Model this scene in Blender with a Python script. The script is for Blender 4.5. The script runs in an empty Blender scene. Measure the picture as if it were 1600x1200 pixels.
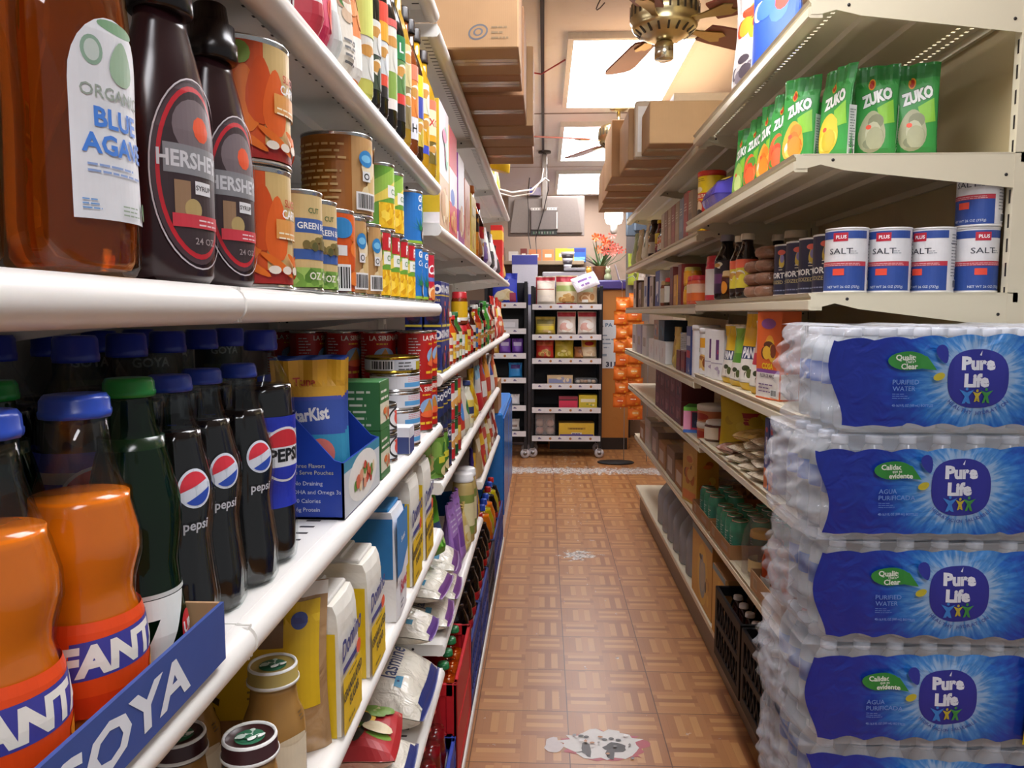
import bpy, math, random
from mathutils import Vector, Matrix, noise
S = bpy.context.scene
PI = math.pi
# ---------------------------------------------------------------- camera, light, exposure
CAM_H = 1.375; FPX = 1200.0
YAW = math.atan(50/1200); PITCH = math.atan(112/1201)
cam_d = bpy.data.cameras.new('camera'); cam_d.sensor_width = 36; cam_d.lens = 36*FPX/1600
cam_d.clip_start = .02
cam = bpy.data.objects.new('camera', cam_d); S.collection.objects.link(cam)
cam.location = (0, 0, CAM_H); cam.rotation_euler = (PI/2-PITCH, 0, YAW)
S.camera = cam
vs = S.view_settings
vs.view_transform = 'Standard'; vs.look = 'None'; vs.gamma = 1; vs.use_curve_mapping = False
vs.exposure = 0.45
W = bpy.data.worlds.new('store_ambient'); S.world = W; W.use_nodes = True
W.node_tree.nodes['Background'].inputs[0].default_value = (.93, .96, 1, 1)
W.node_tree.nodes['Background'].inputs[1].default_value = .22
TROFFER_POWER = 13.0
TROFFERS = [(.41, 4.26), (.41, 5.92), (.41, 7.7), (.30, 1.55), (.30, -.9), (-1.6, 2.2)]

# ---------------------------------------------------------------- camera maths used only to read the room's plan off the photograph
_F = Vector((-math.sin(YAW)*math.cos(PITCH), math.cos(YAW)*math.cos(PITCH), -math.sin(PITCH)))
_R = Vector((math.cos(YAW), math.sin(YAW), 0)); 
def y_at(px, X, Z):
    k = (px-800)/FPX; z = Z-CAM_H
    return (k*(X*_F.x+z*_F.z)-X*_R.x)/(_R.y-k*_F.y)

# ---------------------------------------------------------------- materials
def lin(h):
    h = h.lstrip('#'); c = [int(h[i:i+2], 16)/255 for i in (0, 2, 4)]
    return tuple(x/12.92 if x <= .04045 else ((x+.055)/1.055)**2.4 for x in c)+(1,)
MATS = {}
def nodes(name):
    m = bpy.data.materials.new(name); m.use_nodes = True
    nt = m.node_tree; return m, nt, nt.nodes['Principled BSDF']
def ink(h, rough=.42, spec=.5, metal=0):
    """printed or plain surface of one colour with a faint mottling"""
    k = ('ink', h, rough, metal)
    if k in MATS: return MATS[k]
    m, nt, b = nodes('print_'+h.strip('#'))
    n = nt.nodes.new('ShaderNodeTexNoise'); n.inputs['Scale'].default_value = 60
    tc = nt.nodes.new('ShaderNodeTexCoord'); nt.links.new(tc.outputs['Object'], n.inputs['Vector'])
    mx = nt.nodes.new('ShaderNodeMix'); mx.data_type = 'RGBA'
    c = lin(h); mx.inputs['A'].default_value = c
    mx.inputs['B'].default_value = tuple(min(1, x*.86) for x in c[:3])+(1,)
    nt.links.new(n.outputs['Fac'], mx.inputs['Factor']); nt.links.new(mx.outputs['Result'], b.inputs['Base Color'])
    b.inputs['Roughness'].default_value = rough; b.inputs['Metallic'].default_value = metal
    b.inputs['Specular IOR Level'].default_value = spec
    MATS[k] = m; return m
def metal(h='c8c8c8', rough=.25): return ink(h, rough, .5, 1)
def thin(h='ffffff', alpha=.0, rough=.04, wr=0, scale=30, edge=.75):
    """thin clear plastic or glass: see-through, glossier towards grazing angles; alpha is a milky share"""
    k = ('thin', h, alpha, rough, wr, edge)
    if k in MATS: return MATS[k]
    m = bpy.data.materials.new('clear_'+h); m.use_nodes = True; nt = m.node_tree; nt.nodes.clear(); N = nt.nodes.new; L = nt.links.new
    o = N('ShaderNodeOutputMaterial'); t = N('ShaderNodeBsdfTransparent'); g = N('ShaderNodeBsdfGlossy'); d = N('ShaderNodeBsdfDiffuse')
    c = lin(h); t.inputs[0].default_value = tuple(.25+.75*x for x in c[:3])+(1,); d.inputs[0].default_value = c
    g.inputs['Roughness'].default_value = rough
    lw = N('ShaderNodeLayerWeight'); lw.inputs[0].default_value = .22
    pw = N('ShaderNodeMath'); pw.operation = 'POWER'; pw.inputs[1].default_value = 4
    ma = N('ShaderNodeMath'); ma.operation = 'MULTIPLY_ADD'; ma.use_clamp = True; ma.inputs[1].default_value = edge; ma.inputs[2].default_value = .045
    L(lw.outputs['Facing'], pw.inputs[0]); L(pw.outputs[0], ma.inputs[0])
    m1 = N('ShaderNodeMixShader'); m1.inputs[0].default_value = alpha; L(t.outputs[0], m1.inputs[1]); L(d.outputs[0], m1.inputs[2])
    m2 = N('ShaderNodeMixShader'); L(ma.outputs[0], m2.inputs[0]); L(m1.outputs[0], m2.inputs[1]); L(g.outputs[0], m2.inputs[2]); L(m2.outputs[0], o.inputs[0])
    if wr:
        n = N('ShaderNodeTexNoise'); n.inputs['Scale'].default_value = scale; n.inputs['Detail'].default_value = 3; n.inputs['Distortion'].default_value = 1.5
        tc = N('ShaderNodeTexCoord'); L(tc.outputs['Object'], n.inputs['Vector'])
        bp = N('ShaderNodeBump'); bp.inputs['Strength'].default_value = wr; bp.inputs['Distance'].default_value = .01
        L(n.outputs['Fac'], bp.inputs['Height'])
        for q in (g, d, lw): L(bp.outputs[0], q.inputs['Normal'])
    MATS[k] = m; return m
def syrup(h, trans=.8):
    k = ('syrup', h, trans)
    if k in MATS: return MATS[k]
    m, nt, b = nodes('liquid_'+h); b.inputs['Base Color'].default_value = lin(h); b.inputs['Roughness'].default_value = .05
    b.inputs['Transmission Weight'].default_value = trans; b.inputs['IOR'].default_value = 1.35
    MATS[k] = m; return m
def wrinkled(h, rough=.3, s=.5, scale=25, h2=None):
    k = ('wr', h, rough, s, scale, h2)
    if k in MATS: return MATS[k]
    m, nt, b = nodes('film_'+h); b.inputs['Roughness'].default_value = rough
    tc = nt.nodes.new('ShaderNodeTexCoord'); n = nt.nodes.new('ShaderNodeTexNoise'); n.inputs['Scale'].default_value = scale
    n.inputs['Detail'].default_value = 3; n.inputs['Distortion'].default_value = .8
    nt.links.new(tc.outputs['Object'], n.inputs['Vector'])
    mx = nt.nodes.new('ShaderNodeMix'); mx.data_type = 'RGBA'; c = lin(h); mx.inputs['A'].default_value = c
    mx.inputs['B'].default_value = lin(h2) if h2 else tuple(x*.85 for x in c[:3])+(1,)
    nt.links.new(n.outputs['Fac'], mx.inputs['Factor']); nt.links.new(mx.outputs['Result'], b.inputs['Base Color'])
    bp = nt.nodes.new('ShaderNodeBump'); bp.inputs['Strength'].default_value = s; bp.inputs['Distance'].default_value = .01
    nt.links.new(n.outputs['Fac'], bp.inputs['Height']); nt.links.new(bp.outputs[0], b.inputs['Normal'])
    MATS[k] = m; return m
def painted(h, h2, scale=6, rough=.4, amount=(.55, .75), bump=0):
    """painted metal or plaster with scattered wear"""
    k = ('paint', h, h2, scale, rough)
    if k in MATS: return MATS[k]
    m, nt, b = nodes('painted_'+h); b.inputs['Roughness'].default_value = rough
    tc = nt.nodes.new('ShaderNodeTexCoord'); n = nt.nodes.new('ShaderNodeTexNoise'); n.inputs['Scale'].default_value = scale
    n.inputs['Detail'].default_value = 8; n.inputs['Roughness'].default_value = .7
    nt.links.new(tc.outputs['Object'], n.inputs['Vector'])
    r = nt.nodes.new('ShaderNodeMapRange'); r.inputs[1].default_value = amount[0]; r.inputs[2].default_value = amount[1]
    nt.links.new(n.outputs['Fac'], r.inputs[0])
    mx = nt.nodes.new('ShaderNodeMix'); mx.data_type = 'RGBA'; mx.inputs['A'].default_value = lin(h); mx.inputs['B'].default_value = lin(h2)
    nt.links.new(r.outputs[0], mx.inputs['Factor']); nt.links.new(mx.outputs['Result'], b.inputs['Base Color'])
    MATS[k] = m; return m
def cardboard(h='b08a62'):
    k = ('card', h)
    if k in MATS: return MATS[k]
    m, nt, b = nodes('cardboard_'+h); b.inputs['Roughness'].default_value = .8
    tc = nt.nodes.new('ShaderNodeTexCoord'); n = nt.nodes.new('ShaderNodeTexNoise'); n.inputs['Scale'].default_value = 12; n.inputs['Detail'].default_value = 6
    w = nt.nodes.new('ShaderNodeTexWave'); w.inputs['Scale'].default_value = 60; w.inputs['Distortion'].default_value = 1
    nt.links.new(tc.outputs['Object'], n.inputs['Vector']); nt.links.new(tc.outputs['Object'], w.inputs['Vector'])
    ad = nt.nodes.new('ShaderNodeMath'); ad.operation = 'MULTIPLY_ADD'; ad.inputs[1].default_value = .12
    nt.links.new(w.outputs['Fac'], ad.inputs[0]); nt.links.new(n.outputs['Fac'], ad.inputs[2])
    mx = nt.nodes.new('ShaderNodeMix'); mx.data_type = 'RGBA'; c = lin(h); mx.inputs['A'].default_value = tuple(min(1, x*1.08) for x in c[:3])+(1,)
    mx.inputs['B'].default_value = tuple(x*.82 for x in c[:3])+(1,)
    nt.links.new(ad.outputs[0], mx.inputs['Factor']); nt.links.new(mx.outputs['Result'], b.inputs['Base Color'])
    MATS[k] = m; return m
def emit(h, s):
    k = ('emit', h, s)
    if k in MATS: return MATS[k]
    m, nt, b = nodes('lamp_'+h); b.inputs['Base Color'].default_value = lin(h)
    b.inputs['Emission Color'].default_value = lin(h); b.inputs['Emission Strength'].default_value = s
    MATS[k] = m; return m
def noodle(bg, cols, scale=40):
    """small random flakes: printed food pictures, rice, crisps"""
    k = ('flake', bg, tuple(cols), scale)
    if k in MATS: return MATS[k]
    m, nt, b = nodes('flakes_'+bg); b.inputs['Roughness'].default_value = .4
    tc = nt.nodes.new('ShaderNodeTexCoord'); v = nt.nodes.new('ShaderNodeTexVoronoi'); v.inputs['Scale'].default_value = scale
    nt.links.new(tc.outputs['Object'], v.inputs['Vector'])
    sx = nt.nodes.new('ShaderNodeSeparateColor'); nt.links.new(v.outputs['Color'], sx.inputs[0])
    cr = nt.nodes.new('ShaderNodeValToRGB'); cr.color_ramp.interpolation = 'CONSTANT'
    al = [bg]+list(cols); e = cr.color_ramp.elements
    while len(e) < len(al): e.new(1)
    for i, c in enumerate(al): e[i].position = i/len(al); e[i].color = lin(c)
    nt.links.new(sx.outputs[0], cr.inputs[0]); nt.links.new(cr.outputs[0], b.inputs['Base Color'])
    MATS[k] = m; return m

# ---------------------------------------------------------------- mesh builder
class MB:
    def __init__(s): s.v = []; s.f = []; s.mi = []; s.mats = []; s.sm = []
    def m(s, mat):
        if isinstance(mat, str): mat = ink(mat)
        if mat not in s.mats: s.mats.append(mat)
        return s.mats.index(mat)
    def add(s, vs, fs, mat, smooth=False, xf=None):
        o = len(s.v); k = s.m(mat)
        s.v += [tuple(xf @ Vector(p)) if xf else tuple(p) for p in vs]
        for f in fs: s.f.append(tuple(o+i for i in f)); s.mi.append(k); s.sm.append(smooth)
        return s
    def box(s, x0, y0, z0, x1, y1, z1, mat, xf=None):
        x0, x1 = min(x0, x1), max(x0, x1); y0, y1 = min(y0, y1), max(y0, y1); z0, z1 = min(z0, z1), max(z0, z1)
        v = [(x, y, z) for x in (x0, x1) for y in (y0, y1) for z in (z0, z1)]
        return s.add(v, [(0, 1, 3, 2), (4, 6, 7, 5), (0, 4, 5, 1), (2, 3, 7, 6), (0, 2, 6, 4), (1, 5, 7, 3)], mat, xf=xf)
    def rbox(s, x0, y0, z0, x1, y1, z1, mat, c=.002, xf=None):
        """box with chamfered edges"""
        x0, x1 = min(x0, x1), max(x0, x1); y0, y1 = min(y0, y1), max(y0, y1); z0, z1 = min(z0, z1), max(z0, z1)
        lo = (x0, y0, z0); hi = (x1, y1, z1); v = []; idx = {}
        for i in (0, 1):
            for j in (0, 1):
                for k in (0, 1):
                    for ax in range(3):      # the corner point that keeps to the face across axis ax
                        idx[i, j, k, ax] = len(v)
                        v.append(tuple((hi[q] if e else lo[q]) + (0 if q == ax else (-c if e else c)) for q, e in enumerate((i, j, k))))
        f = []
        for ax in range(3):
            o = [q for q in range(3) if q != ax]
            def K(e, p, q, t, ax=ax, o=o):
                w = [0, 0, 0]; w[ax] = e; w[o[0]] = p; w[o[1]] = q; return idx[w[0], w[1], w[2], t]
            for e in (0, 1): f.append((K(e, 0, 0, ax), K(e, 1, 0, ax), K(e, 1, 1, ax), K(e, 0, 1, ax)))
            for p in (0, 1):                 # the four edges that run along axis ax
                for q in (0, 1): f.append((K(0, p, q, o[0]), K(1, p, q, o[0]), K(1, p, q, o[1]), K(0, p, q, o[1])))
        for i in (0, 1):
            for j in (0, 1):
                for k in (0, 1): f.append((idx[i, j, k, 0], idx[i, j, k, 1], idx[i, j, k, 2]))
        return s.add(v, f, mat, xf=xf)
    def lathe(s, prof, mat, n=24, sx=1, sy=1, smooth=True, xf=None, flute=0, nf=0, close=True):
        v = []; f = []; m = len(prof)
        for (r, z) in prof:
            for i in range(n):
                a = 2*PI*i/n; q = r*(1+flute*math.cos(nf*a)) if flute else r
                v.append((q*math.sin(a)*sx, -q*math.cos(a)*sy, z))
        for j in range(m-1):
            for i in range(n):
                k = (i+1) % n; f.append((j*n+i, j*n+k, (j+1)*n+k, (j+1)*n+i))
        if close:
            f.append(tuple(range(n-1, -1, -1))); f.append(tuple((m-1)*n+i for i in range(n)))
        return s.add(v, f, mat, smooth, xf)
    def tube(s, pts, r, mat, n=8, smooth=True):
        P = [Vector(p) for p in pts]; v = []; f = []
        for i, p in enumerate(P):
            d = (P[min(i+1, len(P)-1)]-P[max(i-1, 0)]).normalized()
            a = d.cross(Vector((0, 0, 1))); a = a if a.length > .01 else d.cross(Vector((1, 0, 0))); a.normalize(); b = d.cross(a)
            rr = r[i] if isinstance(r, (list, tuple)) else r
            for k in range(n): t = 2*PI*k/n; v.append(p+rr*(math.cos(t)*a+math.sin(t)*b))
        for i in range(len(P)-1):
            for k in range(n): q = (k+1) % n; f.append((i*n+k, i*n+q, (i+1)*n+q, (i+1)*n+k))
        f.append(tuple(range(n))); f.append(tuple((len(P)-1)*n+k for k in range(n-1, -1, -1)))
        return s.add(v, f, mat, smooth)
    def prism(s, prof, axis, a, b, mat, smooth=False, xf=None):
        """profile of (p, q) points swept along an axis: x -> (t,p,q), y -> (p,t,q), z -> (p,q,t)"""
        g = {'x': lambda t, p, q: (t, p, q), 'y': lambda t, p, q: (p, t, q), 'z': lambda t, p, q: (p, q, t)}[axis]
        n = len(prof); v = [g(a, *p) for p in prof]+[g(b, *p) for p in prof]
        f = [(i, (i+1) % n, n+(i+1) % n, n+i) for i in range(n)]
        s.add(v, f, mat, smooth, xf)
        return s.add(v, [tuple(range(n-1, -1, -1)), tuple(range(n, 2*n))], mat, False, xf)
    def grid(s, fn, nu, nv, mat, smooth=True, loop=False):
        v = [fn(i/nu, j/nv) for j in range(nv+1) for i in range(nu+1)]
        f = [(j*(nu+1)+i, j*(nu+1)+i+1, (j+1)*(nu+1)+i+1, (j+1)*(nu+1)+i) for j in range(nv) for i in range(nu)]
        return s.add(v, f, mat, smooth)
    def mesh(s, name):
        me = bpy.data.meshes.new(name); me.from_pydata(s.v, [], s.f)
        for m in s.mats: me.materials.append(m)
        me.polygons.foreach_set('material_index', s.mi); me.polygons.foreach_set('use_smooth', s.sm)
        me.update(); return me
    def build(s, name, parent=None, loc=(0, 0, 0), rz=0):
        o = bpy.data.objects.new(name, s.mesh(name)); S.collection.objects.link(o); o.location = loc; o.rotation_euler = (0, 0, rz)
        if parent: o.parent = parent
        return o

# ---------------------------------------------------------------- lettering and printed artwork
_tx = {}
def text_polys(t, bold):
    k = (t, bold)
    if k not in _tx:
        c = bpy.data.curves.new('lettering', 'FONT'); c.body = t; c.align_x = 'CENTER'; c.resolution_u = 2; c.offset = bold; c.size = 1
        o = bpy.data.objects.new('lettering', c); me = bpy.data.meshes.new_from_object(o)
        P = [[tuple(me.vertices[i].co[:2]) for i in p.vertices] for p in me.polygons]
        bpy.data.objects.remove(o); bpy.data.meshes.remove(me); bpy.data.curves.remove(c)
        _tx[k] = P
    return _tx[k]
def clip(poly, ax, lo, hi):
    for sgn, lim in ((1, lo), (-1, -hi)):
        out = []; n = len(poly)
        for i in range(n):
            a, b = poly[i], poly[(i+1) % n]; da, db = sgn*a[ax]-lim, sgn*b[ax]-lim
            if da >= 0: out.append(a)
            if (da > 0 and db < 0) or (da < 0 and db > 0):
                t = da/(da-db); out.append((a[0]+t*(b[0]-a[0]), a[1]+t*(b[1]-a[1])))
        poly = out
        if len(poly) < 3: return []
    return poly
class Art:
    """draws flat artwork on a surface; fn(u, v, lift) gives the point; su/sv cut the artwork into strips that follow a bend"""
    def __init__(s, mb, fn, su=0, sv=0, lift=.0003, step=.00012): s.mb = mb; s.fn = fn; s.su = su; s.sv = sv; s.k = lift; s.step = step
    def put(s, polys, col):
        mat = ink(col) if isinstance(col, str) else col
        for ax, st in ((0, s.su), (1, s.sv)):
            if st:
                o = []
                for p in polys:
                    a = min(q[ax] for q in p); b = max(q[ax] for q in p)
                    for i in range(math.floor(a/st), math.floor(b/st-1e-9)+1):
                        c = clip(p, ax, i*st, (i+1)*st)
                        if len(c) >= 3: o.append(c)
                polys = o
        vs = []; fs = []
        for p in polys:
            fs.append(tuple(range(len(vs), len(vs)+len(p)))); vs += [s.fn(q[0], q[1], s.k) for q in p]
        s.mb.add(vs, fs, mat); s.k += s.step; return s
    def rect(s, u0, v0, u1, v1, c): return s.put([[(u0, v0), (u1, v0), (u1, v1), (u0, v1)]], c)
    def ell(s, cu, cv, ru, rv, c, n=20, tear=0, rot=0):
        P = []
        for i in range(n):
            a = 2*PI*i/n; x = ru*math.cos(a); y = rv*math.sin(a)
            if tear: x *= 1-tear*math.sin(a)
            P.append((cu+x*math.cos(rot)-y*math.sin(rot), cv+x*math.sin(rot)+y*math.cos(rot)))
        return s.put([P], c)
    def ring(s, cu, cv, ru, rv, w, c, n=28):
        q = [(math.cos(2*PI*i/n), math.sin(2*PI*i/n)) for i in range(n+1)]
        return s.put([[(cu+ru*q[i][0], cv+rv*q[i][1]), (cu+ru*q[i+1][0], cv+rv*q[i+1][1]), (cu+(ru-w)*q[i+1][0], cv+(rv-w)*q[i+1][1]), (cu+(ru-w)*q[i][0], cv+(rv-w)*q[i][1])] for i in range(n)], c)
    def poly(s, P, c): return s.put([P], c)
    def text(s, t, cu, cv, h, c, bold=.02, rot=0, sx=1, outline=None, slant=0, align=0):
        k = h/.69
        if outline:
            s._t(t, cu, cv, k, outline[0], outline[1], rot, sx, slant, align)
        return s._t(t, cu, cv, k, c, bold, rot, sx, slant, align)
    def _t(s, t, cu, cv, k, c, bold, rot, sx, slant, align):
        cr, sr = math.cos(rot), math.sin(rot); o = []
        P = text_polys(t, bold)
        if not P: return s
        x0 = min(q[0] for p in P for q in p); x1 = max(q[0] for p in P for q in p); mid = {0: (x0+x1)/2, -1: x0, 1: x1}[align]
        for p in P:
            l = []
            for x, y in p:
                y -= .345; x = (x-mid+slant*y)*k*sx; y *= k
                l.append((cu+x*cr-y*sr, cv+x*sr+y*cr))
            o.append(l)
        return s.put(o, c)
    def lines(s, u0, v0, u1, v1, n, c, seed=0):
        """small print too fine to read in the photograph"""
        R = random.Random(seed); h = (v1-v0)/n; o = []; k = .34 if n > 1 else .6
        for i in range(n):
            e = u0+(u1-u0)*R.uniform(.6, 1); y = v0+i*h; x = u0
            while x < e:
                w = min(R.uniform(.6, 2.2)*h*1.1, e-x); o.append([(x, y), (x+w, y), (x+w, y+h*k), (x, y+h*k)]); x += w+h*.3
        return s.put(o, c)
    def bars(s, u0, v0, u1, v1, c='202020', bg='f2f2f2'):
        s.rect(u0, v0, u1, v1, bg); R = random.Random(3); o = []; x = u0+.08*(u1-u0)
        while x < u1-.1*(u1-u0):
            w = R.choice((.02, .04, .06))*(u1-u0); o.append([(x, v0+.1*(v1-v0)), (x+w, v0+.1*(v1-v0)), (x+w, v1-.1*(v1-v0)), (x, v1-.1*(v1-v0))]); x += w+R.choice((.02, .04))*(u1-u0)
        return s.put(o, c)
    def blobs(s, u0, v0, u1, v1, cols, n=14, size=.3, seed=1):
        R = random.Random(seed); d = min(u1-u0, v1-v0)*size
        for i in range(n):
            a = d*R.uniform(.5, 1); b = d*R.uniform(.4, .9)
            a = min(a, (u1-u0)/2); b = min(b, (v1-v0)/2)
            s.ell(R.uniform(u0+a, u1-a), R.uniform(v0+b, v1-b), a, b, cols[i % len(cols)], 12)
        return s
def wrap(r, dz=0, oy=1):
    def fn(u, v, l): a = u/r; return ((r+l)*math.sin(a), -(r+l)*math.cos(a)*oy, v+dz)
    return fn
def wrap_prof(prof, sx=1, sy=1):
    def R(z):
        for (r0, z0), (r1, z1) in zip(prof, prof[1:]):
            if z0 <= z <= z1 and z1 > z0: return r0+(r1-r0)*(z-z0)/(z1-z0)
        return prof[-1][0]
    rm = max(p[0] for p in prof)
    def fn(u, v, l): a = u/rm; r = R(v)+l; return (r*math.sin(a)*sx, -r*math.cos(a)*sy, v)
    return fn
def front(y): return lambda u, v, l: (u, y-l, v)          # faces local -Y
def back(y): return lambda u, v, l: (-u, y+l, v)
def lside(x): return lambda u, v, l: (x-l, -u, v)         # faces local -X
def rside(x): return lambda u, v, l: (x+l, u, v)          # faces local +X
def topf(z): return lambda u, v, l: (u, v, z+l)

# ---------------------------------------------------------------- objects
def tag(o, label, cat, group=None):
    o['label'] = label; o['category'] = cat
    if group: o['group'] = group
    return o
def struct(mb, name, loc=(0, 0, 0)):
    o = mb.build(name, None, loc); o['kind'] = 'structure'; return o
_cache = {}
def place(key, make, name, label, cat, loc, rz=0, group=None, tilt=None, scale=None):
    """make() gives [(part name, MB, [(sub-part name, MB)])]; meshes are shared by all copies of one key"""
    if key not in _cache:
        _cache[key] = [(n, mb.mesh(n), [(a, b.mesh(a)) for a, b in (sub or [])]) for n, mb, sub in make()]
    tree = _cache[key]
    if len(tree) == 1 and not tree[0][2]:
        t = bpy.data.objects.new(name, tree[0][1]); parts = []
    else:
        t = bpy.data.objects.new(name, None); t.empty_display_size = .05; parts = tree
    S.collection.objects.link(t); t.location = loc
    t.rotation_euler = (tilt[0], tilt[1], rz) if tilt else (0, 0, rz)
    if scale: t.scale = scale
    tag(t, label, cat, group)
    for n, me, sub in parts:
        c = bpy.data.objects.new(n, me); S.collection.objects.link(c); c.parent = t
        for a, b in sub:
            d = bpy.data.objects.new(a, b); S.collection.objects.link(d); d.parent = c
    return t
# ================================================================ product builders
STEEL = metal('d8d8d6', .22)
def can(r, h, art, rim=None, bands=True, n=32):
    """tin: rimmed metal body and a paper label wrapped round it"""
    def mk():
        rim_ = rim or STEEL; b = MB(); e = .0025
        b.lathe([(r*.90, .001), (r*.97, 0), (r+.0006, .001), (r+.0006, e), (r-.001, e+.002), (r-.001, h-e-.002), (r+.0006, h-e), (r+.0006, h-.0005), (r*.97, h), (r*.95, h-.003), (r*.55, h-.003), (r*.5, h-.0024), (r*.1, h-.0024)], rim_, n)
        l = MB(); A = Art(l, wrap(r-.0006), su=.006); art(A, PI*r, h, e+.003, h-e-.003)
        return [('tin_body', b, None), ('paper_label', l, None)]
    return mk
def bg(A, w, z0, z1, c): A.rect(-w, z0, w, z1, c)
# w is half the circumference: artwork runs from -w to w, its front at 0
def art_carrots(A, w, h, z0, z1):
    bg(A, w, z0, z1, 'd9551c'); A.rect(w*.02, z0+h*.1, w*.62, z1, 'd8b878'); A.rect(-w, z0, w, z0+h*.11, 'a8221c')
    for i in range(7): A.ell(-w*.5+i*w*.1, h*(.5+.08*(i % 2)), w*.09, h*.27, ['e8641a', 'f07a22', 'd8500f'][i % 3], 16, .35)
    for i in range(5): A.ell(-w*.36+i*w*.06, h*.85, w*.06, h*.09, ['5c8a2c', '88a83c', '2f3a20'][i % 3], 12)
    A.ell(-w*.27, h*.5, w*.07, h*.04, 'c8d4e8')
    A.text('SLICED', w*.26, h*.72, h*.06, 'c84a28'); A.text('CARROTS', w*.3, h*.63, h*.07, 'ffffff')
    A.rect(w*.08, h*.42, w*.4, h*.58, 'e8a050'); A.lines(w*.1, h*.42, w*.4, h*.5, 2, 'fff0d0')
    for i in range(5): A.ell(-w*.3+i*w*.2, h*.2, w*.15, h*.035, 'e87018', 14, 0, -.5)
    A.bars(-w*.54, z0+h*.05, -w*.4, h*.34); [A.ell(w*(.06+.1*q), h*.16, w*.045, h*.035, 'f0e4d4', 12) for q in range(4)]
def art_beans(A, w, h, z0, z1):
    bg(A, w, z0, z1, 'd9bd84'); A.rect(-w*.1, h*.58, w*.5, h*.72, '3d5fa8'); A.text('GREEN BEANS', w*.18, h*.65, h*.06, 'ffffff')
    A.rect(-w*.12, h*.32, w*.5, h*.42, '3d5fa8')
    A.text('CUT', w*.1, h*.8, h*.05, '557040'); A.put([[(-w, z0), (w, z0), (w, h*.24), (-w, h*.24)]], noodle('6f9a3c', ['86b04a', '55802c', '9cc060'], 90))
    A.blobs(-w*.05, h*.4, w*.4, h*.58, ['7a6a38', '8a7a40', '5d5a2c'], 10, .4); A.text('OZ 411g', w*.2, h*.16, h*.07, 'f4f0e0')
def art_potato(A, w, h, z0, z1):
    bg(A, w, z0, z1, 'a8651c'); A.rect(-w*.05, z0, w*.8, z1, 'c79a62')
    A.blobs(w*.02, z0, w*.7, z1*.97, ['e8d0a0', 'dcbc80', 'f0e0bc', 'cfa868'], 22, .26, 4)
    A.ell(w*.1, h*.7, w*.085, h*.1, '2f86c8'); A.ell(w*.1, h*.7, w*.06, h*.045, '7cc4ec')
    A.rect(w*.05, h*.43, w*.15, h*.55, 'e8e8e8'); A.ring(w*.1, h*.49, w*.035, h*.04, w*.012, '303030', 12)
    A.bars(-w*.02, z0+h*.04, w*.22, h*.3); A.lines(-w*.55, h*.2, -w*.1, h*.9, 9, 'd8b070', 5); A.text('POTATOES', w*.42, h*.86, h*.06, 'fff4d8')
def art_carrot2(A, w, h, z0, z1):
    bg(A, w, z0, z1, 'c23a14'); A.rect(-w*.3, z0, w*.3, z1, 'df5c1a')
    A.blobs(-w*.3, h*.1, w*.5, h*.95, ['f08030', 'e06818', 'd85410'], 16, .25, 6)
    A.ell(0, h*.78, w*.17, h*.12, '2f86c8'); A.rect(-w*.05, h*.46, w*.07, h*.58, 'e8e8e8'); A.bars(-w*.22, z0, w*.12, h*.36)
def art_corn(A, w, h, z0, z1):
    bg(A, w, z0, z1, '6ea838'); A.poly([(-w*.9, h*.3), (w*.2, h*.95), (w*.5, h*.95), (-w*.3, h*.35)], '9cc850'); A.poly([(-w*.5, h*.3), (w*.3, h*.8), (w*.1, h*.5)], 'f0d860')
    A.rect(w*.05, h*.5, w*.5, h*.68, 'f4f4ec'); A.text('CORN', w*.28, h*.59, h*.08, '3c7c2c'); A.put([[(-w*.1, z0), (w*.6, z0), (w*.6, h*.42), (-w*.1, h*.42)]], noodle('f2c428', ['e8b418', 'fbd84c', 'd89c10'], 110))
def art_corn2(A, w, h, z0, z1):
    art_corn(A, w, h, z0, z1); A.rect(w*.02, h*.7, w*.5, h*.95, 'c8202c'); A.text('Pd', w*.25, h*.82, h*.14, 'ffffff', .03)
def art_coco(A, w, h, z0, z1):
    bg(A, w, z0, z1, '2a78c8'); A.rect(-w, z0, w, z0+h*.05, '9cc040'); A.text('GOYA', w*.3, h*.86, h*.11, 'ffffff', .04); A.text('Coconut', w*.32, h*.7, h*.1, 'ffffff', .01, slant=.2); A.text('Milk', w*.36, h*.57, h*.08, 'ffffff', .01, slant=.2)
    for a in range(6): A.poly([(w*.12, h*.3), (w*.12+w*.28*math.cos(.5+a*.5), h*.32+h*.22*math.sin(.5+a*.5)), (w*.17, h*.28)], '2f8a4c')
    A.ell(w*.36, h*.22, w*.2, h*.16, '6b4428'); A.ell(w*.36, h*.21, w*.17, h*.13, 'f4f2ee')
def art_cream(A, w, h, z0, z1):
    bg(A, w, z0, z1, 'c8283c'); A.rect(-w, h*.42, w, h*.5, '6a78c0'); A.text('Carn', w*.25, h*.66, h*.18, 'ffffff', .02, slant=.2); A.blobs(-w*.1, z0, w*.6, h*.4, ['f0a060', 'f8e0b8', 'e88840'], 10, .5)
def art_red(A, w, h, z0, z1):
    bg(A, w, z0, z1, 'b81c18'); A.rect(-w, z0, -w*.55, z1, '8c1512')
    A.text('LA SIRENA', w*.05, h*.86, h*.09, 'f4ece0', .02); A.lines(-w*.1, h*.73, w*.2, h*.78, 1, 'e8b030', 4)
    A.ell(w*.05, h*.5, w*.2, h*.17, '8fb0d8'); A.poly([(-w*.1, h*.4), (w*.06, h*.66), (w*.2, h*.4)], 'c88a3c'); A.ell(w*.06, h*.36, w*.2, h*.07, 'f06a38')
    A.lines(-w*.18, h*.16, w*.28, h*.24, 1, 'f0c030', 3); A.lines(w*.42, h*.1, w*.6, h*.9, 16, 'e8c8c0', 2); A.lines(-w*.5, h*.1, -w*.28, h*.9, 14, 'd8c8c8', 4)
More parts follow.
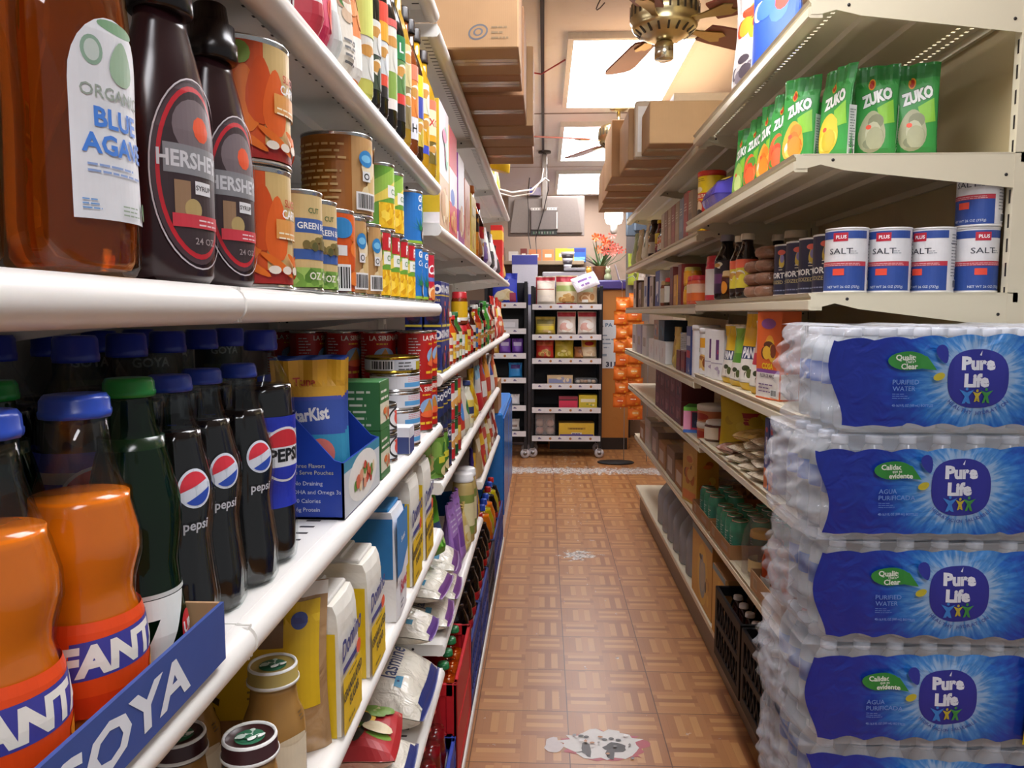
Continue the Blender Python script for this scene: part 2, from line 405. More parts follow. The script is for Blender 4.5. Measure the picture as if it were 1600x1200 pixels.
def art_flatwhite(A, w, h, z0, z1):
    bg(A, w, z0, z1, 'e4e4e8'); A.rect(-w*.1, z0+h*.1, w*.6, h*.5, '5aa4dc'); A.lines(-w*.05, h*.56, w*.3, h*.85, 3, 'd88090'); A.ell(w*.42, h*.72, w*.05, h*.14, '383c70'); A.rect(w*.52, h*.55, w*.7, h*.86, 'c84848')
def art_flatgold(A, w, h, z0, z1):
    bg(A, w, z0, z1, 'd0d2d8'); A.rect(w*.1, z0, w*.7, h*.7, 'b8a428'); A.bars(-w*.5, h*.2, -w*.2, h*.8); A.lines(-w*.15, h*.2, w*.05, h*.8, 3, '404040')
def art_lobster(A, w, h, z0, z1):
    bg(A, w, z0, z1, 'f2f2f4'); A.ring(w*.22, h*.5, w*.24, h*.38, w*.03, '303030'); A.ell(w*.24, h*.5, w*.13, h*.24, 'e85848'); A.poly([(w*.1, h*.75), (w*.2, h*.5), (w*.34, h*.78)], 'e85848'); A.rect(-w, z0, w, z0+h*.04, '404048'); A.rect(-w, z1-h*.04, w, z1, '404048')
def art_greenbeans(A, w, h, z0, z1):
    bg(A, w, z0, z1, '6c9a3c'); A.blobs(-w*.6, z0, w*.2, h*.9, ['88b050', '4c7c28', '9cc468', 'c8b070'], 18, .3, 8); A.rect(w*.1, h*.6, w*.5, h*.8, '1f7a34'); A.rect(-w*.05, h*.38, w*.5, h*.52, 'd8d040'); A.ell(w*.2, h*.2, w*.2, h*.13, 'e8d8a0')
def art_salt(A, w, h, z0, z1):
    bg(A, w, z0, z1, 'eceaea'); A.rect(-w*.58, z0, w*.42, h*.46, '2f4f9c'); A.rect(-w*.58, h*.41, w*.42, h*.48, 'c83848'); A.rect(-w*.58, h*.83, w*.42, z1-h*.02, '33509c')
    A.rect(-w*.12, h*.79, w*.1, h*.92, 'c8283c'); A.text('PLUS', 0, h*.855, h*.05, 'ffffff', .03); A.text('SALT', 0, h*.64, h*.085, '40434c', .005, 0, 1.3); A.lines(w*.14, h*.6, w*.26, h*.66, 2, '90949c')
    A.rect(-w*.11, h*.27, w*.06, h*.37, 'f0523c'); A.lines(-w*.5, h*.42, w*.35, h*.47, 2, 'f0c8cc'); A.text('NET WT 26 OZ (737g)', w*.05, h*.09, h*.035, 'd8e0f0', .01)
    A.lines(w*.48, h*.25, w*.72, h*.92, 14, '8c8c90', 7); A.bars(w*.52, z0+h*.03, w*.7, h*.2); A.rect(w*.46, h*.74, w*.74, h*.755, '606068')
def art_salt_dark(A, w, h, z0, z1):
    bg(A, w, z0, z1, '2c2c48'); A.ell(w*.02, h*.68, w*.06, h*.14, 'e0c050', 14, .3); A.ell(w*.03, h*.72, w*.045, h*.08, '9088c0'); A.ell(w*.01, h*.84, w*.09, h*.05, 'e86858'); A.lines(-w*.04, h*.5, w*.05, h*.6, 2, 'e8e0d0')
    A.text('MORTON', 0, h*.4, h*.1, 'f4f4f4', .03); A.text('IODIZED SALT', 0, h*.27, h*.065, 'c8b888', .01); A.lines(-w*.3, h*.1, w*.3, h*.14, 1, '8890b0'); A.lines(w*.34, h*.3, w*.6, h*.7, 6, '585878', 3)
def tube_can(r, h, art, top='f0f0f0', lid=None):
    """paper canister with a flat or plastic lid"""
    def mk():
        b = MB(); b.lathe([(r*.97, 0), (r+.0005, .0005), (r+.0005, .004), (r-.0008, .0045), (r-.0008, h-.004), (r+.0005, h-.0035), (r+.0005, h), (r*.96, h), (r*.94, h-.002), (.001, h-.002)], ink(top), 32)
        l = MB(); A = Art(l, wrap(r-.0004), su=.006); art(A, PI*r, h, .0048, h-.0045)
        o = [('paper_tube', b, None), ('printed_wrap', l, None)]
        if lid:
            c = MB(); c.lathe([(r+.002, h-.012), (r+.002, h+.004), (r-.001, h+.007), (.001, h+.007)], ink(lid), 32); o.append(('plastic_lid', c, None))
        return o
    return mk
# ---------------------------------------------------------------- bottles
def bottle(prof, glass, cap, capmat, label=None, fill=None, liquid=None, n=32, sx=1, sy=1, flute=0, nf=0, extra=None, lid_name='cap'):
    """prof: outer (r, z) list; fill: level of the liquid; cap: (r, z0, z1); label(A, prof) draws the wrap"""
    def mk():
        b = MB(); b.lathe(prof, glass, n, sx, sy, flute=flute, nf=nf); o = [('bottle', b, None)]
        if fill:
            P = [(max(.001, r-.0022), z+.002) for r, z in prof if z < fill-.002]; P.append((P[-1][0] if len(P) else .01, fill)); 
            q = MB(); q.lathe(P, liquid, n, sx, sy, flute=flute, nf=nf); o.append(('liquid', q, None))
        c = MB(); r, z0, z1 = cap
        c.lathe([(r, z0), (r*1.03, z0+.002), (r*1.03, z0+(z1-z0)*.3), (r, z0+(z1-z0)*.35), (r*.98, z1-.003), (r*.88, z1), (.001, z1)], capmat, 24, flute=.025, nf=12); o.append((lid_name, c, None))
        if label:
            l = MB(); label(Art(l, wrap_prof(prof, sx, sy), su=.005, sv=.006, lift=.0005), prof); o.append(('label', l, None))
        if extra: o += extra()
        return o
    return mk
P_PET = [(.012, .002), (.024, 0), (.031, .005), (.033, .018), (.033, .05), (.0305, .075), (.0325, .10), (.033, .16), (.032, .178), (.027, .196), (.019, .212), (.0135, .222), (.0128, .236)]
P_GLASS = [(.012, .001), (.028, 0), (.0315, .006), (.0325, .035), (.0285, .07), (.0275, .085), (.031, .112), (.0305, .13), (.024, .16), (.0165, .183), (.0145, .2), (.0142, .208)]
P_FANTA = [(.012, .001), (.03, 0), (.034, .006), (.0345, .055), (.0325, .072), (.029, .086), (.0305, .097), (.0345, .112), (.0342, .124), (.030, .142), (.0235, .16), (.019, .178), (.0172, .203)]
P_BIG = [(.02, .002), (.045, 0), (.053, .01), (.054, .12), (.052, .15), (.054, .2), (.05, .235), (.036, .265), (.02, .285), (.0135, .296), (.0128, .306)]
def pepsi_globe(A, cu, cv, r, word=True):
    A.ell(cu, cv, r, r, 'dfe6f2', 28); n = 12; T = .35
    up = [(cu+r*.86*math.cos(a), cv+r*.86*math.sin(a)) for a in [T+PI*.04+i*(PI*.9)/n for i in range(n+1)]]
    A.poly(up, 'd83040'); lo = [(cu+r*.86*math.cos(a), cv+r*.86*math.sin(a)) for a in [T-PI*.12-i*(PI*.72)/n for i in range(n+1)]]; A.poly(lo, '2a4fb8')
def lab_pepsi_big(A, P):
    w = PI*.033; A.rect(-w, .062, w, .158, wrinkled('2436b8', .35, .15, 60)); A.rect(-w, .134, w, .143, 'b8bcc8')
    A.ell(0, .118, .029, .029, 'eceef4', 32); n = 14
    A.poly([(.0265*math.cos(PI*.1+i*PI*.8/n), .118+.0265*math.sin(PI*.1+i*PI*.8/n)) for i in range(n+1)], 'd42c38')
    A.poly([(.0265*math.cos(-PI*.16-i*PI*.68/n), .118+.0265*math.sin(-PI*.16-i*PI*.68/n)) for i in range(n+1)], '2436b8'); A.text('PEPSI', 0, .1175, .0125, '14161c', .04)
    A.lines(.05, .07, .09, .14, 10, '9aa4d8', 2)
def lab_pepsi_glass(A, P):
    pepsi_globe(A, 0, .128, .0155); A.text('pepsi', 0, .099, .008, 'd4d8e0', .02)
def lab_fanta(A, P):
    w = PI*.0345; A.rect(-w, .022, w, .078, 'e84a12'); A.rect(-w, .021, w, .034, 'd8380c')
    A.poly([(-.036, .044), (.034, .048), (.037, .071), (-.034, .067)], '40409c'); A.text('FANTA', 0, .0572, .0165, 'f0ece4', .05, .05, 1.05, slant=.1)
    A.ell(.03, .038, .01, .006, 'f4901c'); A.ell(-.05, .03, .012, .01, 'f4901c')
def lab_seven(A, P):
    w = PI*.033; A.rect(-w, .063, w, .066, 'c8ccc8'); A.text('7', -.002, .036, .046, 'e8ece8', .06, 0, 1.2); A.ell(.022, .035, .009, .012, 'd02c34'); A.text('UP', .022, .035, .008, 'f4f0f0', .03)
CLEARB = thin('f0f4f4', .0, .04)
COLA = ink('100a0a', .08)
pepsi20 = bottle(P_PET, CLEARB, (.0165, .226, .247), ink('2438a8', .3), lab_pepsi_big, .19, COLA)
pepsi_plain = bottle(P_PET, CLEARB, (.0165, .226, .247), ink('2438a8', .3), lab_pepsi_big, .19, COLA)
pepsi_glass = bottle(P_GLASS, CLEARB, (.0165, .203, .216), ink('2848b8', .28), lab_pepsi_glass, .172, COLA, 48, flute=.02, nf=14)
fanta = bottle(P_FANTA, CLEARB, (.0195, .198, .212), ink('2c52c4', .28), lab_fanta, .150, ink('e8760c', .15))
seven = bottle(P_GLASS, thin('2f7a38', .03, .04), (.0165, .203, .216), ink('1c8c3c', .28), lab_seven, .175, ink('0f2c14', .2))
def agave():
    P = [(.02, .001), (.037, 0), (.041, .006), (.042, .03), (.040, .1), (.041, .15), (.038, .185), (.028, .21), (.018, .225), (.0165, .24)]
    b = MB(); b.lathe(P, thin('f0c890', .0, .03), 32, 1, .82); q = MB(); q.lathe([(max(r-.003, .001), z+.004) for r, z in P[:-2]], syrup('ec9440', .9), 32, 1, .82)
    c = MB(); c.lathe([(.019, .232), (.02, .24), (.02, .262), (.017, .266), (.001, .266)], ink('c82c24', .3), 24)
    l = MB(); A = Art(l, wrap_prof(P, 1, .82), su=.004, sv=.005, lift=.0006)
    pts = [(-.031, .034), (.031, .034), (.031, .115)]+[(.031*math.cos(a), .118+.042*math.sin(a)) for a in [i*PI/14 for i in range(15)]]+[(-.031, .115)]
    A.poly(pts, 'e4e6ea'); A.ell(.004, .155, .016, .004, '6f9a70'); A.ell(-.016, .137, .007, .009, '8fae98'); A.ell(-.016, .137, .0048, .0065, 'c8d4cc'); A.ell(.006, .134, .010, .014, '9cba9c', 16, .4)
    A.text('ORGANIC', .0, .113, .0075, '9ca89c', .01); A.text('BLUE', .002, .0975, .0115, '4a86e0', .03); A.text('AGAVE', .002, .081, .0115, '4a86e0', .03)
    A.lines(-.022, .063, .026, .071, 2, '8fa8d8'); A.lines(-.026, .040, -.014, .048, 3, '70a0d8'); A.lines(.0, .038, .018, .046, 3, '9cae98'); A.ell(.026, .043, .003, .006, '4a8a50')
    return [('bottle', b, None), ('syrup', q, None), ('cap', c, None), ('label', l, None)]
def chocolate():
    P = [(.02, .001), (.030, 0), (.0345, .006), (.0355, .03), (.0355, .115), (.033, .145), (.026, .175), (.0205, .195), (.019, .207)]
    DK = ink('2c1418', .22); b = MB(); b.lathe(P, DK, 36, 1, .72)
    c = MB(); c.lathe([(.0195, .206), (.021, .208), (.021, .222), (.0195, .224), (.019, .238), (.015, .24), (.013, .256), (.011, .258), (.001, .258)], ink('18100f', .25), 28)
    l = MB(); A = Art(l, wrap_prof(P, 1, .72), su=.004, sv=.005, lift=.0007)
    A.ell(0, .085, .036, .071, '49343a', 40).ell(0, .084, .0325, .066, 'c8202e', 40).ell(0, .084, .0295, .062, '3c2c30', 40)
    A.ell(.0, .118, .02, .022, '7a6c70', 20); A.ell(.004, .118, .008, .01, 'f05a30', 10)
    A.rect(-.027, .082, .027, .104, '8c8c90'); A.text("HERSHEY'S", .0, .093, .0115, 'd8d8dc', .03, 0, .8); A.rect(-.004, .068, .012, .078, 'e8e8ea'); A.text('SYRUP', .004, .073, .0036, '403c40', .02)
    A.rect(-.02, .05, -.008, .077, '9a7a5c'); A.ell(-.006, .056, .007, .008, 'b8a068'); A.rect(-.022, .042, .022, .052, 'd03a48'); A.lines(-.002, .044, .02, .051, 2, 'f0d0d4'); A.text('24 OZ', .004, .032, .005, 'a89c9c', .01)
    A.ring(0, .083, .037, .073, .0012, 'c8c0c4', 40)
    return [('bottle', b, None), ('flip_cap', c, None), ('label', l, None)]
def frappe(lid, green='2a6a4c'):
    def mk():
        P = [(.02, .001), (.028, 0), (.031, .005), (.0315, .07), (.030, .088), (.0245, .102), (.0225, .118), (.0225, .128)]
        b = MB(); b.lathe(P, ink('a47a3e', .25), 32); c = MB()
        c.lathe([(.0248, .124), (.0258, .126), (.0258, .1285), (.0245, .13), (.0245, .141), (.0232, .143), (.0222, .1425), (.0215, .141), (.001, .141)], ink(lid, .3), 32)
        c.lathe([(.0246, .1252), (.0262, .1258), (.0262, .1285), (.0248, .1292)], ink('e8e8e4', .3), 32, close=False); c.lathe([(.0246, .1415), (.0238, .1438), (.0224, .1438), (.0216, .1418)], ink('e8e8e4', .3), 32, close=False)
        e = MB(); A = Art(e, topf(.1411)); A.ell(0, 0, .0135, .0135, green, 28); A.blobs(-.011, -.011, .011, .011, ['d8e4dc', green, 'e8eee8', 'b8ccc0'], 16, .22, 5)
        l = MB(); A = Art(l, wrap_prof(P), su=.004, sv=.005, lift=.0005); A.rect(-.02, .02, .02, .07, 'e8dcc0'); A.ell(0, .072, .018, .004, 'd8c8a8'); A.lines(.010, .088, .02, .098, 3, '6a4c28', 2)
        return [('bottle', b, None), ('lid', c, [('round_emblem', e)]), ('label', l, None)]
    return mk
def sauce(h, r, col, capc, lab, neck=.4, clearc=None, lo=.1, hi=.6):
    """tall bottle; lab draws between v=lo*h and hi*h"""
    P = [(r*.5, .001), (r*.9, 0), (r, .006), (r, h*.62), (r*.8, h*.70), (r*neck, h*.80), (r*neck*.95, h*.93)]
    def L(A, P): lab(A, PI*r, lo*h, hi*h)
    return bottle(P, clearc or ink(col, .1), (r*neck*1.12, h*.9, h), ink(capc, .35), L, n=24)
def lab2(*bands):
    """bands of colour from the bottom up: (share of the height, colour[, text, text colour])"""
    def f(A, w, z0, z1):
        z = z0; H = z1-z0
        for b in bands:
            A.rect(-w*.75, z, w*.75, z+b[0]*H, b[1])
            if len(b) > 2 and b[2]: A.text(b[2], 0, z+b[0]*H/2, min(b[0]*H*.5, .016), b[3], .02)
            elif len(b) == 2 and b[0] > .3: A.blobs(-w*.3, z, w*.35, z+b[0]*H, [b[1], 'e8e0d0', b[1], 'c89040'], 5, .4)
            z += b[0]*H
    return f
# ---------------------------------------------------------------- boxes, bags
def carton(w, d, h, fa=None, sa=None, base='d8d0c0', ta=None, top=None, ch=.0012):
    """box standing with its printed front to local -Y; sa is drawn on both narrow sides"""
    def mk():
        b = MB(); b.rbox(-w/2, -d/2, 0, w/2, d/2, h, cardboard(base) if base in ('b08a62', 'a87c50', 'c09868') else ink(base), ch); o = [('box_body', b, None)]
        if fa: l = MB(); fa(Art(l, front(-d/2)), w/2, h); o.append(('front_panel', l, None))
        if sa:
            for fn in (lside(-w/2), rside(w/2)): l = MB(); sa(Art(l, fn), d/2, h); o.append(('side_panel', l, None))
        if ta or top:
            l = MB(); A = Art(l, topf(h)); A.rect(-w/2+ch, -d/2+ch, w/2-ch, d/2-ch, top or base)
            if ta: ta(A, w/2, d/2)
            o.append(('top_panel', l, None))
        return o
    return mk
def flat(c, *ops):
    """simple panel artwork: ground colour plus ops (kind, ...) in shares of the half width and height"""
    def f(A, w, h):
        m = .001; A.rect(-w+m, m, w-m, h-m, c)
        for o in ops:
            k = o[0]
            if k == 'r': A.rect(o[1]*w, o[2]*h, o[3]*w, o[4]*h, o[5])
            elif k == 'e': A.ell(o[1]*w, o[2]*h, o[3]*w, o[4]*h, o[5])
            elif k == 't': A.text(o[1], o[2]*w, o[3]*h, o[4]*h, o[5], o[6] if len(o) > 6 else .03, o[7] if len(o) > 7 else 0, o[8] if len(o) > 8 else 1)
            elif k == 'b': A.blobs(o[1]*w, o[2]*h, o[3]*w, o[4]*h, o[5], o[6], o[7])
            elif k == 'l': A.lines(o[1]*w, o[2]*h, o[3]*w, o[4]*h, o[5], o[6])
            elif k == 'c': A.bars(o[1]*w, o[2]*h, o[3]*w, o[4]*h)
            elif k == 'n': A.put([[(o[1]*w, o[2]*h), (o[3]*w, o[2]*h), (o[3]*w, o[4]*h), (o[1]*w, o[4]*h)]], noodle(*o[5:]))
    return f
def pouch_fn(w, h, t, seed=0, lean=0, zig=0):
    R = random.Random(seed); ph = [R.uniform(0, 6) for _ in range(4)]
    def half(q):                     # share of the full thickness at height share q
        return min(1, .55+q*4) if q < .12 else max(0, 1-((q-.12)/.78)**1.6) if q < .9 else 0
    def fn(s, q, side, l=0):         # s -1..1 across, q 0..1 up
        ww = w/2*(1-.05*math.sin(PI*q)); b = max(0, 1-s*s)**.55*half(q)
        wob = .004*math.sin(5*q+3*s+ph[0])+.003*math.sin(9*s+ph[1])*(q > .8)
        y = side*(t/2*b+.0008+l)+wob*(.3+q)+lean*q*q*h
        return (s*ww, y, q*h)
    return fn
def pouch(w, h, t, art, col, seed=0, lean=0, mat=None, seal=None):
    """stand-up pouch with a flat sealed top"""
    def mk():
        fn = pouch_fn(w, h, t, seed, lean); m = mat or wrinkled(col, .28, .35, 30); b = MB()
        for sd in (-1, 1): b.grid(lambda a, c, sd=sd: fn(a*2-1, c, sd), 26, 22, m)
        b.grid(lambda a, c: fn(a*2-1, 0, c*2-1), 18, 2, m)
        o = [('pouch_body', b, None)]
        if art:
            l = MB(); A = Art(l, lambda u, v, li: fn(max(-1, min(1, u/(w/2))), max(0, min(1, v/h)), -1, li+.0015), su=.006, sv=.008); art(A, w/2, h); o.append(('printed_face', l, None))
        if seal:
            s = MB(); s.grid(lambda a, c: fn(a*2-1, .92+.08*c, -1, .001), 12, 2, ink(seal, .3)); o.append(('top_seal', s, None))
        return o
    return mk
def pillow(lx, ly, t, mat, art=None, seed=0, ends=True, endmat=None, sag=0):
    """filled bag lying flat, sealed across both x ends"""
    def fnc():
        R = random.Random(seed); p = [R.uniform(0, 6.3) for _ in range(6)]
        def fn(u, v, side, l=0):     # u, v -1..1
            e = max(0, 1-abs(u)**3)**.6*max(0, 1-abs(v)**4)**.5
            n = .08*math.sin(4*u+p[0]+2*v)+.07*math.sin(5*v+p[1])+.05*math.sin(9*u+p[2])*math.cos(7*v+p[3])
            z = t/2+.0012+side*(t/2*e*(1+n*(side > 0))+.0008+l)
            x = u*lx/2*(1-.04*v*v); y = v*ly/2*(1-.05*math.cos(3*u+p[4])**2)
            z -= sag*max(0, -u)**2.2*lx*.6
            return (x, y, z)
        return fn
    def mk():
        fn = fnc(); b = MB(); b.grid(lambda a, c: fn(a*2-1, c*2-1, 1), 26, 18, mat); b.grid(lambda a, c: fn(a*2-1, c*2-1, -1), 26, 18, mat); o = [('bag', b, None)]
        if art: l = MB(); art(Art(l, lambda u, v, li: fn(u/(lx/2), v/(ly/2), 1, li+.0008), su=.012, sv=.012), lx/2, ly/2); o.append(('printing', l, None))
        if endmat:
            for q in (-1, 1): s = MB(); s.grid(lambda a, c, q=q: fn(q*(1+.06*c-.03), a*2-1, 1, .0012), 14, 2, endmat); o.append(('end_seal', s, None))
        return o
    return mk
def sugarbag(w, d, h, fa, sa, body='ece8dc', topc='f0ede4', seed=0, crush=.012):
    """paper sack with a folded top; front to -Y"""
    def mk():
        R = random.Random(seed); b = MB(); nz = 12; ring = []
        pts = [(-1, -1), (-.4, -1.04), (.3, -1.05), (1, -1), (1.04, -.2), (1.03, .4), (1, 1), (.2, 1.05), (-.5, 1.03), (-1, 1), (-1.03, .3), (-1.04, -.3)]
        for k in range(nz+1):
            q = k/nz; s = 1-.05*q*q if q < .9 else .93
            ring.append([(x*w/2*s*(1+.012*math.sin(6*q+i)), y*d/2*(s if q < .92 else s*.9)*(1+.02*math.sin(5*q+i*2)), h*q*(1 if q < 1 else 1)+(R.uniform(-1, 1)*.002 if 0 < k else 0)) for i, (x, y) in enumerate(pts)])
        v = [p for r in ring for p in r]; n = len(pts)
        m = wrinkled(body, .6, .25, 20); b.add(v, [(k*n+i, k*n+(i+1) % n, (k+1)*n+(i+1) % n, (k+1)*n+i) for k in range(nz) for i in range(n)]+[tuple(range(n-1, -1, -1)), tuple(nz*n+i for i in range(n))], m, False)
        t = MB(); t.rbox(-w*.44, -d*.36, h-.001, w*.44, d*.2, h+.006, wrinkled(topc, .6, .3, 25), .002); t.rbox(-w*.4, -d*.1, h+.004, w*.44, d*.4, h+.010, wrinkled(topc, .6, .3, 25), .002)
        l = MB(); fa(Art(l, lambda u, v, li: (u, -d/2*1.06-.0006-li, v)), w/2*.97, h*.95); s = MB(); s2 = MB()
        sa(Art(s, lambda u, v, li: (-w/2*1.045-.0006-li, -u, v)), d/2*.95, h*.95); sa(Art(s2, lambda u, v, li: (w/2*1.045+.0006+li, u, v)), d/2*.95, h*.95)
        return [('paper_sack', b, None), ('folded_top', t, None), ('front_print', l, None), ('side_print', s, None), ('side_print', s2, None)]
    return mk
def domino_front(A, w, h):
    A.rect(-w, 0, w, h*.46, 'f0c818'); A.rect(-w, h*.5, w*.8, h*.55, '2c3c88'); A.ell(w*.7, h*.53, w*.25, h*.06, 'f06040')
    A.text('Domino', 0, h*.72, h*.15, '2c3c88', .03, .12, .85, slant=.25); A.lines(-w*.4, h*.42, w*.5, h*.45, 1, '907820'); A.text('GRANULATED', 0, h*.33, h*.075, '3c3c38', .03, .1, .82); A.text('SUGAR', w*.1, h*.22, h*.075, '3c3c38', .03, .1, .85); A.lines(-w*.6, h*.05, w*.2, h*.09, 1, '907820')
def domino_side(A, w, h):
    A.rect(-w, 0, w*.96, h*.84, 'e8c41c'); A.rect(-w*.2, h*.84, w*.5, h*.89, '3c4c94'); A.ring(-w*.1, h*.7, w*.22, h*.085, w*.06, '6a5c20', 20); A.ell(-w*.1, h*.7, w*.1, h*.04, '7a6a20'); A.lines(-w*.8, h*.1, w*.3, h*.55, 10, '8a7618', 3); A.text('2', w*.45, h*.3, h*.06, '6a5c20', .01)
def lathe_obj(name, prof, mat, n=24):
    b = MB(); b.lathe(prof, mat, n); return (name, b, None)
def jar(r, h, body, lid, art, lidh=.02, glass=None):
    P = [(r*.6, .001), (r*.95, 0), (r, .005), (r, h*.72), (r*.9, h*.82), (r*.82, h-lidh*.6)]
    def L(A, P): art(A, PI*r, h*.12, h*.7)
    return bottle(P, glass or ink(body, .25), (r*.9, h-lidh, h), ink(lid, .35), L, n=28, lid_name='lid')
# ================================================================ setting
def floor_mat():
    m, nt, b = nodes('vinyl_parquet'); N = nt.nodes; L = nt.links.new
    def M(op, a, b_=None, c=None, clamp=False):
        n = N.new('ShaderNodeMath'); n.operation = op; n.use_clamp = clamp
        for i, x in enumerate((a, b_, c)):
            if x is None: continue
            if isinstance(x, (int, float)): n.inputs[i].default_value = x
            else: L(x, n.inputs[i])
        return n.outputs[0]
    tc = N.new('ShaderNodeTexCoord'); sp = N.new('ShaderNodeSeparateXYZ'); L(tc.outputs['Object'], sp.inputs[0])
    T = .31; x = M('DIVIDE', M('SUBTRACT', sp.outputs[0], .085), T); y = M('DIVIDE', M('SUBTRACT', sp.outputs[1], 2.546), T)
    fx = M('FRACT', x); fy = M('FRACT', y)
    # each tile: quarter blocks of four fingers laid in alternate directions
    bx = M('FLOOR', M('MULTIPLY', x, 2)); by = M('FLOOR', M('MULTIPLY', y, 2))
    par = M('MODULO', M('ADD', M('ABSOLUTE', bx), M('ABSOLUTE', by)), 2)
    ax = M('MULTIPLY', x, 12); ay = M('MULTIPLY', y, 12)
    al = M('ADD', M('MULTIPLY', par, ax), M('MULTIPLY', M('SUBTRACT', 1, par), ay))
    fin = M('FLOOR', al)
    cv = N.new('ShaderNodeCombineXYZ'); L(M('ADD', M('MULTIPLY', fin, 1.37), .5), cv.inputs[0]); L(M('ADD', M('MULTIPLY', bx, .731), M('MULTIPLY', by, 2.17)), cv.inputs[1]); L(par, cv.inputs[2])
    # the printed pattern is the same on every tile, so the finger tone follows its place in the tile
    c2 = N.new('ShaderNodeCombineXYZ'); L(M('MODULO', M('ADD', M('MULTIPLY', M('FLOOR', M('MULTIPLY', fx, 2)), 6), M('FLOOR', M('MULTIPLY', M('FRACT', M('DIVIDE', al, 6)), 6))), 12), c2.inputs[0]); L(M('FLOOR', M('MULTIPLY', fy, 2)), c2.inputs[1]); L(par, c2.inputs[2])
    wn = N.new('ShaderNodeTexWhiteNoise'); L(c2.outputs[0], wn.inputs['Vector'])
    cr = N.new('ShaderNodeValToRGB'); e = cr.color_ramp.elements; cols = ['a06a3e', 'a87244', '98623a', 'ae7848', 'a46e42', '9c663c']
    while len(e) < len(cols): e.new(1)
    cr.color_ramp.interpolation = 'CONSTANT'
    for i, c in enumerate(cols): e[i].position = i/len(cols); e[i].color = lin(c)
    L(wn.outputs['Value'], cr.inputs[0])
    # the two middle fingers of a block are paler
    fq = M('FLOOR', M('MULTIPLY', M('FRACT', M('DIVIDE', al, 6)), 6)); lw_ = M('FRACT', M('MULTIPLY', M('ADD', M('MULTIPLY', par, y), M('MULTIPLY', M('SUBTRACT', 1, par), x)), 2))
    pale = M('MULTIPLY', M('MAXIMUM', M('COMPARE', fq, 2, .1), M('COMPARE', fq, 4, .1)), M('MULTIPLY', M('GREATER_THAN', lw_, .1), M('LESS_THAN', lw_, .9)))
    wn2 = N.new('ShaderNodeTexWhiteNoise'); L(c2.outputs[0], wn2.inputs['Vector'])
    # grain along each finger
    gv = N.new('ShaderNodeCombineXYZ'); L(M('ADD', M('MULTIPLY', M('SUBTRACT', 1, par), M('MULTIPLY', sp.outputs[0], 6)), M('MULTIPLY', par, M('MULTIPLY', sp.outputs[1], 6))), gv.inputs[0]); L(M('MULTIPLY', al, 6), gv.inputs[1])
    gn = N.new('ShaderNodeTexNoise'); gn.inputs['Scale'].default_value = 1.4; gn.inputs['Detail'].default_value = 4; L(gv.outputs[0], gn.inputs['Vector'])
    mx = N.new('ShaderNodeMix'); mx.data_type = 'RGBA'; mx.blend_type = 'MULTIPLY'; mx.inputs['Factor'].default_value = 1
    px = N.new('ShaderNodeMix'); px.data_type = 'RGBA'; L(M('MULTIPLY', pale, .6), px.inputs['Factor']); L(cr.outputs[0], px.inputs['A']); px.inputs['B'].default_value = lin('c6945c')
    L(px.outputs['Result'], mx.inputs['A']); g2 = N.new('ShaderNodeMapRange'); g2.inputs[3].default_value = .88; g2.inputs[4].default_value = 1.1; L(gn.outputs['Fac'], g2.inputs[0]); L(g2.outputs[0], mx.inputs['B'])
    # seams between fingers (faint) and tiles (dark)
    def near(f, w): return M('LESS_THAN', M('MINIMUM', f, M('SUBTRACT', 1, f)), w)
    seam = M('MAXIMUM', near(fx, .006), near(fy, .006)); fs = near(M('FRACT', al), .03)
    s1 = N.new('ShaderNodeMix'); s1.data_type = 'RGBA'; L(M('MULTIPLY', fs, .18), s1.inputs['Factor']); L(mx.outputs['Result'], s1.inputs['A']); s1.inputs['B'].default_value = lin('6e4022')
    s2 = N.new('ShaderNodeMix'); s2.data_type = 'RGBA'; L(M('MULTIPLY', seam, .8), s2.inputs['Factor']); L(s1.outputs['Result'], s2.inputs['A']); s2.inputs['B'].default_value = lin('4a2a16')
    # worn-through spots: down the middle, across the far end
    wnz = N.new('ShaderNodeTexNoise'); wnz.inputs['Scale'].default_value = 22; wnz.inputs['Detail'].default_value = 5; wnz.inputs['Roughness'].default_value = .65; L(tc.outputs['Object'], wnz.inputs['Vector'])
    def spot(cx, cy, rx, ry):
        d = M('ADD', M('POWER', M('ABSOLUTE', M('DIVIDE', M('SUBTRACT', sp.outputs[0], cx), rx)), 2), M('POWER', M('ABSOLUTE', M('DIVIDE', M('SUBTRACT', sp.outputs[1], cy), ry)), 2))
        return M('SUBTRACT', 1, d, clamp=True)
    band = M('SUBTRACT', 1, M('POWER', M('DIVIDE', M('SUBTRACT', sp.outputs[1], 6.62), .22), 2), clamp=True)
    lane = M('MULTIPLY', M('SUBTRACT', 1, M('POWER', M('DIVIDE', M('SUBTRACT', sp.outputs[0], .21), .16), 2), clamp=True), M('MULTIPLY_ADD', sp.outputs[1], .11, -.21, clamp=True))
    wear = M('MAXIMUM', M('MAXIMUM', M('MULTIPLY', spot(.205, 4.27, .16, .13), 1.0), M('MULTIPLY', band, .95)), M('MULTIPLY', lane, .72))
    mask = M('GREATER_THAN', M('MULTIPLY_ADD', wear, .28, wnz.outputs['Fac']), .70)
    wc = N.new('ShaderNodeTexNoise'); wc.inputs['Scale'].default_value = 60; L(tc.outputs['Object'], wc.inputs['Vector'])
    wr = N.new('ShaderNodeValToRGB'); wr.color_ramp.elements[0].position = .4; wr.color_ramp.elements[0].color = lin('8a8078'); wr.color_ramp.elements[1].position = .55; wr.color_ramp.elements[1].color = lin('d8d2cc'); L(wc.outputs['Fac'], wr.inputs[0])
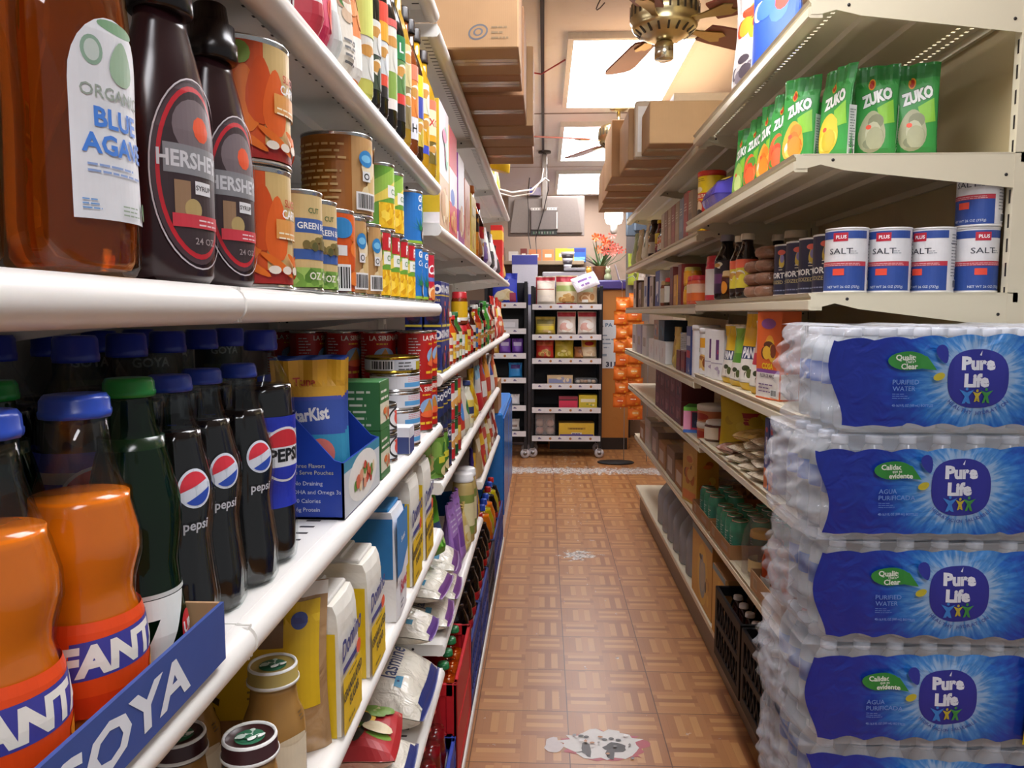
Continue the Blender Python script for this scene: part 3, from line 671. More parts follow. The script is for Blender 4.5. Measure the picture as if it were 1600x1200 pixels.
    s3 = N.new('ShaderNodeMix'); s3.data_type = 'RGBA'; L(mask, s3.inputs['Factor']); L(s2.outputs['Result'], s3.inputs['A']); L(wr.outputs[0], s3.inputs['B'])
    L(s3.outputs['Result'], b.inputs['Base Color'])
    rr = M('ADD', M('MULTIPLY_ADD', gn.outputs['Fac'], .15, .27), M('MULTIPLY', mask, .4)); L(rr, b.inputs['Roughness'])
    bp = N.new('ShaderNodeBump'); bp.inputs['Strength'].default_value = .25; bp.inputs['Distance'].default_value = .002
    L(M('SUBTRACT', M('MULTIPLY', wnz.outputs['Fac'], .4), M('ADD', M('MULTIPLY', seam, 1), M('MULTIPLY', mask, .5))), bp.inputs['Height']); L(bp.outputs[0], b.inputs['Normal'])
    return m
CEIL = 2.65; BACK = 8.6
b = MB(); b.box(-3.2, -2.5, -.06, 2.6, BACK, 0, floor_mat()); struct(b, 'floor')
b = MB(); b.box(-3.2, -2.5, CEIL, 2.6, BACK, CEIL+.06, painted('f0ecea', 'e2dad6', 2.2, .8)); struct(b, 'ceiling')
b = MB(); b.box(-3.2, BACK, 0, 2.6, BACK+.08, CEIL, painted('a8917e', '94806e', 2, .8)); struct(b, 'wall_back')
b = MB(); b.box(-3.28, -2.5, 0, -3.2, BACK, CEIL, painted('cfc4b4', 'bdb0a0', 2, .8)); struct(b, 'wall_left')
b = MB(); b.box(1.42, 1.85, 0, 1.5, BACK, CEIL, painted('b8a288', 'a89078', 2, .8)); struct(b, 'wall_right')
# plain cream pier the right run of shelves ends against, with a pencilled mark
b = MB(); b.box(1.0055, 1.6506, 0, 1.42, 1.95, CEIL, painted('d9cfba', 'cabfa8', 1.5, .7)); pier = struct(b, 'wall_pier')
b = MB(); b.tube([(1.008, 1.6502, 1.475), (1.022, 1.6502, 1.482), (1.028, 1.6502, 1.478), (1.02, 1.6502, 1.45), (1.010, 1.6502, 1.43)], .0008, ink('58524c'), 5); b.tube([(1.003, 1.6502, 1.425), (1.014, 1.6502, 1.431)], .0008, ink('58524c'), 5); b.build('pencil_mark', pier)
# dark ceiling seams and a run of cable
b = MB(); b.box(-.022, 2.3, CEIL-.012, -.004, 8.5, CEIL, '2e2624'); struct(b, 'trim_1')
b = MB(); b.box(-3.2, 5.08, CEIL-.004, 2.0, 5.095, CEIL, '8a776c'); struct(b, 'trim_2')
for i, y in enumerate((.81, 2.03, 3.25, 6.91)):
    b = MB(); b.box(-3.2, y, CEIL-.003, 2.0, y+.008, CEIL, 'b8a498'); struct(b, 'trim_%d' % (i+3))
def troffer():
    f = MB(); W_, L_, t = .305, .61, .028
    wm = ink('f0efe8', .4)
    for s in (-1, 1): f.box(s*W_, -L_, -.03, s*(W_-t), L_, 0, wm); f.box(-W_+t, s*L_, -.03, W_-t, s*(L_-t), 0, wm)
    f.box(-W_+t, -L_+t, -.006, W_-t, L_-t, 0, wm)
    d = MB(); d.box(-W_+t, -L_+t, -.026, W_-t, L_-t, -.018, emit('fbfaff', TROFFER_POWER))
    return [('light_frame', f, None), ('diffuser', d, None)]
nm = ['bright square ceiling light panel behind the nearer ceiling fan', 'bright ceiling light panel beside the second ceiling fan', 'small far ceiling light panel above the service counter', 'ceiling light panel straight above the aisle entrance', 'ceiling light panel over the entrance side of the store', 'ceiling light panel over the next aisle behind the grocery shelves']
for (x, y), l in zip(TROFFERS, nm): place('troffer', troffer, 'ceiling_light', l, 'light', (x, y, CEIL), group='fluorescent ceiling light panels')
# foil sticker worn through on the floor near the entrance: dark paw prints on torn white vinyl with a red rim
R = random.Random(5); b = MB(); A = Art(b, topf(0), lift=.0006, step=.0003)
def ragged(cx, cy, rx, ry, n, j):
    return [(cx+rx*math.cos(2*PI*i/n)*(1+R.uniform(-j, j)), cy+ry*math.sin(2*PI*i/n)*(1+R.uniform(-j, j))) for i in range(n)]
def fan_poly(A, P, c):
    cx = sum(p[0] for p in P)/len(P); cy = sum(p[1] for p in P)/len(P)
    A.put([[(cx, cy), P[i], P[(i+1) % len(P)]] for i in range(len(P))], c)
fan_poly(A, ragged(.0, 0, .135, .085, 34, .16), 'b05058'); fan_poly(A, ragged(-.01, .008, .125, .078, 34, .2), 'd6d2cc')
fan_poly(A, ragged(-.165, -.005, .028, .04, 16, .3), 'cfc4c0')
fan_poly(A, ragged(.03, -.012, .034, .026, 14, .25), '3a3634'); fan_poly(A, ragged(.012, -.045, .018, .03, 12, .3), '444040'); fan_poly(A, ragged(-.06, -.02, .014, .044, 12, .3), '4a4644')
for q in ((.0, .032), (.022, .038), (.044, .03), (-.075, .05), (-.058, .044)): A.ell(q[0], q[1], .009, .007, '4a4644', 12)
for q in range(12): fan_poly(A, ragged(R.uniform(-.1, .1), R.uniform(-.07, .06), R.uniform(.004, .014), R.uniform(.003, .008), 8, .3), R.choice(['b07a50', '7a7470', 'eae6e2']))
t = b.build('floor_sticker', None, (.2, 2.34, 0)); tag(t, 'torn white floor sticker with dark paw marks on the parquet', 'sticker')

# ================================================================ shelving
WH = painted('ebe8e2', 'b0977a', 9, .28, (.70, .82)); CRM = painted('dcd3b8', 'b8a484', 7, .33, (.68, .85)); BPL = painted('a09a94', '8a847e', 3, .5); BPR = painted('c6b68e', 'b4a27c', 2, .6)
SLOT = ink('26221f')
def deck(b, x0, x1, y0, y1, z, mat, holes=()):
    xs = []
    for hx in sorted(holes): xs += [hx-.01, hx+.01]
    e = [x0]+xs+[x1]; T = .002
    for i in range(0, len(e)-1, 2): b.box(e[i], y0, z-T, e[i+1], y1, z, mat)
    for hx in sorted(holes):
        n = int((y1-y0)/.021); st = (y1-y0)/n; h = .0042
        for k in range(n):
            a = y0+k*st; c = a+st; m = (a+c)/2
            b.box(hx-.01, a, z-T, hx+.01, m-h, z, mat); b.box(hx-.01, m+h, z-T, hx+.01, c, z, mat)
            b.box(hx-.01, m-h, z-T, hx-h, m+h, z, mat); b.box(hx+h, m-h, z-T, hx+.01, m+h, z, mat)
def gondola(name, label, side, xf, xb, y0, y1, shelves, base, col, bp, top, xbase=None, holes={}, open_foot=False):
    """side: +1 faces +X (left run), -1 faces -X (right run); shelves: heights"""
    g = 'shelving sections of the left run' if side > 0 else 'shelving sections of the right run'
    t = bpy.data.objects.new(name, None); S.collection.objects.link(t); t.location = (0, 0, 0); tag(t, label, 'shelving', g)
    s = side; Y0, Y1 = y0+.001, y1-.001
    b = MB(); b.box(xb-s*.012, Y0+.003, .02, xb, Y1-.003, top, bp); b.build('back_panel', t)
    for y in (Y0, Y1-.024):
        b = MB(); b.box(xb-s*.02, y, 0, xb+s*.022, y+.024, top, col)
        for k in range(int((top-.3)/.05)): b.box(xb+s*.0222, y+.008, .25+k*.05, xb+s*.0226, y+.0135, .278+k*.05, SLOT)
        b.build('upright', t)
    xk = xbase if xbase is not None else xf
    b = MB()
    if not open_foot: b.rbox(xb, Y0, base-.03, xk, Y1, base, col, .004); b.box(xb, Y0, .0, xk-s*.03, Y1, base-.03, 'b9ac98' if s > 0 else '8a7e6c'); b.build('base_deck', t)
    for z in shelves:
        dp = z[1] if isinstance(z, tuple) else 0; z = z[0] if isinstance(z, tuple) else z; xx = xf+s*dp
        b = MB(); deck(b, min(xb, xx-s*.018), max(xb, xx-s*.018), Y0, Y1, z, col, holes.get(z, ()))
        b.box(xb, Y0, z-.02, xb+s*.01, Y1, z-.002, col)
        for q in (.35, .62): xq = xx+(xb-xx)*q; b.prism([(xq-.02, z-.002), (xq-.014, z-.012), (xq+.014, z-.012), (xq+.02, z-.002)], 'y', Y0+.03, Y1-.03, col)
        if s > 0:
            n = int((Y1-Y0-.03)/.0275)
            for k in range(n):
                y = Y0+.02+k*.0275; b.box(xx-.058, y, z+.0001, xx-.040, y+.0055, z+.0004, SLOT); b.box(xx-.058, y, z-.0024, xx-.040, y+.0055, z-.0021, SLOT)
        d = b.build('shelf', t)
        l = MB()
        if s > 0:
            c = (xx-.016, z-.0159); P = [(xx-.02, z-.031), (xx-.032, z-.026), (xx-.032, z-.002), (xx-.02, z-.0003)]+[(c[0]+.016*math.cos(a), c[1]+.0155*math.sin(a)) for a in [PI*.5-PI*i/10 for i in range(11)]]
            l.prism(P, 'y', Y0+.0015, Y1-.0015, col, True)
        else:
            P = [(xx, z-.0005), (xx+.004, z-.007), (xx+.010, z-.010), (xx+.010, z-.013), (xx+.001, z-.016), (xx+.001, z-.034), (xx+.005, z-.037), (xx+.03, z-.037), (xx+.03, z-.003), (xx+.012, z-.0003)]
            l.prism(P, 'y', Y0+.0015, Y1-.0015, col)
        l.build('lip', d)
        for y in (Y0+.0005, Y1-.0035):
            l = MB(); x2 = xb+s*.02; x1 = xx-s*.006
            l.prism([(x1, z-.001), (x1, z-.03), (x1-s*.02, z-.03), (x1-s*.05, z-.022 if s < 0 else z-.03), (x1-s*.10, z-.034), (x2, z-.072), (x2, z-.001)], 'y', y, y+.003, col)
            for q in ((x1-s*.075, z-.013), (x2-s*.012+s*.03, z-.045)): l.lathe([(.0035, 0), (.0035, .0006)], SLOT, 10, xf=Matrix.Translation((q[0], y-.0005, q[1])) @ Matrix.Rotation(-PI/2, 4, 'X'))
            l.build('bracket', d)
    return t
XL = -.245; XLB = -.66; XR = .555; XRB = .985
LY = [-.594, .626, 1.846, 3.066, 4.286, 5.506]; RY = [1.65, 2.87, 4.09, 5.31]
ZL = dict(top=2.075, sauce=1.682, can=1.397, soda=1.109, sugar=.846, rice=.487); ZC = dict(top=2.045, cereal=1.588, jam=1.226, mid=.958, low=.687, rice=.545)
GL = 'white steel shelving section '
gondola('gondola_shelving', GL+'holding syrup and orange soda bottles', 1, XL, XLB, LY[0], LY[1], list(ZL.values()), .1, WH, BPL, 2.12, -.222)
gondola('gondola_shelving', GL+'holding stacked cans and paper sugar sacks', 1, XL, XLB, LY[1], LY[2], list(ZL.values()), .1, WH, BPL, 2.12, -.222)
gondola('gondola_shelving', GL+'with tall cereal boxes next to the canned food', 1, XL, XLB, LY[2], LY[3], [v for k, v in ZC.items() if k != 'low'], .1, WH, BPL, 2.10, -.222)
gondola('gondola_shelving', GL+'last but one before the blue cooler', 1, XL, XLB, LY[3], LY[4], [v for k, v in ZC.items() if k != 'rice'], .1, WH, BPL, 2.10, -.222)
gondola('gondola_shelving', GL+'above the blue cooler', 1, XL, XLB, LY[4], LY[5], [ZC['top'], ZC['cereal'], ZC['jam']], .1, WH, BPL, 2.10, None, {}, True)
ZR = dict(top=2.01, drink=1.702, salt=1.416, flour=1.152, snack=.907, can=.54); ZS = dict(top=2.0, drink=1.672, salt=1.406, flour=1.13, snack=.887, can=.54)
SB = [v for k, v in ZS.items() if k not in ('snack', 'can')]+[(ZS['snack'], -.025), (ZS['can'], -.075)]
GR = 'cream steel shelving section '
gondola('gondola_shelving', GR+'holding drink powder pouches and salt', -1, XR, XRB, RY[0], RY[1], [(ZR['top'], .02), (ZR['drink'], .04), ZR['salt'], ZR['flour'], (ZR['snack'], -.025), (ZR['can'], -.075)], .175, CRM, BPR, 2.5, .645, {ZR['top']: (XR+.03, XR+.055, XRB-.06, XRB-.03)})
gondola('gondola_shelving', GR+'with the yellow canister at its start', -1, XR, XRB, RY[1], RY[2], SB, .175, CRM, BPR, 2.5, .645)
gondola('gondola_shelving', GR+'at the far end beside the hanging chip bags', -1, XR, XRB, RY[2], RY[3], SB, .175, CRM, BPR, 2.5, .645)
# ================================================================ left run: what stands on it
RL = PI/2; RR = -PI/2; EPS = .0006
ORD = ['first', 'second', 'third', 'fourth', 'fifth', 'sixth', 'seventh', 'eighth', 'ninth', 'tenth', 'eleventh', 'twelfth']
def left(px, r, z, gap=.006):
    """stands r deep behind the left lip so that its aisle-side edge shows at column px"""
    X = XL-gap-r; return (X, y_at(px, X+r, z+.05), z+EPS)
def right(px, r, z, gap=.006, xf=XR):
    X = xf+gap+r; return (X, y_at(px, X-r, z+.05), z+EPS)
# ---- can shelf
z = ZL['can']
place('agave', agave, 'syrup_bottle', 'amber agave syrup bottle with white organic label and red cap', 'bottle', (-.288, .466, z+EPS), math.radians(80), 'agave syrup bottles', scale=(1, 1, .93))
place('agave', agave, 'syrup_bottle', 'agave bottle cut off at the photo edge, nearer than the other', 'bottle', (-.300, .352, z+EPS), math.radians(66), 'agave syrup bottles', scale=(1, 1, .93))
place('choc', chocolate, 'chocolate_syrup_bottle', 'dark brown chocolate syrup bottle beside the amber agave bottle', 'bottle', (-.290, .590, z+EPS), math.radians(76), 'chocolate syrup bottles', scale=(1.12, 1.12, .97))
place('choc', chocolate, 'chocolate_syrup_bottle', 'dark brown chocolate syrup bottle beside the large carrot cans', 'bottle', (-.292, .684, z+EPS), math.radians(74), 'chocolate syrup bottles', scale=(1.06, 1.06, .945))
big = lambda a: can(.051, .118, a)
small = lambda a: can(.0375, .112, a)
cc = [('carrot big', big(art_carrots), -.308, .776, 0, 'large orange can of sliced carrots, lower of the stacked two'), ('carrot big', big(art_carrots), -.306, .774, .1186, 'large orange can of sliced carrots, upper of the stacked two'),
      ('beans', small(art_beans), -.290, .873, 0, 'can of cut green beans touching the carrot cans'), ('beans', small(art_beans), -.294, .950, 0, 'can of cut green beans, further of the two'),
      ('carrot s', small(art_carrot2), -.293, 1.032, 0, 'small orange carrot can with round blue seal'), ('potato s', small(art_potato), -.295, 1.113, 0, 'small potato can under the large potato can'),
      ('potato s', small(art_potato), -.291, 1.193, 0, 'small potato can next to the stacked corn cans'),
      ('potato big', big(art_potato), -.303, 1.135, .1126, 'large brown potato can on top of the small cans'),
      ('corn2', small(art_corn2), -.292, 1.275, 0, 'yellow corn can, first in the low corn row'), ('corn2', small(art_corn2), -.292, 1.356, 0, 'yellow corn can, second in the low corn row'), ('corn2', small(art_corn2), -.292, 1.437, 0, 'yellow corn can, third in the low corn row'), ('corn2', small(art_corn2), -.292, 1.518, 0, 'yellow corn can touching the blue coconut can'),
      ('corn', small(art_corn), -.292, 1.315, .1126, 'green corn can stacked on the low corn row'), ('corn', small(art_corn), -.292, 1.40, .1126, 'green corn can half hidden behind the other green corn can'),
      ('coco', small(art_coco), -.290, 1.60, 0, 'blue coconut milk can, lower of the stacked two'), ('coco', small(art_coco), -.290, 1.602, .1126, 'blue coconut milk can, upper of the stacked two'),
      ('coco', small(art_coco), -.290, 1.681, 0, 'blue coconut milk can next to the red can'), ('cream', small(art_cream), -.289, 1.765, 0, 'red cream can at the end of the can shelf')]
for k, mk, X, Y, dz, l in cc: place(k, mk, 'food_can', l, 'can', (X, Y, z+EPS+dz), RL-.75, 'cans on the can shelf')
# ---- sauce shelf
z = ZL['sauce']
bags = [(505, 'ece6e2', [('r', -1, .0, 1, .2, 'c83848'), ('b', -.8, .25, .8, .9, ['e8d8d8', 'c8d4b8', 'd86060'], 9, .3)], 'white seasoning bag with red edge at the start of the sauce shelf'),
        (518, 'd02858', [('r', -.6, .5, .7, .8, '8a3aa0'), ('b', -.8, .1, .8, .5, ['f06050', 'e84848'], 6, .4)], 'bright pink and red seasoning bag'),
        (534, 'e8ece4', [('b', -.9, .4, .9, .95, ['e8f0e0', '5c9a4c', 'd8e0d0'], 10, .3), ('r', -1, .02, 1, .3, 'd8dcd8')], 'white bag printed with green herbs'),
        (553, 'e8dfd0', [('b', -.9, .35, .9, .9, ['d8b898', 'f0e4d0', 'c89878', '4c8838'], 12, .35), ('l', -.7, .08, .7, .28, 4, '707070')], 'cream bag printed with garlic bulbs'),
        (566, 'e88a4a', [('r', -.9, .05, .9, .35, 'f0ece4'), ('b', -.8, .4, .8, .9, ['f0a060', 'c85a28'], 7, .4)], 'narrow orange seasoning bag')]
for i, (px, c, ops, l) in enumerate(bags):
    place('seas%d' % i, pouch(.050, .19, .05, flat(c, *ops), c, i), 'seasoning_bag', l, 'bag', left(px, .028, z), RL, 'seasoning bags on the sauce shelf')
bots = [(582, .24, .026, 'd8d86c', 'd0b8c0', [(.5, 'e0e0d8'), (.5, 'dce478', '')], 'lime yellow juice bottle with pale cap'),
        (594, .25, .027, '1a1a16', '202020', [(.4, '3c4a38'), (.4, 'dcdcd8')], 'dark bottle with grey label behind the lime yellow one'),
        (606, .29, .027, '160c0a', 'c02a20', [(.12, '1a1210'), (.12, 'e04a30'), (.35, 'd8dcdc'), (.2, 'f0a820'), (.2, 'e84830')], 'black vinegar bottle with red and white label'),
        (620, .29, .027, '1c1410', '2c2420', [(.12, 'f0e8e0'), (.3, '88a848'), (.5, 'e0e0d4'), (.08, 'd86058')], 'dark bottle with pale green and white label'),
        (633, .29, .027, '120f0d', '1c7a3c', [(.2, '18120e'), (.12, 'd83c34'), (.4, '5c8848'), (.28, '1c7c40', 'L', 'f4f4f4')], 'dark bottle with green label and red stripe'),
        (642, .30, .026, 'b08a2c', 'b8963c', [(.5, '8a7a50'), (.5, 'd8c890')], 'tall golden oil bottle with gold cap'),
        (653, .28, .029, '7a3a14', '201814', [(.3, 'e0e0e8', 'H', '202020'), (.5, 'e88838'), (.2, 'f08060')], 'brown bottle with orange slice label'),
        (661, .28, .028, '3a2412', '1c1618', [(.4, 'c8b040'), (.3, '3c4ca8'), (.3, 'f0d020')], 'dark bottle with yellow and blue label'),
        (670, .29, .030, 'c8961c', '241a12', [(.12, '3a48b8'), (.45, 'd8a020'), (.43, 'e8e4c8')], 'golden cooking oil bottle'),
        (681, .28, .031, 'b0881c', '2a1c14', [(.35, '6c5c20'), (.1, 'd8a020'), (.4, 'd8dcb4', 'EXO', 'c83030'), (.15, 'f07858')], 'oil bottle with pale label beside the cereal boxes')]
for i, (px, h, r, c, cap, bands, l) in enumerate(bots):
    place('bt%d' % i, sauce(h, r, c, cap, lab2(*bands), .42), 'sauce_bottle', l, 'bottle', left(px, r, z, .004), RL-.5, 'bottles on the sauce shelf')
# ---- soda shelf
z = ZL['soda']
def tray():
    t = .003; L_, D, H = .62, .25, .045; b = MB(); c = cardboard('b08a62')
    b.box(-L_/2, -D/2, 0, L_/2, D/2, t, c); b.box(-L_/2, D/2-t, t, L_/2, D/2, H, c)
    for s in (-1, 1): b.box(s*L_/2, -D/2, t, s*(L_/2-t), D/2, H, c)
    f = MB(); f.box(-L_/2, -D/2-t, 0, L_/2, -D/2-.0002, H, ink('3a5296', .5)); A = Art(f, front(-D/2-t)); A.text('GOYA', .17, .022, .026, 'e4e8ee', .03, 0, 1.5); A.text('GOYA', -.1, .022, .026, 'e4e8ee', .03, 0, 1.5)
    return [('tray', b, None), ('printed_front', f, None)]
place('tray', tray, 'cardboard_tray', 'low blue fronted cardboard tray holding the glass soda bottles', 'tray', (-.372, .250, z+EPS), RL)
zt = z+.0042
for X, Y, l in ((-.287, .374, 'orange soda bottle cut off at the photo edge, nearest one'), (-.287, .456, 'orange soda bottle in front of the green soda bottle')):
    place('fanta', fanta, 'orange_soda_bottle', l, 'bottle', (X, Y, zt), math.radians(72), 'orange soda bottles in the tray')
for X, Y, l in ((-.292, .5265, 'dark green soda bottle with white seven label'), (-.372, .498, 'green capped soda bottle behind the orange soda')):
    place('seven', seven, 'lemon_soda_bottle', l, 'bottle', (X, Y, zt), math.radians(62), 'green soda bottles in the tray')
for X, Y, l in ((-.298, .597, 'glass cola bottle first in line after the tray'), (-.302, .664, 'glass cola bottle second in line after the tray'), (-.296, .731, 'glass cola bottle third in line, beside the plastic cola bottle')):
    place('pglass', pepsi_glass, 'cola_bottle', l, 'bottle', (X, Y, z+EPS), math.radians(58), 'small glass cola bottles')
place('p20', pepsi20, 'cola_bottle', 'plastic cola bottle with full blue wrap label beside the tuna display', 'bottle', (-.298, .797, z+EPS), math.radians(62), 'plastic cola bottles')
for k, Y in enumerate((.595, .67, .745, .82, .895)): place('pplain', pepsi_plain, 'cola_bottle', 'plastic cola bottle in the second row, %s from the near end' % ORD[k], 'bottle', (-.372, Y, z+EPS), .9, 'plastic cola bottles')
for k, Y in enumerate((.605, .68, .755, .83)): place('pplain', pepsi_plain, 'cola_bottle', 'plastic cola bottle in the shaded back row, %s from the near end' % ORD[k], 'bottle', (-.447, Y, z+EPS), .9, 'plastic cola bottles')
# tuna pouch display
def tuna_display():
    w, d, h, t = .21, .15, .175, .003; c = ink('1c3fa4', .35); b = MB()   # local front faces the aisle, near side is local -X
    b.box(-w/2, -d/2, 0, w/2, d/2, t, c)
    b.prism([(-d/2, 0), (d/2, 0), (d/2, h), (d/2-.05, h*.99), (-d/2+.012, h*.44), (-d/2, h*.42)], 'x', -w/2, -w/2+t, c)
    b.prism([(-d/2, 0), (d/2, 0), (d/2, h), (d/2-.05, h*.99), (-d/2+.012, h*.44), (-d/2, h*.42)], 'x', w/2-t, w/2, c)
    b.box(-w/2, d/2-t, 0, w/2, d/2, h, c); b.box(-w/2, -d/2, 0, w/2, -d/2+t, h*.42, c)
    s = MB(); A = Art(s, lside(-w/2))    # u runs from -d/2 (back) to d/2 (aisle)
    A.poly([(-d/2, h*.74), (d/2-.052-.035, h*.74), (-d/2+.05, h*.985), (-d/2, h)], '2f8098'); A.text('Light Tuna', -d/2+.052, h*.80, .0105, 'e8ecf0', .02, 0, .8); A.text('Gourmet', -d/2+.035, h*.91, .006, '9cc0c8', .01)
    A.poly([(-d/2, h*.62), (-d/2+.03, h*.66), (-d/2+.07, h*.70), (-d/2+.08, h*.675), (-d/2+.03, h*.63), (-d/2, h*.58)], 'dcdfe0')
    A.text('Three Flavors', -d/2+.105, h*.40, .0052, 'c8c4a0', .0); A.text('Single Serve Pouches', -d/2+.105, h*.35, .0052, 'c8c4a0', .0)
    for k, q in enumerate(('No Draining', 'DHA and Omega 3s', '70 Calories', '16g Protein')): A.text(q, -d/2+.085, h*(.27-.065*k), .0052, 'd8dce8', .0, align=-1); A.rect(-d/2+.074, h*(.255-.065*k), -d/2+.081, h*(.285-.065*k), '6f8fd8')
    f = MB(); A = Art(f, front(-d/2)); A.rect(-w/2, .001, w/2, h*.42, 'd8dce0'); A.rect(-w/2, h*.34, w/2, h*.42, '3a90b0'); A.ell(0, .038, .085, .034, 'f2f0ea', 24); A.blobs(-.06, .018, .06, .058, ['d86a4c', '6a9a44', 'e8a080', 'f0d8b0', 'c84838'], 20, .3)
    p = MB()
    p.box(-.06, -.03, .004, .0, -.027, h*.62, ink('b8bac4', .5), Matrix.Rotation(.12, 4, 'X'))
    return [('display_box', b, None), ('side_print', s, None), ('front_print', f, None), ('card_flap', p, None)]
zd = z+EPS; YD = 1.062; XD = -.330
place('tunad', tuna_display, 'display_box', 'blue cardboard display box of tuna pouches', 'box', (XD, YD, zd), RL)
def tuna_art(A, w, h): A.rect(-w, h*.68, w, h*.985, 'e8b030'); A.rect(-w, h*.66, w, h*.70, '4a58b8'); A.rect(-w, h*.40, w, h*.67, '3a58b0'); A.text('StarKist', 0, h*.56, h*.095, 'f4f4f4', .04, .1, .72); A.rect(-w, 0, w, h*.40, '3aa0c8'); A.ell(w*.3, h*.25, w*.4, h*.12, 'f08070'); A.text('Tuna', -w*.1, h*.82, h*.06, 'c84830', .02)
for k in range(3):
    place('tunap', pouch(.095, .165, .014, tuna_art, '3a58b0', 3), 'tuna_pouch', 'yellow topped tuna pouch in the blue display, %s from the near side' % ORD[k], 'pouch', (XD+.024-.006*k, YD-.078+.032*k, zd+.042), math.radians(14), 'tuna pouches', tilt=(.04, 0))
# behind the display: small cartons, flat tins, red tins
grn = carton(.07, .075, .078, flat('e0dcc4', ('r', -1, .55, 1, 1, '3c7a44'), ('r', -1, 0, 1, .14, '3c7a44'), ('l', -.8, .62, .8, .9, 2, 'e8e8d8'), ('b', -.8, .14, .9, .5, ['e8783c', 'd8c8a0', 'c86030'], 6, .5)), flat('3c7a44', ('l', -.7, .1, .7, .9, 6, 'd8e0c8')), '3c7a44')
P = left(590, .037, z)
place('grn', grn, 'food_carton', 'green and cream food carton, lower of two beside the blue display', 'box', (XL-.05, 1.225, z+EPS), RL, 'green food cartons')
place('grn', grn, 'food_carton', 'green and cream food carton, upper of two beside the blue display', 'box', (XL-.05, 1.225, z+EPS+.0786), RL, 'green food cartons')
place('ylw', carton(.06, .09, .15, flat('e8a020', ('e', .3, .75, .45, .14, 'f0ece0'), ('e', .3, .75, .3, .1, '5a3018'), ('r', -1, .05, 1, .3, 'f0c840'), ('l', -.7, .35, .5, .5, 4, '5a3810')), flat('d89018', ('l', -.7, .2, .7, .8, 6, '6a4010')), 'e0a028', top='e8b038'), 'grocery_carton', 'yellow carton with oval emblem behind the green food cartons', 'box', (XL-.145, 1.225, z+EPS), RL)
lob = can(.042, .052, art_lobster); fw = can(.05, .036, art_flatwhite); fg = can(.055, .032, art_flatgold, metal('c8a83c', .2))
for k in range(2): place('lob', lob, 'flat_tin', 'white tin with red crab emblem, %s of the stacked two' % ('lower', 'upper')[k], 'tin', (-.305, 1.352, z+EPS+k*.0526), .95, 'crab tins')
place('navy', carton(.05, .05, .05, flat('3c4c8c', ('r', -1, .6, 1, 1, 'e4e6ee')), flat('34447c', ('r', -1, .65, 1, 1, 'e8eaf0')), 'e8eaf0', top='eef0f4'), 'grocery_carton', 'little white and navy carton in front of the flat blue tins', 'box', (-.276, 1.438, z+EPS), RL)
for k in range(4): place('fw', fw, 'flat_tin', 'white and blue flat tin, %s from the bottom of the front stack' % ORD[k], 'tin', (-.300, 1.53, z+EPS+k*.0366), .9, 'flat blue tins')
place('fg', fg, 'flat_tin', 'gold rimmed flat tin on top of the white and blue tins', 'tin', (-.306, 1.535, z+EPS+.1466), .9, 'gold rimmed tins')
for k in range(4): place('fg', fg, 'flat_tin', 'gold rimmed flat tin in the shaded stack behind, %s from the bottom' % ORD[k], 'tin', (-.43, 1.44, z+EPS+k*.0326), .9, 'gold rimmed tins')
red = can(.0385, .112, art_red); n = 0
cols = [(-.289, 1.788, 'at the aisle edge by the shelf end'), (-.289, 1.707, 'at the aisle edge, before the last stack'), (-.371, 1.79, 'second row back at the shelf end'), (-.371, 1.709, 'second row back, before the last stack'), (-.452, 1.79, 'third row back at the shelf end'), (-.40, 1.60, 'standing free behind the flat tins'), (-.533, 1.79, 'fourth row back at the shelf end'), (-.614, 1.79, 'in the darkest back corner'), (-.452, 1.709, 'third row back, before the last stack'), (-.533, 1.709, 'fourth row back, before the last stack')]
for X, Y, d in cols:
    for k in range(1 if 'free' in d else 2):
        place('redcan', red, 'red_fish_can', 'red fish can, %s, %s' % (('lower', 'upper')[k] if 'free' not in d else 'single', d), 'can', (X, Y, z+EPS+k*.1126), RL-.85+(k*7+int(X*100)) % 5*.25-.3, 'red fish cans')
for k, (X, Y) in enumerate(((-.52, .98), (-.60, .98), (-.56, 1.08), (-.60, 1.2), (-.56, 1.3))):
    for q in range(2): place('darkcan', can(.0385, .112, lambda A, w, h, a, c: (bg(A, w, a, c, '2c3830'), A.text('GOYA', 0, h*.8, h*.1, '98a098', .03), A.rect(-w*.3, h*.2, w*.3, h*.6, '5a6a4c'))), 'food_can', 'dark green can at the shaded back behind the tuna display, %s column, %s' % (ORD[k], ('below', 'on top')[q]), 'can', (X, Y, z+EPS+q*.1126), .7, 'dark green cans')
# ---- sugar shelf
z = ZL['sugar']
place('frD', frappe('3c1c1e'), 'coffee_drink_bottle', 'coffee drink bottle with dark brown lid, fuller in view', 'bottle', (-.268, .66, z+EPS), 1.0, 'bottled coffee drinks')
place('frD', frappe('3c1c1e'), 'coffee_drink_bottle', 'coffee drink bottle with dark brown lid under the blue tray', 'bottle', (-.335, .66, z+EPS), 1.0, 'bottled coffee drinks')
place('frT', frappe('b09a54'), 'coffee_drink_bottle', 'coffee drink bottle with tan lid beside the brown sugar', 'bottle', (-.291, .785, z+EPS), 1.0, 'bottled coffee drinks', scale=(1.06, 1.06, 1.06))
place('frT', frappe('b09a54'), 'coffee_drink_bottle', 'coffee drink bottle with tan lid deeper on the shelf', 'bottle', (-.375, .765, z+EPS), 1.0, 'bottled coffee drinks')
def dark_art(A, w, h): A.rect(-w*.96, h*.3, w*.9, h*.9, 'e0b818'); A.rect(w*.05, h*.66, w*.4, h*.92, '8a6a4c'); A.text('DARK', -w*.62, h*.52, h*.13, '4a3a14', .04, 1.45); A.ell(w*.62, h*.8, w*.12, h*.05, '4858a0'); A.lines(-w*.1, h*.4, w*.6, h*.5, 3, '8a7020')
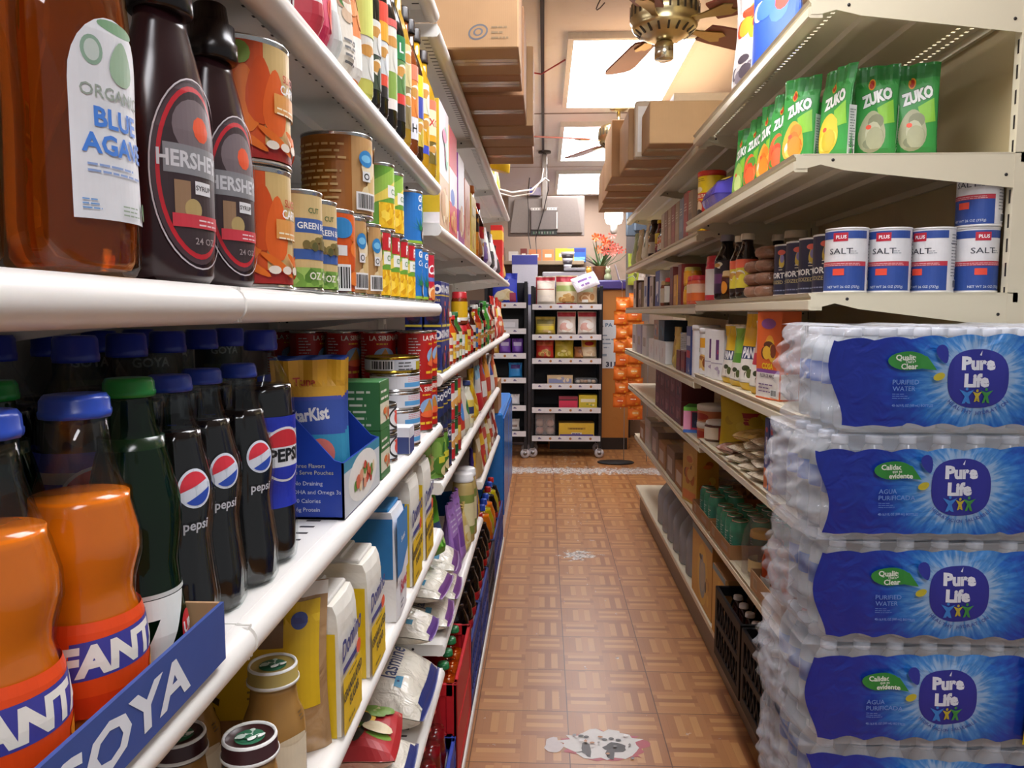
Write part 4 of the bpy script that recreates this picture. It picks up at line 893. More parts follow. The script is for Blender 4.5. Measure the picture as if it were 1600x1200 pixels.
place('dark', pouch(.17, .205, .085, dark_art, 'a8845c', 2, mat=wrinkled('a07a50', .18, .6, 22, 'b89468'), seal='e8e4dc'), 'brown_sugar_bag', 'yellow labelled dark brown sugar bag behind the coffee bottles', 'bag', (-.342, .872, z+EPS), math.radians(14), 'brown sugar bags')
dom = sugarbag(.095, .100, .168, domino_front, domino_side)
domT = sugarbag(.105, .08, .205, domino_front, domino_side, seed=4)
ss = [(547, 0, 'white and yellow sugar sack nearest the coffee bottles'), (588, 0, 'white and yellow sugar sack touching the blue topped sack')]
for px, dz, l in ss:
    X, Y, Z = left(px, .050, z); place('dom', dom, 'sugar_sack', l, 'sack', (X, Y, Z), RL, 'white and yellow sugar sacks')
X, Y, Z = left(588, .036, z); place('domlow', sugarbag(.095, .06, .11, domino_front, domino_side, seed=9), 'sugar_sack', 'low yellow sugar sack showing behind the first two sacks', 'sack', (X-.105, Y-.08, Z), RL, 'white and yellow sugar sacks')
place('dom', dom, 'sugar_sack', 'white and yellow sugar sack in the row behind', 'sack', (X-.115, Y+.035, Z), RL, 'white and yellow sugar sacks')
def blue_front(A, w, h): A.rect(-w, h*.42, w, h, '2f86c8'); A.poly([(-w, h*.42), (-w*.2, h*.42), (w, h*.58), (w, h*.40), (0, h*.36), (-w, h*.36)], 'eeeef0'); A.text('Sweet', .1*w, h*.75, h*.06, 'eef2f8', .02, .1, .9); A.text('Sugar', .15*w, h*.3, h*.12, 'c02848', .04, .12, .8); A.lines(-w*.5, h*.08, w*.1, h*.18, 2, '4a5070', 3)
def blue_side(A, w, h): A.rect(-w, h*.42, w*.96, h, '2a7cc0'); A.rect(-w*.9, h*.05, w*.2, h*.36, 'dfe0e6')
X, Y, Z = left(627, .042, z); place('bluesack', sugarbag(.10, .084, .19, blue_front, blue_side, 'f0f0f2', '3a94d8', 6), 'sugar_sack', 'sugar sack with crumpled blue top and white bottom', 'sack', (X, Y, Z), RL)
for px, l in ((652, 'tall white and yellow sugar sack past the blue topped sack'), (671, 'tall white and yellow sugar sack at the end of the sugar shelf')):
    X, Y, Z = left(px, .042, z); place('domT', domT, 'sugar_sack', l, 'sack', (X, min(Y, 1.76), Z), RL, 'white and yellow sugar sacks')
# ---- rice shelf
RICE = wrinkled('e4dfd2', .22, .7, 30, 'd2cbb8')
def rice_art(col, word):
    def f(A, w, h): A.rect(-w*.97, -h*.85, w*.97, h*.85, RICE); A.rect(-w*.97, -h*.8, -w*.90, h*.8, col); A.rect(w*.9, -h*.8, w*.97, h*.8, col); A.text(word, -w*.35, 0, h*.3, '34406c', .01, -PI/2, .9, slant=.25); A.lines(w*.1, -h*.5, w*.5, h*.4, 6, '9aa0b0', 2); A.rect(-w*.62, h*.5, -w*.5, h*.75, '4a90b0')
    return f
z = ZL['rice']
def rice(key, X, Y, Z, l, lx=.27, ly=.20, t=.085, col='6a3a7c', rz=PI, word='Jasmine', tl=(0, 0), mat=None, end=None):
    place(key, pillow(lx, ly, t, mat or RICE, rice_art(col, word), hash(key) % 7 if False else len(key), True, ink(end or col, .35), .06), 'rice_bag', l, 'bag', (X, Y, Z), rz, 'bags of rice on the lowest shelf', tl)
rice('riceA', -.375, 1.60, z+.008, 'big white jasmine rice bag with navy end strip', .27, .24, .12, '2f3a78')
rice('riceB', -.365, 1.352, z+.006, 'rice bag at the front, under the salad packet', .24, .2, .06, '2f3a78')
rice('riceC', -.375, 1.73, z+.125, 'white rice bag lying across the big jasmine bag', .25, .13, .06, '5a3a80')
zc = ZC['rice']
names = ['lower rice bag past the jasmine bag, sealed with purple', 'upper rice bag past the jasmine bag, sealed with purple', 'purple edged rice bag leaning out over the red crate', 'plain clear rice bag in the middle of the pile', 'purple edged rice bag below the green bean bag', 'last rice bag before the lilac pouches']
for k, (Y, dz) in enumerate(((1.975, .004), (1.965, .085), (2.17, .004), (2.165, .085))):
    rice('ricep%d' % (k % 3), -.372-.006*(k % 2), Y, zc+dz, names[k], .26, .19, .062, '6a3a7c' if k != 3 else 'd8d4cc', PI+(.06, -.05, .03, .08, -.04, .02)[k])
def veg(A, w, h): A.rect(-w, -h, w, h, 'b82c30'); A.blobs(-w*.9, -h*.9, w*.9, h*.9, ['d8382c', '7aa040', 'f0c030', '4c7a2c', 'e8d8b0', '2c2c20'], 60, .2, 3)
place('veg', pillow(.21, .16, .07, wrinkled('d8c8a8', .12, .9, 30, 'c83c2c'), veg, 3), 'vegetable_packet', 'shiny red green and yellow vegetable packet on the front rice bag', 'bag', (-.365, 1.33, z+.072), PI+.1)
place('greenb', pouch(.15, .17, .09, flat('58a82c', ('t', 'VA', 0, .75, .2, 'f0f4e8', .04), ('r', -.3, .3, .9, .5, '24406c'), ('b', -.8, .1, .8, .4, ['80c850', '3c8820', 'a8d070'], 8, .4)), '58a82c', 5), 'bean_bag', 'glossy bright green bag of beans by the end of the sugar shelf', 'bag', (-.315, 1.99, zc+.178), 1.0, tilt=(-.2, 0))
for k, (Y, dz) in enumerate(((2.36, .0), (2.50, .0))): place('lilac', pouch(.12, .24, .07, flat('a87cc8', ('r', -.8, .25, .5, .55, '7a4aa0'), ('l', -.6, .6, .6, .8, 3, 'd8c8e8')), 'a47cc4', 2+k), 'lilac_pouch', 'lilac pouch %s the rice bags' % ('right after', 'one place further along than the first after')[k], 'pouch', (-.295, Y, zc+EPS), RL, 'lilac pouches')
for k, Y in enumerate((2.62,)): place('ylwbag', pouch(.11, .16, .06, flat('e0c878', ('r', -.7, .2, .7, .6, 'f0e4b8'), ('b', -.8, .1, .8, .9, ['d8b860', 'e8d8a0'], 8, .3)), 'dcc27c', 7), 'grain_bag', 'pale yellow grain bag beside the lilac pouches', 'bag', (-.285, Y, zc+EPS), RL, 'pale yellow grain bags')
# ---- left run, further sections: cereal shelf
z = ZC['cereal']
cer = [(1.985, .185, .30, 'f0e6ea', 'e8c030', [('r', -1, 0, 1, .42, 'd8b088'), ('b', -.8, .04, .8, .4, ['e8c490', 'c89458', 'f0d8b0'], 12, .35), ('b', -.8, .5, .8, .9, ['e890b0', '90d0b0', 'f8f8f8'], 6, .35)], 'tall pink and white cereal box at the start of the cereal shelf'),
       (2.18, .18, .285, 'e04858', 'e8c030', [('r', -1, .3, 1, .62, 'f4e8e8'), ('e', -.2, .36, .5, .08, '4a70c8'), ('b', -.8, .03, .8, .28, ['e89040', 'f0c070', 'd86030'], 10, .4)], 'tall red and white cereal box with blue oval'),
       (2.385, .17, .255, 'f0eef2', '9a3aa8', [('r', -1, 0, 1, .36, 'b04a98'), ('b', -.8, .05, .8, .5, ['e8c8a0', 'd89878', 'f4e0c8'], 12, .35)], 'purple sided cereal box with white front'),
       (2.58, .17, .215, 'e8b090', 'd87a58', [('b', -.9, .1, .9, .9, ['f0c8a8', 'd88868', 'e8a888', 'c86048'], 14, .35)], 'salmon coloured cereal box'),
       (2.80, .19, .20, 'e8c838', 'd8b42c', [('b', -.8, .05, .8, .5, ['f0d860', 'e8a838', 'c87828'], 10, .4), ('r', -.6, .65, .6, .8, 'f4ecc0')], 'yellow cereal box beside the orange bottle')]
for k, (Y, w, h, c, sc, ops, l) in enumerate(cer):
    place('cer%d' % k, carton(w, .06, h, flat(c, *ops), flat(sc, ('r', -1, 0, 1, .1, c)), sc), 'cereal_box', l, 'box', (XL-.04, Y, z+EPS), RL, 'cereal boxes')
place('grn2', carton(.014, .05, .10, flat('3c9a4c'), flat('48a050', ('t', 'CO', 0, .6, .12, 'f0f4f0', .03, 1.57)), '48a050'), 'grocery_carton', 'slim green carton at the near end of the cereal shelf', 'box', (XL-.075, 1.877, z+EPS), RL)
place('orb', sauce(.27, .036, 'd8781c', 'd8781c', lab2((.5, 'e08820'), (.5, '382010')), .5), 'sauce_bottle', 'tall orange bottle with orange cap between cereal and brown bag', 'bottle', (XL-.045, 3.0, z+EPS), RL)
bg_ = [(3.17, .14, .21, 'a86a28', 'brown snack bag behind the orange bottle'), (3.50, .15, .2, '6a4a90', 'purple snack bag on the cereal shelf'), (3.72, .15, .19, 'e4e0e4', 'white snack bag on the cereal shelf'), (3.95, .15, .19, '1c1c24', 'black snack bag on the cereal shelf'), (4.17, .15, .2, 'd0ccd4', 'silver snack bag on the cereal shelf'), (4.42, .15, .17, '3c2830', 'dark maroon snack bag on the cereal shelf'), (5.05, .16, .2, 'c8a048', 'golden snack bag near the end of the cereal shelf')]
for k, (Y, w, h, c, l) in enumerate(bg_): place('bgc%d' % k, pouch(w, h, .07, flat(c, ('r', -.6, .5, .6, .72, 'e8e4dc'), ('b', -.7, .1, .7, .5, [c, 'd8b888', 'e8d8c0'], 6, .4)), c, k), 'snack_bag', l, 'bag', (XL-.045, Y, z+EPS), RL, 'snack bags on the cereal shelf')
place('rcap', sauce(.25, .03, '301410', 'c02030', lab2((.6, 'e8e0d8'), (.4, 'c83030')), .45), 'sauce_bottle', 'dark bottle with red cap on the cereal shelf', 'bottle', (XL-.045, 3.33, z+EPS), RL)
place('ryb', carton(.18, .07, .31, flat('d02c28', ('r', -1, .72, 1, .9, 'f0c030'), ('b', -.7, .1, .7, .5, ['f0c030', 'f8e0a0', 'e85030'], 6, .4)), flat('d02c28', ('r', -1, .72, 1, .9, 'f0c030')), 'c82824'), 'cereal_box', 'tall red box with yellow band at the end of the cereal shelf', 'box', (XL-.045, 4.78, z+EPS), RL)
# ---- jam shelf
z = ZC['jam']
gy = carton(.075, .042, .112, flat('26347c', ('t', 'GOYA', 0, .84, .16, 'f4f4f4', .05, 0, .8), ('r', -1, .68, 1, .71, 'd8b83c'), ('b', -.8, .06, .8, .5, ['2a2430', '403848', '5c3048', 'c83c4c'], 16, .35), ('e', .5, .52, .25, .06, 'f0623c'), ('r', -1, 0, 1, .05, 'e0d050')), flat('26347c', ('t', 'GO', .1, .83, .18, 'f4f4f4', .05, 0, .9), ('r', -1, .68, 1, .71, 'd8b83c'), ('t', 'Frijoles', .2, .6, .08, 'd8c070', .01, 0, .8), ('b', -.8, .06, .9, .5, ['2a2430', '403848', '5c3048', '302c50'], 14, .35), ('r', -1, 0, 1, .05, 'e0d050')), '26347c', top='e0d8a0')
for i, X in enumerate((-.274, -.322)):
    for k in range(2): place('gy', gy, 'bean_carton', 'navy bean carton at the start of the jam shelf, %s, %s' % (('aisle side', 'inner side')[i], ('lower', 'upper')[k]), 'box', (X, 1.925, z+EPS+k*.1126), RL, 'navy bean cartons')
for k in range(2): place('gy', gy, 'bean_carton', 'navy bean carton one step behind the first stack, %s' % ('lower', 'upper')[k], 'box', (-.274, 2.01, z+EPS+k*.1126), RL, 'navy bean cartons')
jr = jar(.027, .108, '7a3018', 'd02c34', lambda A, w, a, c: (A.rect(-w*.8, a, w*.8, c, 'e8b81c'), A.rect(-w*.8, a, w*.8, a+.01, 'f0ece0')), .024)
for k in range(2): place('jr', jr, 'spice_jar', 'red lidded spice jar with yellow label, %s of the stacked pair' % ('lower', 'upper')[k], 'jar', (-.282, 2.56, z+EPS+k*.1086), RL-.6, 'red lidded spice jars')
R = random.Random(11)
mix = [(2.14, .13, .03, 'a83028', 'c82c28', 'e8d8c8', 'squat red jar'), (2.22, .15, .028, 'c84818', 'd8d0c0', 'f0c848', 'orange sauce bottle with pale cap'), (2.30, .14, .028, '582018', 'c82c28', 'd8d4c8', 'dark red sauce bottle'), (2.38, .15, .027, '3a6a2c', '2c6a38', 'e0e0b8', 'green sauce bottle with green cap'), (2.46, .13, .03, 'c8281c', 'f0f0f0', 'e8e8e0', 'red sauce jar with white cap'),
       (2.66, .15, .03, 'b82820', 'c83028', 'e8c860', 'red bottle with yellow label'), (2.76, .14, .03, '8a1c18', 'd8d8d8', 'd83028', 'maroon bottle with red label'), (2.86, .17, .029, '401810', '20181a', 'e0d8d0', 'brown hot sauce bottle with black cap'), (2.96, .15, .028, 'd89428', 'd8b830', '4a70b0', 'mustard bottle with blue label'), (3.12, .18, .03, 'b8341c', 'e8e4dc', 'e87838', 'ketchup bottle with white cap'),
       (3.23, .17, .03, '2c7a38', '38a048', 'd8e8c8', 'light green bottle with bright green cap'), (3.34, .19, .028, '181410', '202020', 'c03028', 'black soy bottle'), (3.45, .16, .03, 'c8a858', 'e0d8c8', '3a6a3c', 'pale oil bottle with green label'), (3.57, .2, .03, '48a038', '48b040', '58b048', 'tall bright green carton bottle'), (3.70, .19, .03, 'e0dcd0', '2c7a40', 'd04838', 'white dressing bottle with green cap'), (3.83, .18, .03, 'c8502c', 'c03028', 'f0e0c8', 'rust coloured dressing bottle'), (3.96, .19, .03, '5c1c1c', '302020', 'c8b8a0', 'wine red vinegar bottle')]
for k, (Y, h, r, c, cap, lb, l) in enumerate(mix): place('mx%d' % k, sauce(h, r, c, cap, lab2((.55, lb), (.15, cap), (.3, lb)), .5), 'condiment_bottle', l+' on the jam shelf', 'bottle', (XL-.010-r, Y, z+EPS), RL-.4, 'condiments on the jam shelf')
for k, (Y, c1, c2) in enumerate(((4.08, 'c83028', 'f0e8d8'), (4.21, 'e8e4dc', 'd04030'), (4.36, 'c8201c', 'f0d030'), (4.50, 'd83828', 'f4f0e8'), (4.65, 'a82420', 'f0e0c0'), (4.80, 'd04428', 'e8c040'))):
    place('rp%d' % k, pouch(.13, .235-.01*(k % 3), .05, flat(c1, ('r', -.7, .55, .7, .8, c2), ('b', -.8, .1, .8, .5, [c2, 'e89040', c1], 6, .4)), c1, k), 'snack_bag', 'red and white snack pouch on the jam shelf, %s from the near end' % ORD[k], 'bag', (XL-.035, Y, z+EPS), RL, 'red and white snack pouches')
# ---- middle shelf
z = ZC['mid']
gb = can(.0375, .112, art_greenbeans); nav = can(.0375, .112, lambda A, w, h, a, c: (bg(A, w, a, c, '28305c'), A.text('GOYA', w*.1, h*.83, h*.13, 'e8e8e8', .04), A.rect(-w, h*.6, w, h*.63, 'c8b040'), A.blobs(-w*.3, h*.1, w*.5, h*.5, ['1c2030', '303848', '7a3c3c'], 8, .4)))
for k, Y in enumerate((1.90, 1.98)):
    place('gb', gb, 'food_can', 'can of green beans on the middle shelf, %s' % ('nearer one', 'further one')[k], 'can', (-.288, Y, z+EPS), RL-.6, 'green bean cans')
    place('nav', nav, 'food_can', 'navy can stacked on a green bean can, %s' % ('nearer one', 'further one')[k], 'can', (-.288, Y, z+EPS+.1126), RL-.5, 'navy cans')
for k in range(2): place('nav', nav, 'food_can', 'navy can behind the green bean cans, %s of two' % ('lower', 'upper')[k], 'can', (-.288, 2.06, z+EPS+k*.1126), RL-.5, 'navy cans')
for k, (Y, c, c2, l) in enumerate(((2.14, 'c82c34', 'f0e8e0', 'red and white can stack'), (2.22, '1f5a30', 'e8e4d8', 'dark green can stack'), (2.30, 'b83030', 'f0c848', 'brick red can stack'))):
    for q in range(2): place('mc%d' % k, can(.0375, .112, lambda A, w, h, a, d, c=c, c2=c2: (bg(A, w, a, d, c), A.rect(-w*.4, h*.3, w*.5, h*.7, c2), A.blobs(-w*.3, h*.1, w*.4, h*.6, [c, 'e8a858'], 6, .4))), 'food_can', l+' on the middle shelf, %s can' % ('lower', 'upper')[q], 'can', (-.288, Y, z+EPS+q*.1126), RL-.5, 'cans on the middle shelf')
mid = [(2.43, .15, .22, 'd8402c', [('e', 0, .45, .4, .13, '4a90e0'), ('r', -1, .0, 1, .2, 'e8e0d0')], 'red bag with round blue spot'), (2.60, .14, .19, 'e0d8c8', [('e', .2, .5, .5, .15, '2c8a4c'), ('r', -1, .05, 1, .3, 'd8d0b0')], 'cream bag with green emblem'), (2.93, .13, .2, 'e8c020', [('b', -.9, .2, .9, .9, ['f0d030', 'd8a018', 'f8e878'], 12, .4)], 'bright yellow bag with scalloped print'), (3.18, .16, .22, 'd4d0cc', [('r', -1, .05, .1, .4, 'd02c38'), ('r', -1, .65, .8, .9, '78b8dc')], 'clear bag with red and sky blue label'), (3.40, .16, .23, 'c84030', [('r', -.8, .2, .8, .5, 'f0ece8'), ('e', 0, .7, .5, .1, '3a70b8')], 'big red bag with white panel'), (3.66, .16, .22, 'e8a030', [('r', -.8, .2, .8, .5, 'c03028')], 'amber bag with red panel'), (3.92, .15, .2, 'e8e4e0', [('r', -.8, .5, .8, .8, '3048a0')], 'white bag with dark blue panel'), (4.15, .15, .23, 'd86838', [('r', -.8, .3, .8, .6, 'f0d8a0')], 'orange brown bag')]
for k, (Y, w, h, c, ops, l) in enumerate(mid): place('md%d' % k, pouch(w, h, .06, flat(c, *ops), c, k+3), 'dry_food_bag', l+' on the middle shelf', 'bag', (XL-.04, Y, z+EPS), RL, 'bags on the middle shelf')
place('wbt', sauce(.17, .032, 'e4dfc8', '2c3c7c', lab2((.4, 'e8e0b0'), (.3, '34406c'), (.3, 'e8d060')), .55), 'sauce_bottle', 'cream bottle with navy cap on the middle shelf', 'bottle', (XL-.042, 2.77, z+EPS), RL-.4)
# ---- lower shelves of the far sections
z = ZC['rice']
wj = jar(.041, .25, 'c8b070', 'f0f0f0', lambda A, w, a, c: (A.rect(-w*.9, a, w*.9, c, '8a9a4c'), A.rect(-w*.5, a+.03, w*.5, c-.03, 'e8e0b0')), .03)
for k, Y in enumerate((2.735, 2.83)): place('wj', wj, 'spice_tub', 'big jar with white lid on the low shelf, %s' % ('nearer one', 'further one')[k], 'jar', (-.292, Y, z+EPS), RL-.4, 'big white lidded jars')
place('prp', pouch(.068, .3, .05, flat('3c2c78', ('r', -.7, .5, .7, .7, 'c8c0e0'), ('b', -.7, .1, .7, .4, ['5a48a0', '8870c0'], 6, .4)), '3c2c78', 4), 'dry_food_bag', 'tall dark purple bag on the low shelf', 'bag', (-.283, 2.94, z+EPS), RL)
place('yll', pouch(.06, .27, .05, flat('d8a830', ('b', -.8, .1, .8, .8, ['e8c050', 'c89020'], 8, .4)), 'd8a830', 6), 'dry_food_bag', 'tall mustard yellow bag on the low shelf', 'bag', (-.283, 3.01, z+EPS), RL)
z = ZC['low']
for k, (Y, c, c2, l) in enumerate(((3.18, 'b89868', 'e8dcc0', 'clear bag of brown beans'), (3.34, 'c83830', 'f0c030', 'clear bag with red header'), (3.50, 'e4e0d8', 'd04840', 'white bean bag with red stripe'), (3.66, 'd8b848', 'f0e8c0', 'yellow lentil bag'), (3.82, 'c0442c', 'f0e0c8', 'rust red pepper bag'), (3.98, 'd8d4d0', '8a4a3a', 'pale bag with brown print'), (4.15, 'a83028', 'e8d8c8', 'dark red pouch'))):
    place('lw%d' % k, pouch(.13, .2, .06, flat(c, ('r', -.8, .55, .8, .8, c2), ('b', -.8, .1, .8, .5, [c, c2, '8a5a30'], 8, .35)), c, k, mat=wrinkled(c, .15, .7, 30)), 'dry_food_bag', l+' on the low far shelf', 'bag', (XL-.04, Y, z+EPS), RL, 'bags on the low far shelf')
# ---- crates and bottles along the foot of the left run
def crate(lx, ly, h, col, lattice=True, rib=9):
    """open bottle crate, lx long, ly deep"""
    def mk():
        m = ink(col, .5, .25); t = .010; b = MB(); c = MB()
        b.rbox(-lx/2, -ly/2, 0, lx/2, ly/2, .012, m, .002)
        for s in (-1, 1):
            for q in (-1, 1): b.rbox(s*lx/2, q*ly/2, 0, s*(lx/2-.03), q*(ly/2-t), h, m, .002); b.rbox(s*lx/2, q*ly/2, 0, s*(lx/2-t), q*(ly/2-.03), h, m, .002)
        for z0, z1 in ((h-.035, h), (0, .035), (h*.5-.012, h*.5+.012)):
            for s in (-1, 1): c.rbox(-lx/2+.01, s*ly/2, z0, lx/2-.01, s*(ly/2-t), z1, m, .002); c.rbox(s*lx/2, -ly/2+.01, z0, s*(lx/2-t), ly/2-.01, z1, m, .002)
        if lattice:
            for L_, W_, ax in ((lx, ly, 0), (ly, lx, 1)):
                n = int(L_/.038)
                for k in range(1, n):
                    u = -L_/2+k*L_/n
                    for s in (-1, 1):
                        for lo, hi in ((.035, h*.5-.012), (h*.5+.012, h-.035)):
                            for sl in (-1, 1):
                                P = [(u-.003, lo), (u+.003, lo), (u+.003+sl*.025, hi), (u-.003+sl*.025, hi)]
                                if ax == 0: c.prism(P, 'y', s*(W_/2-.002), s*(W_/2-t+.002), m)
                                else: c.prism(P, 'x', s*(W_/2-.002), s*(W_/2-t+.002), m)
        else:
            for s in (-1, 1): c.box(-lx/2+.02, s*(ly/2-.002), .03, lx/2-.02, s*(ly/2-.006), h-.03, m); c.box(s*(lx/2-.002), -ly/2+.02, .03, s*(lx/2-.006), ly/2-.02, h-.03, m)
        return [('crate_frame', b, None), ('crate_lattice', c, None)]
    return mk
zb = .1+EPS
place('crb', crate(.40, .29, .165, '3448a8', False), 'bottle_crate', 'low blue crate holding red capped soda bottles', 'crate', (-.372, 1.72, zb), RL, 'crates below the left shelves')
place('crr', crate(.40, .29, .295, 'c8242c', False), 'bottle_crate', 'bright red crate of amber bottles', 'crate', (-.372, 2.14, zb), RL, 'crates below the left shelves')
def lab_kola(A, P): A.ell(.0, .12, .018, .034, 'e8e4e4'); A.lines(-.012, .112, .012, .128, 2, 'c02030', 3)
PK = [(.012, .001), (.029, 0), (.033, .006), (.033, .15), (.029, .19), (.018, .245), (.0135, .275), (.0135, .305)]
kola = bottle(PK, CLEARB, (.0165, .3, .315), ink('e0484a', .3), lab_kola, .215, ink('7a0f16', .15))
for k, Y in enumerate((1.60, 1.68, 1.76, 1.84)): place('kola', kola, 'red_soda_bottle', 'red soda bottle, aisle row of the low blue crate, %s along' % ORD[k], 'bottle', (-.274, Y, zb+.013), RL, 'red soda bottles')
for k, Y in enumerate((1.64, 1.72, 1.80)): place('kola', kola, 'red_soda_bottle', 'red soda bottle, second row of the low blue crate, %s along' % ORD[k], 'bottle', (-.345, Y, zb+.013), RL, 'red soda bottles')
amb = bottle(PK, thin('f0d0a0', 0, .04), (.0165, .3, .315), ink('2c7a48', .3), None, .24, ink('a8440c', .15))
for k, (X, Y) in enumerate(((-.27, 1.995), (-.27, 2.075), (-.27, 2.155), (-.27, 2.235), (-.35, 2.035), (-.35, 2.115))): place('amb', amb, 'amber_soda_bottle', 'amber soda bottle in the red crate, %s from the near aisle corner' % ORD[k], 'bottle', (X, Y, zb+.013), RL, 'amber soda bottles')
for k in range(5): place('crl', crate(.375, .29, .22, '2c3c80' if k != 2 else '1e2230'), 'bottle_crate', 'dark blue lattice crate below the left shelves, %s after the red crate' % ORD[k], 'crate', (-.372, 2.535+.38*k, zb), RL, 'crates below the left shelves') if k != 2 else place('crk', crate(.375, .29, .22, '1e2230'), 'bottle_crate', 'black lattice crate among the dark blue ones', 'crate', (-.372, 2.535+.38*k, zb), RL, 'crates below the left shelves')
def lab_cola(A, P): w = PI*.054; A.rect(-w, .12, w, .2, 'c8201c'); A.ell(0, .16, .04, .014, 'f4f0f0')
cola = bottle(P_BIG, CLEARB, (.0165, .292, .316), ink('c02420', .3), lab_cola, .275, COLA)
orng = bottle(P_BIG, CLEARB, (.0165, .292, .316), ink('2c50c0', .3), lambda A, P: A.rect(-PI*.054, .12, PI*.054, .19, 'e85a18'), .275, ink('e8780c', .15))
lime = bottle(P_BIG, CLEARB, (.0165, .292, .316), ink('2c50c0', .3), lambda A, P: A.rect(-PI*.054, .12, PI*.054, .19, 'd8c820'), .275, ink('c8b414', .15))
kinds = [('cola', cola, 'dark cola')]*9+[('orng', orng, 'orange soda'), ('lime', lime, 'yellow soda'), ('orng', orng, 'orange soda'), ('cola', cola, 'dark cola'), ('lime', lime, 'yellow soda'), ('cola', cola, 'dark cola')]
cnt = {}
Y = 2.412; n = 0
for ci in range(5):
    for j in range(3):
        k, mk, nmx = kinds[n]; cnt[k] = cnt.get(k, 0)+1; n += 1
        place(k, mk, 'large_soda_bottle', 'large %s bottle in the lattice crates, %s of its kind along' % (nmx, ORD[cnt[k]-1]), 'bottle', (-.292, 2.535+.38*ci+(j-1)*.114, zb+.0125), RL, 'large soda bottles', scale=(1, 1, 1.12))
# blue cooler with a brown carton on it, at the foot of the last section
def cooler():
    b = MB(); b.rbox(-.57, -.205, .16, .57, .2, .80, ink('2f7fd0', .3), .012); p = MB(); p.rbox(-.56, -.195, 0, .56, .19, .16, ink('e8e8ea', .35), .006)
    d = MB(); d.rbox(-.55, -.213, .2, -.01, -.205, .77, ink('2a72c4', .25), .003); d.rbox(.01, -.213, .2, .55, -.205, .77, ink('2a72c4', .25), .003)
    return [('cabinet', b, None), ('plinth', p, None), ('door_panel', d, None)]
place('cooler', cooler, 'drinks_cooler', 'low bright blue cooler on white base at the end of the left shelves', 'cooler', (-.44, 4.92, 0), RL)
place('ccard', carton(.3, .25, .18, flat('a87c50', ('r', -.5, .4, .5, .7, '8a6440')), flat('a87c50'), 'a87c50'), 'cardboard_box', 'brown cardboard carton on the blue cooler', 'box', (-.385, 4.5, .801), RL)
# ================================================================ right run
# ---- top shelf: two bags near the front, cardboard cases beyond
z = ZR['top']+EPS
place('tb0', pouch(.16, .3, .09, flat('f0ece8', ('b', -.8, .5, .8, .95, ['e85838', 'f0c040', 'd83838'], 8, .35), ('b', -.8, .1, .8, .45, ['5a5058', 'd8d4d0', '8a8088'], 10, .3)), 'ece8e4', 3), 'snack_bag', 'white snack bag with red and yellow print on the cream top shelf', 'bag', (XR+.06, 2.36, z), RR+.5, 'bags on the right top shelf')
place('tb1', pouch(.17, .3, .09, flat('3a60c8', ('b', -.8, .4, .8, .9, ['f0ece8', '4a78e0', 'e84838'], 8, .35)), '3a60c8', 5), 'snack_bag', 'blue snack bag beside the white one on the cream top shelf', 'bag', (XR+.065, 2.16, z), RR+.5, 'bags on the right top shelf')
def case(w, d, h, marks=(), col='b08a62', front_text=None, seam=True):
    """shipping carton, w along local X, d along Y; tape runs along the bottom and the top"""
    def mk():
        b = MB(); b.rbox(-w/2, -d/2, 0, w/2, d/2, h, cardboard(col), .003); o = [('carton_body', b, None)]
        tm = ink('c8b088', .18)
        for zz, s in ((-.0004, -1), (h+.0004, 1)): t = MB(); t.box(-w/2+.006, -.025, zz-.0003, w/2-.006, .025, zz+.0003, tm); t.box(-w/2+.004, -.0012, zz-.0006, w/2-.004, .0012, zz+.0006, ink('5c442c')); o.append(('packing_tape', t, None))
        if marks or front_text:
            l = MB(); A = Art(l, front(-d/2))
            for m in marks:
                if m[0] == 'eye':
                    cx, cz, r = m[1:]; A.ell(cx, cz, r, r*.72, '66676e', 28, 0, .35).ell(cx, cz, r*.82, r*.55, 'a8845c', 28, 0, .35).ell(cx, cz, r*.5, r*.36, '66676e', 24, 0, .35).ell(cx, cz, r*.3, r*.24, 'a8845c', 20, 0, .35)
                    for q in range(3): A.lines(cx+r*1.3, cz+r*(.35-.5*q), cx+r*3, cz+r*(.65-.5*q), 1, '8c7454', q)
                if m[0] == 't': A.text(m[1], m[2], m[3], m[4], m[5], .03, 0, 1.2)
                if m[0] == 'r': A.rect(*m[1:])
            o.append(('printed_marks', l, None))
        return o
    return mk
rc = [((.50, .23, .155), (.619, 3.068), 'b89468', [('t', 'To', .12, .085, .055, '4c4038')], 'cardboard case with dark lettering on the right top shelf'),
      ((.50, .05, .22), (.595, 3.225), 'd8c8b0', [('r', -.24, .02, -.05, .2, 'f0ece4'), ('r', -.02, .04, .1, .18, 'c04838')], 'slim white and red case behind the lettered cardboard case'),
      ((.52, .38, .21), (.585, 3.46), 'b08a62', [], 'cardboard case overhanging the right top shelf, third from the front'),
      ((.55, .42, .26), (.565, 3.87), 'c0986c', [], 'tall cardboard case overhanging the right top shelf, fourth from the front'),
      ((.50, .40, .2), (.56, 4.31), 'a87c50', [], 'cardboard case near the far end of the right top shelf'),
      ((.50, .40, .22), (.57, 4.74), 'b08a62', [], 'last cardboard case on the right top shelf')]
for k, ((w, d, h), (x, y), c, mk, l) in enumerate(rc): place('rcase%d' % k, case(w, d, h, mk, c), 'cardboard_case', l, 'box', (x+.02, y, ZS['top']+EPS+.0006), 0, 'cardboard cases on the right top shelf')
place('rbeam', carton(.42, .20, .03, flat('d0b48c'), None, 'c8a878'), 'wooden_board', 'pale board lying on the lettered cardboard case', 'board', (.69, 3.07, ZS['top']+.1585), 0)
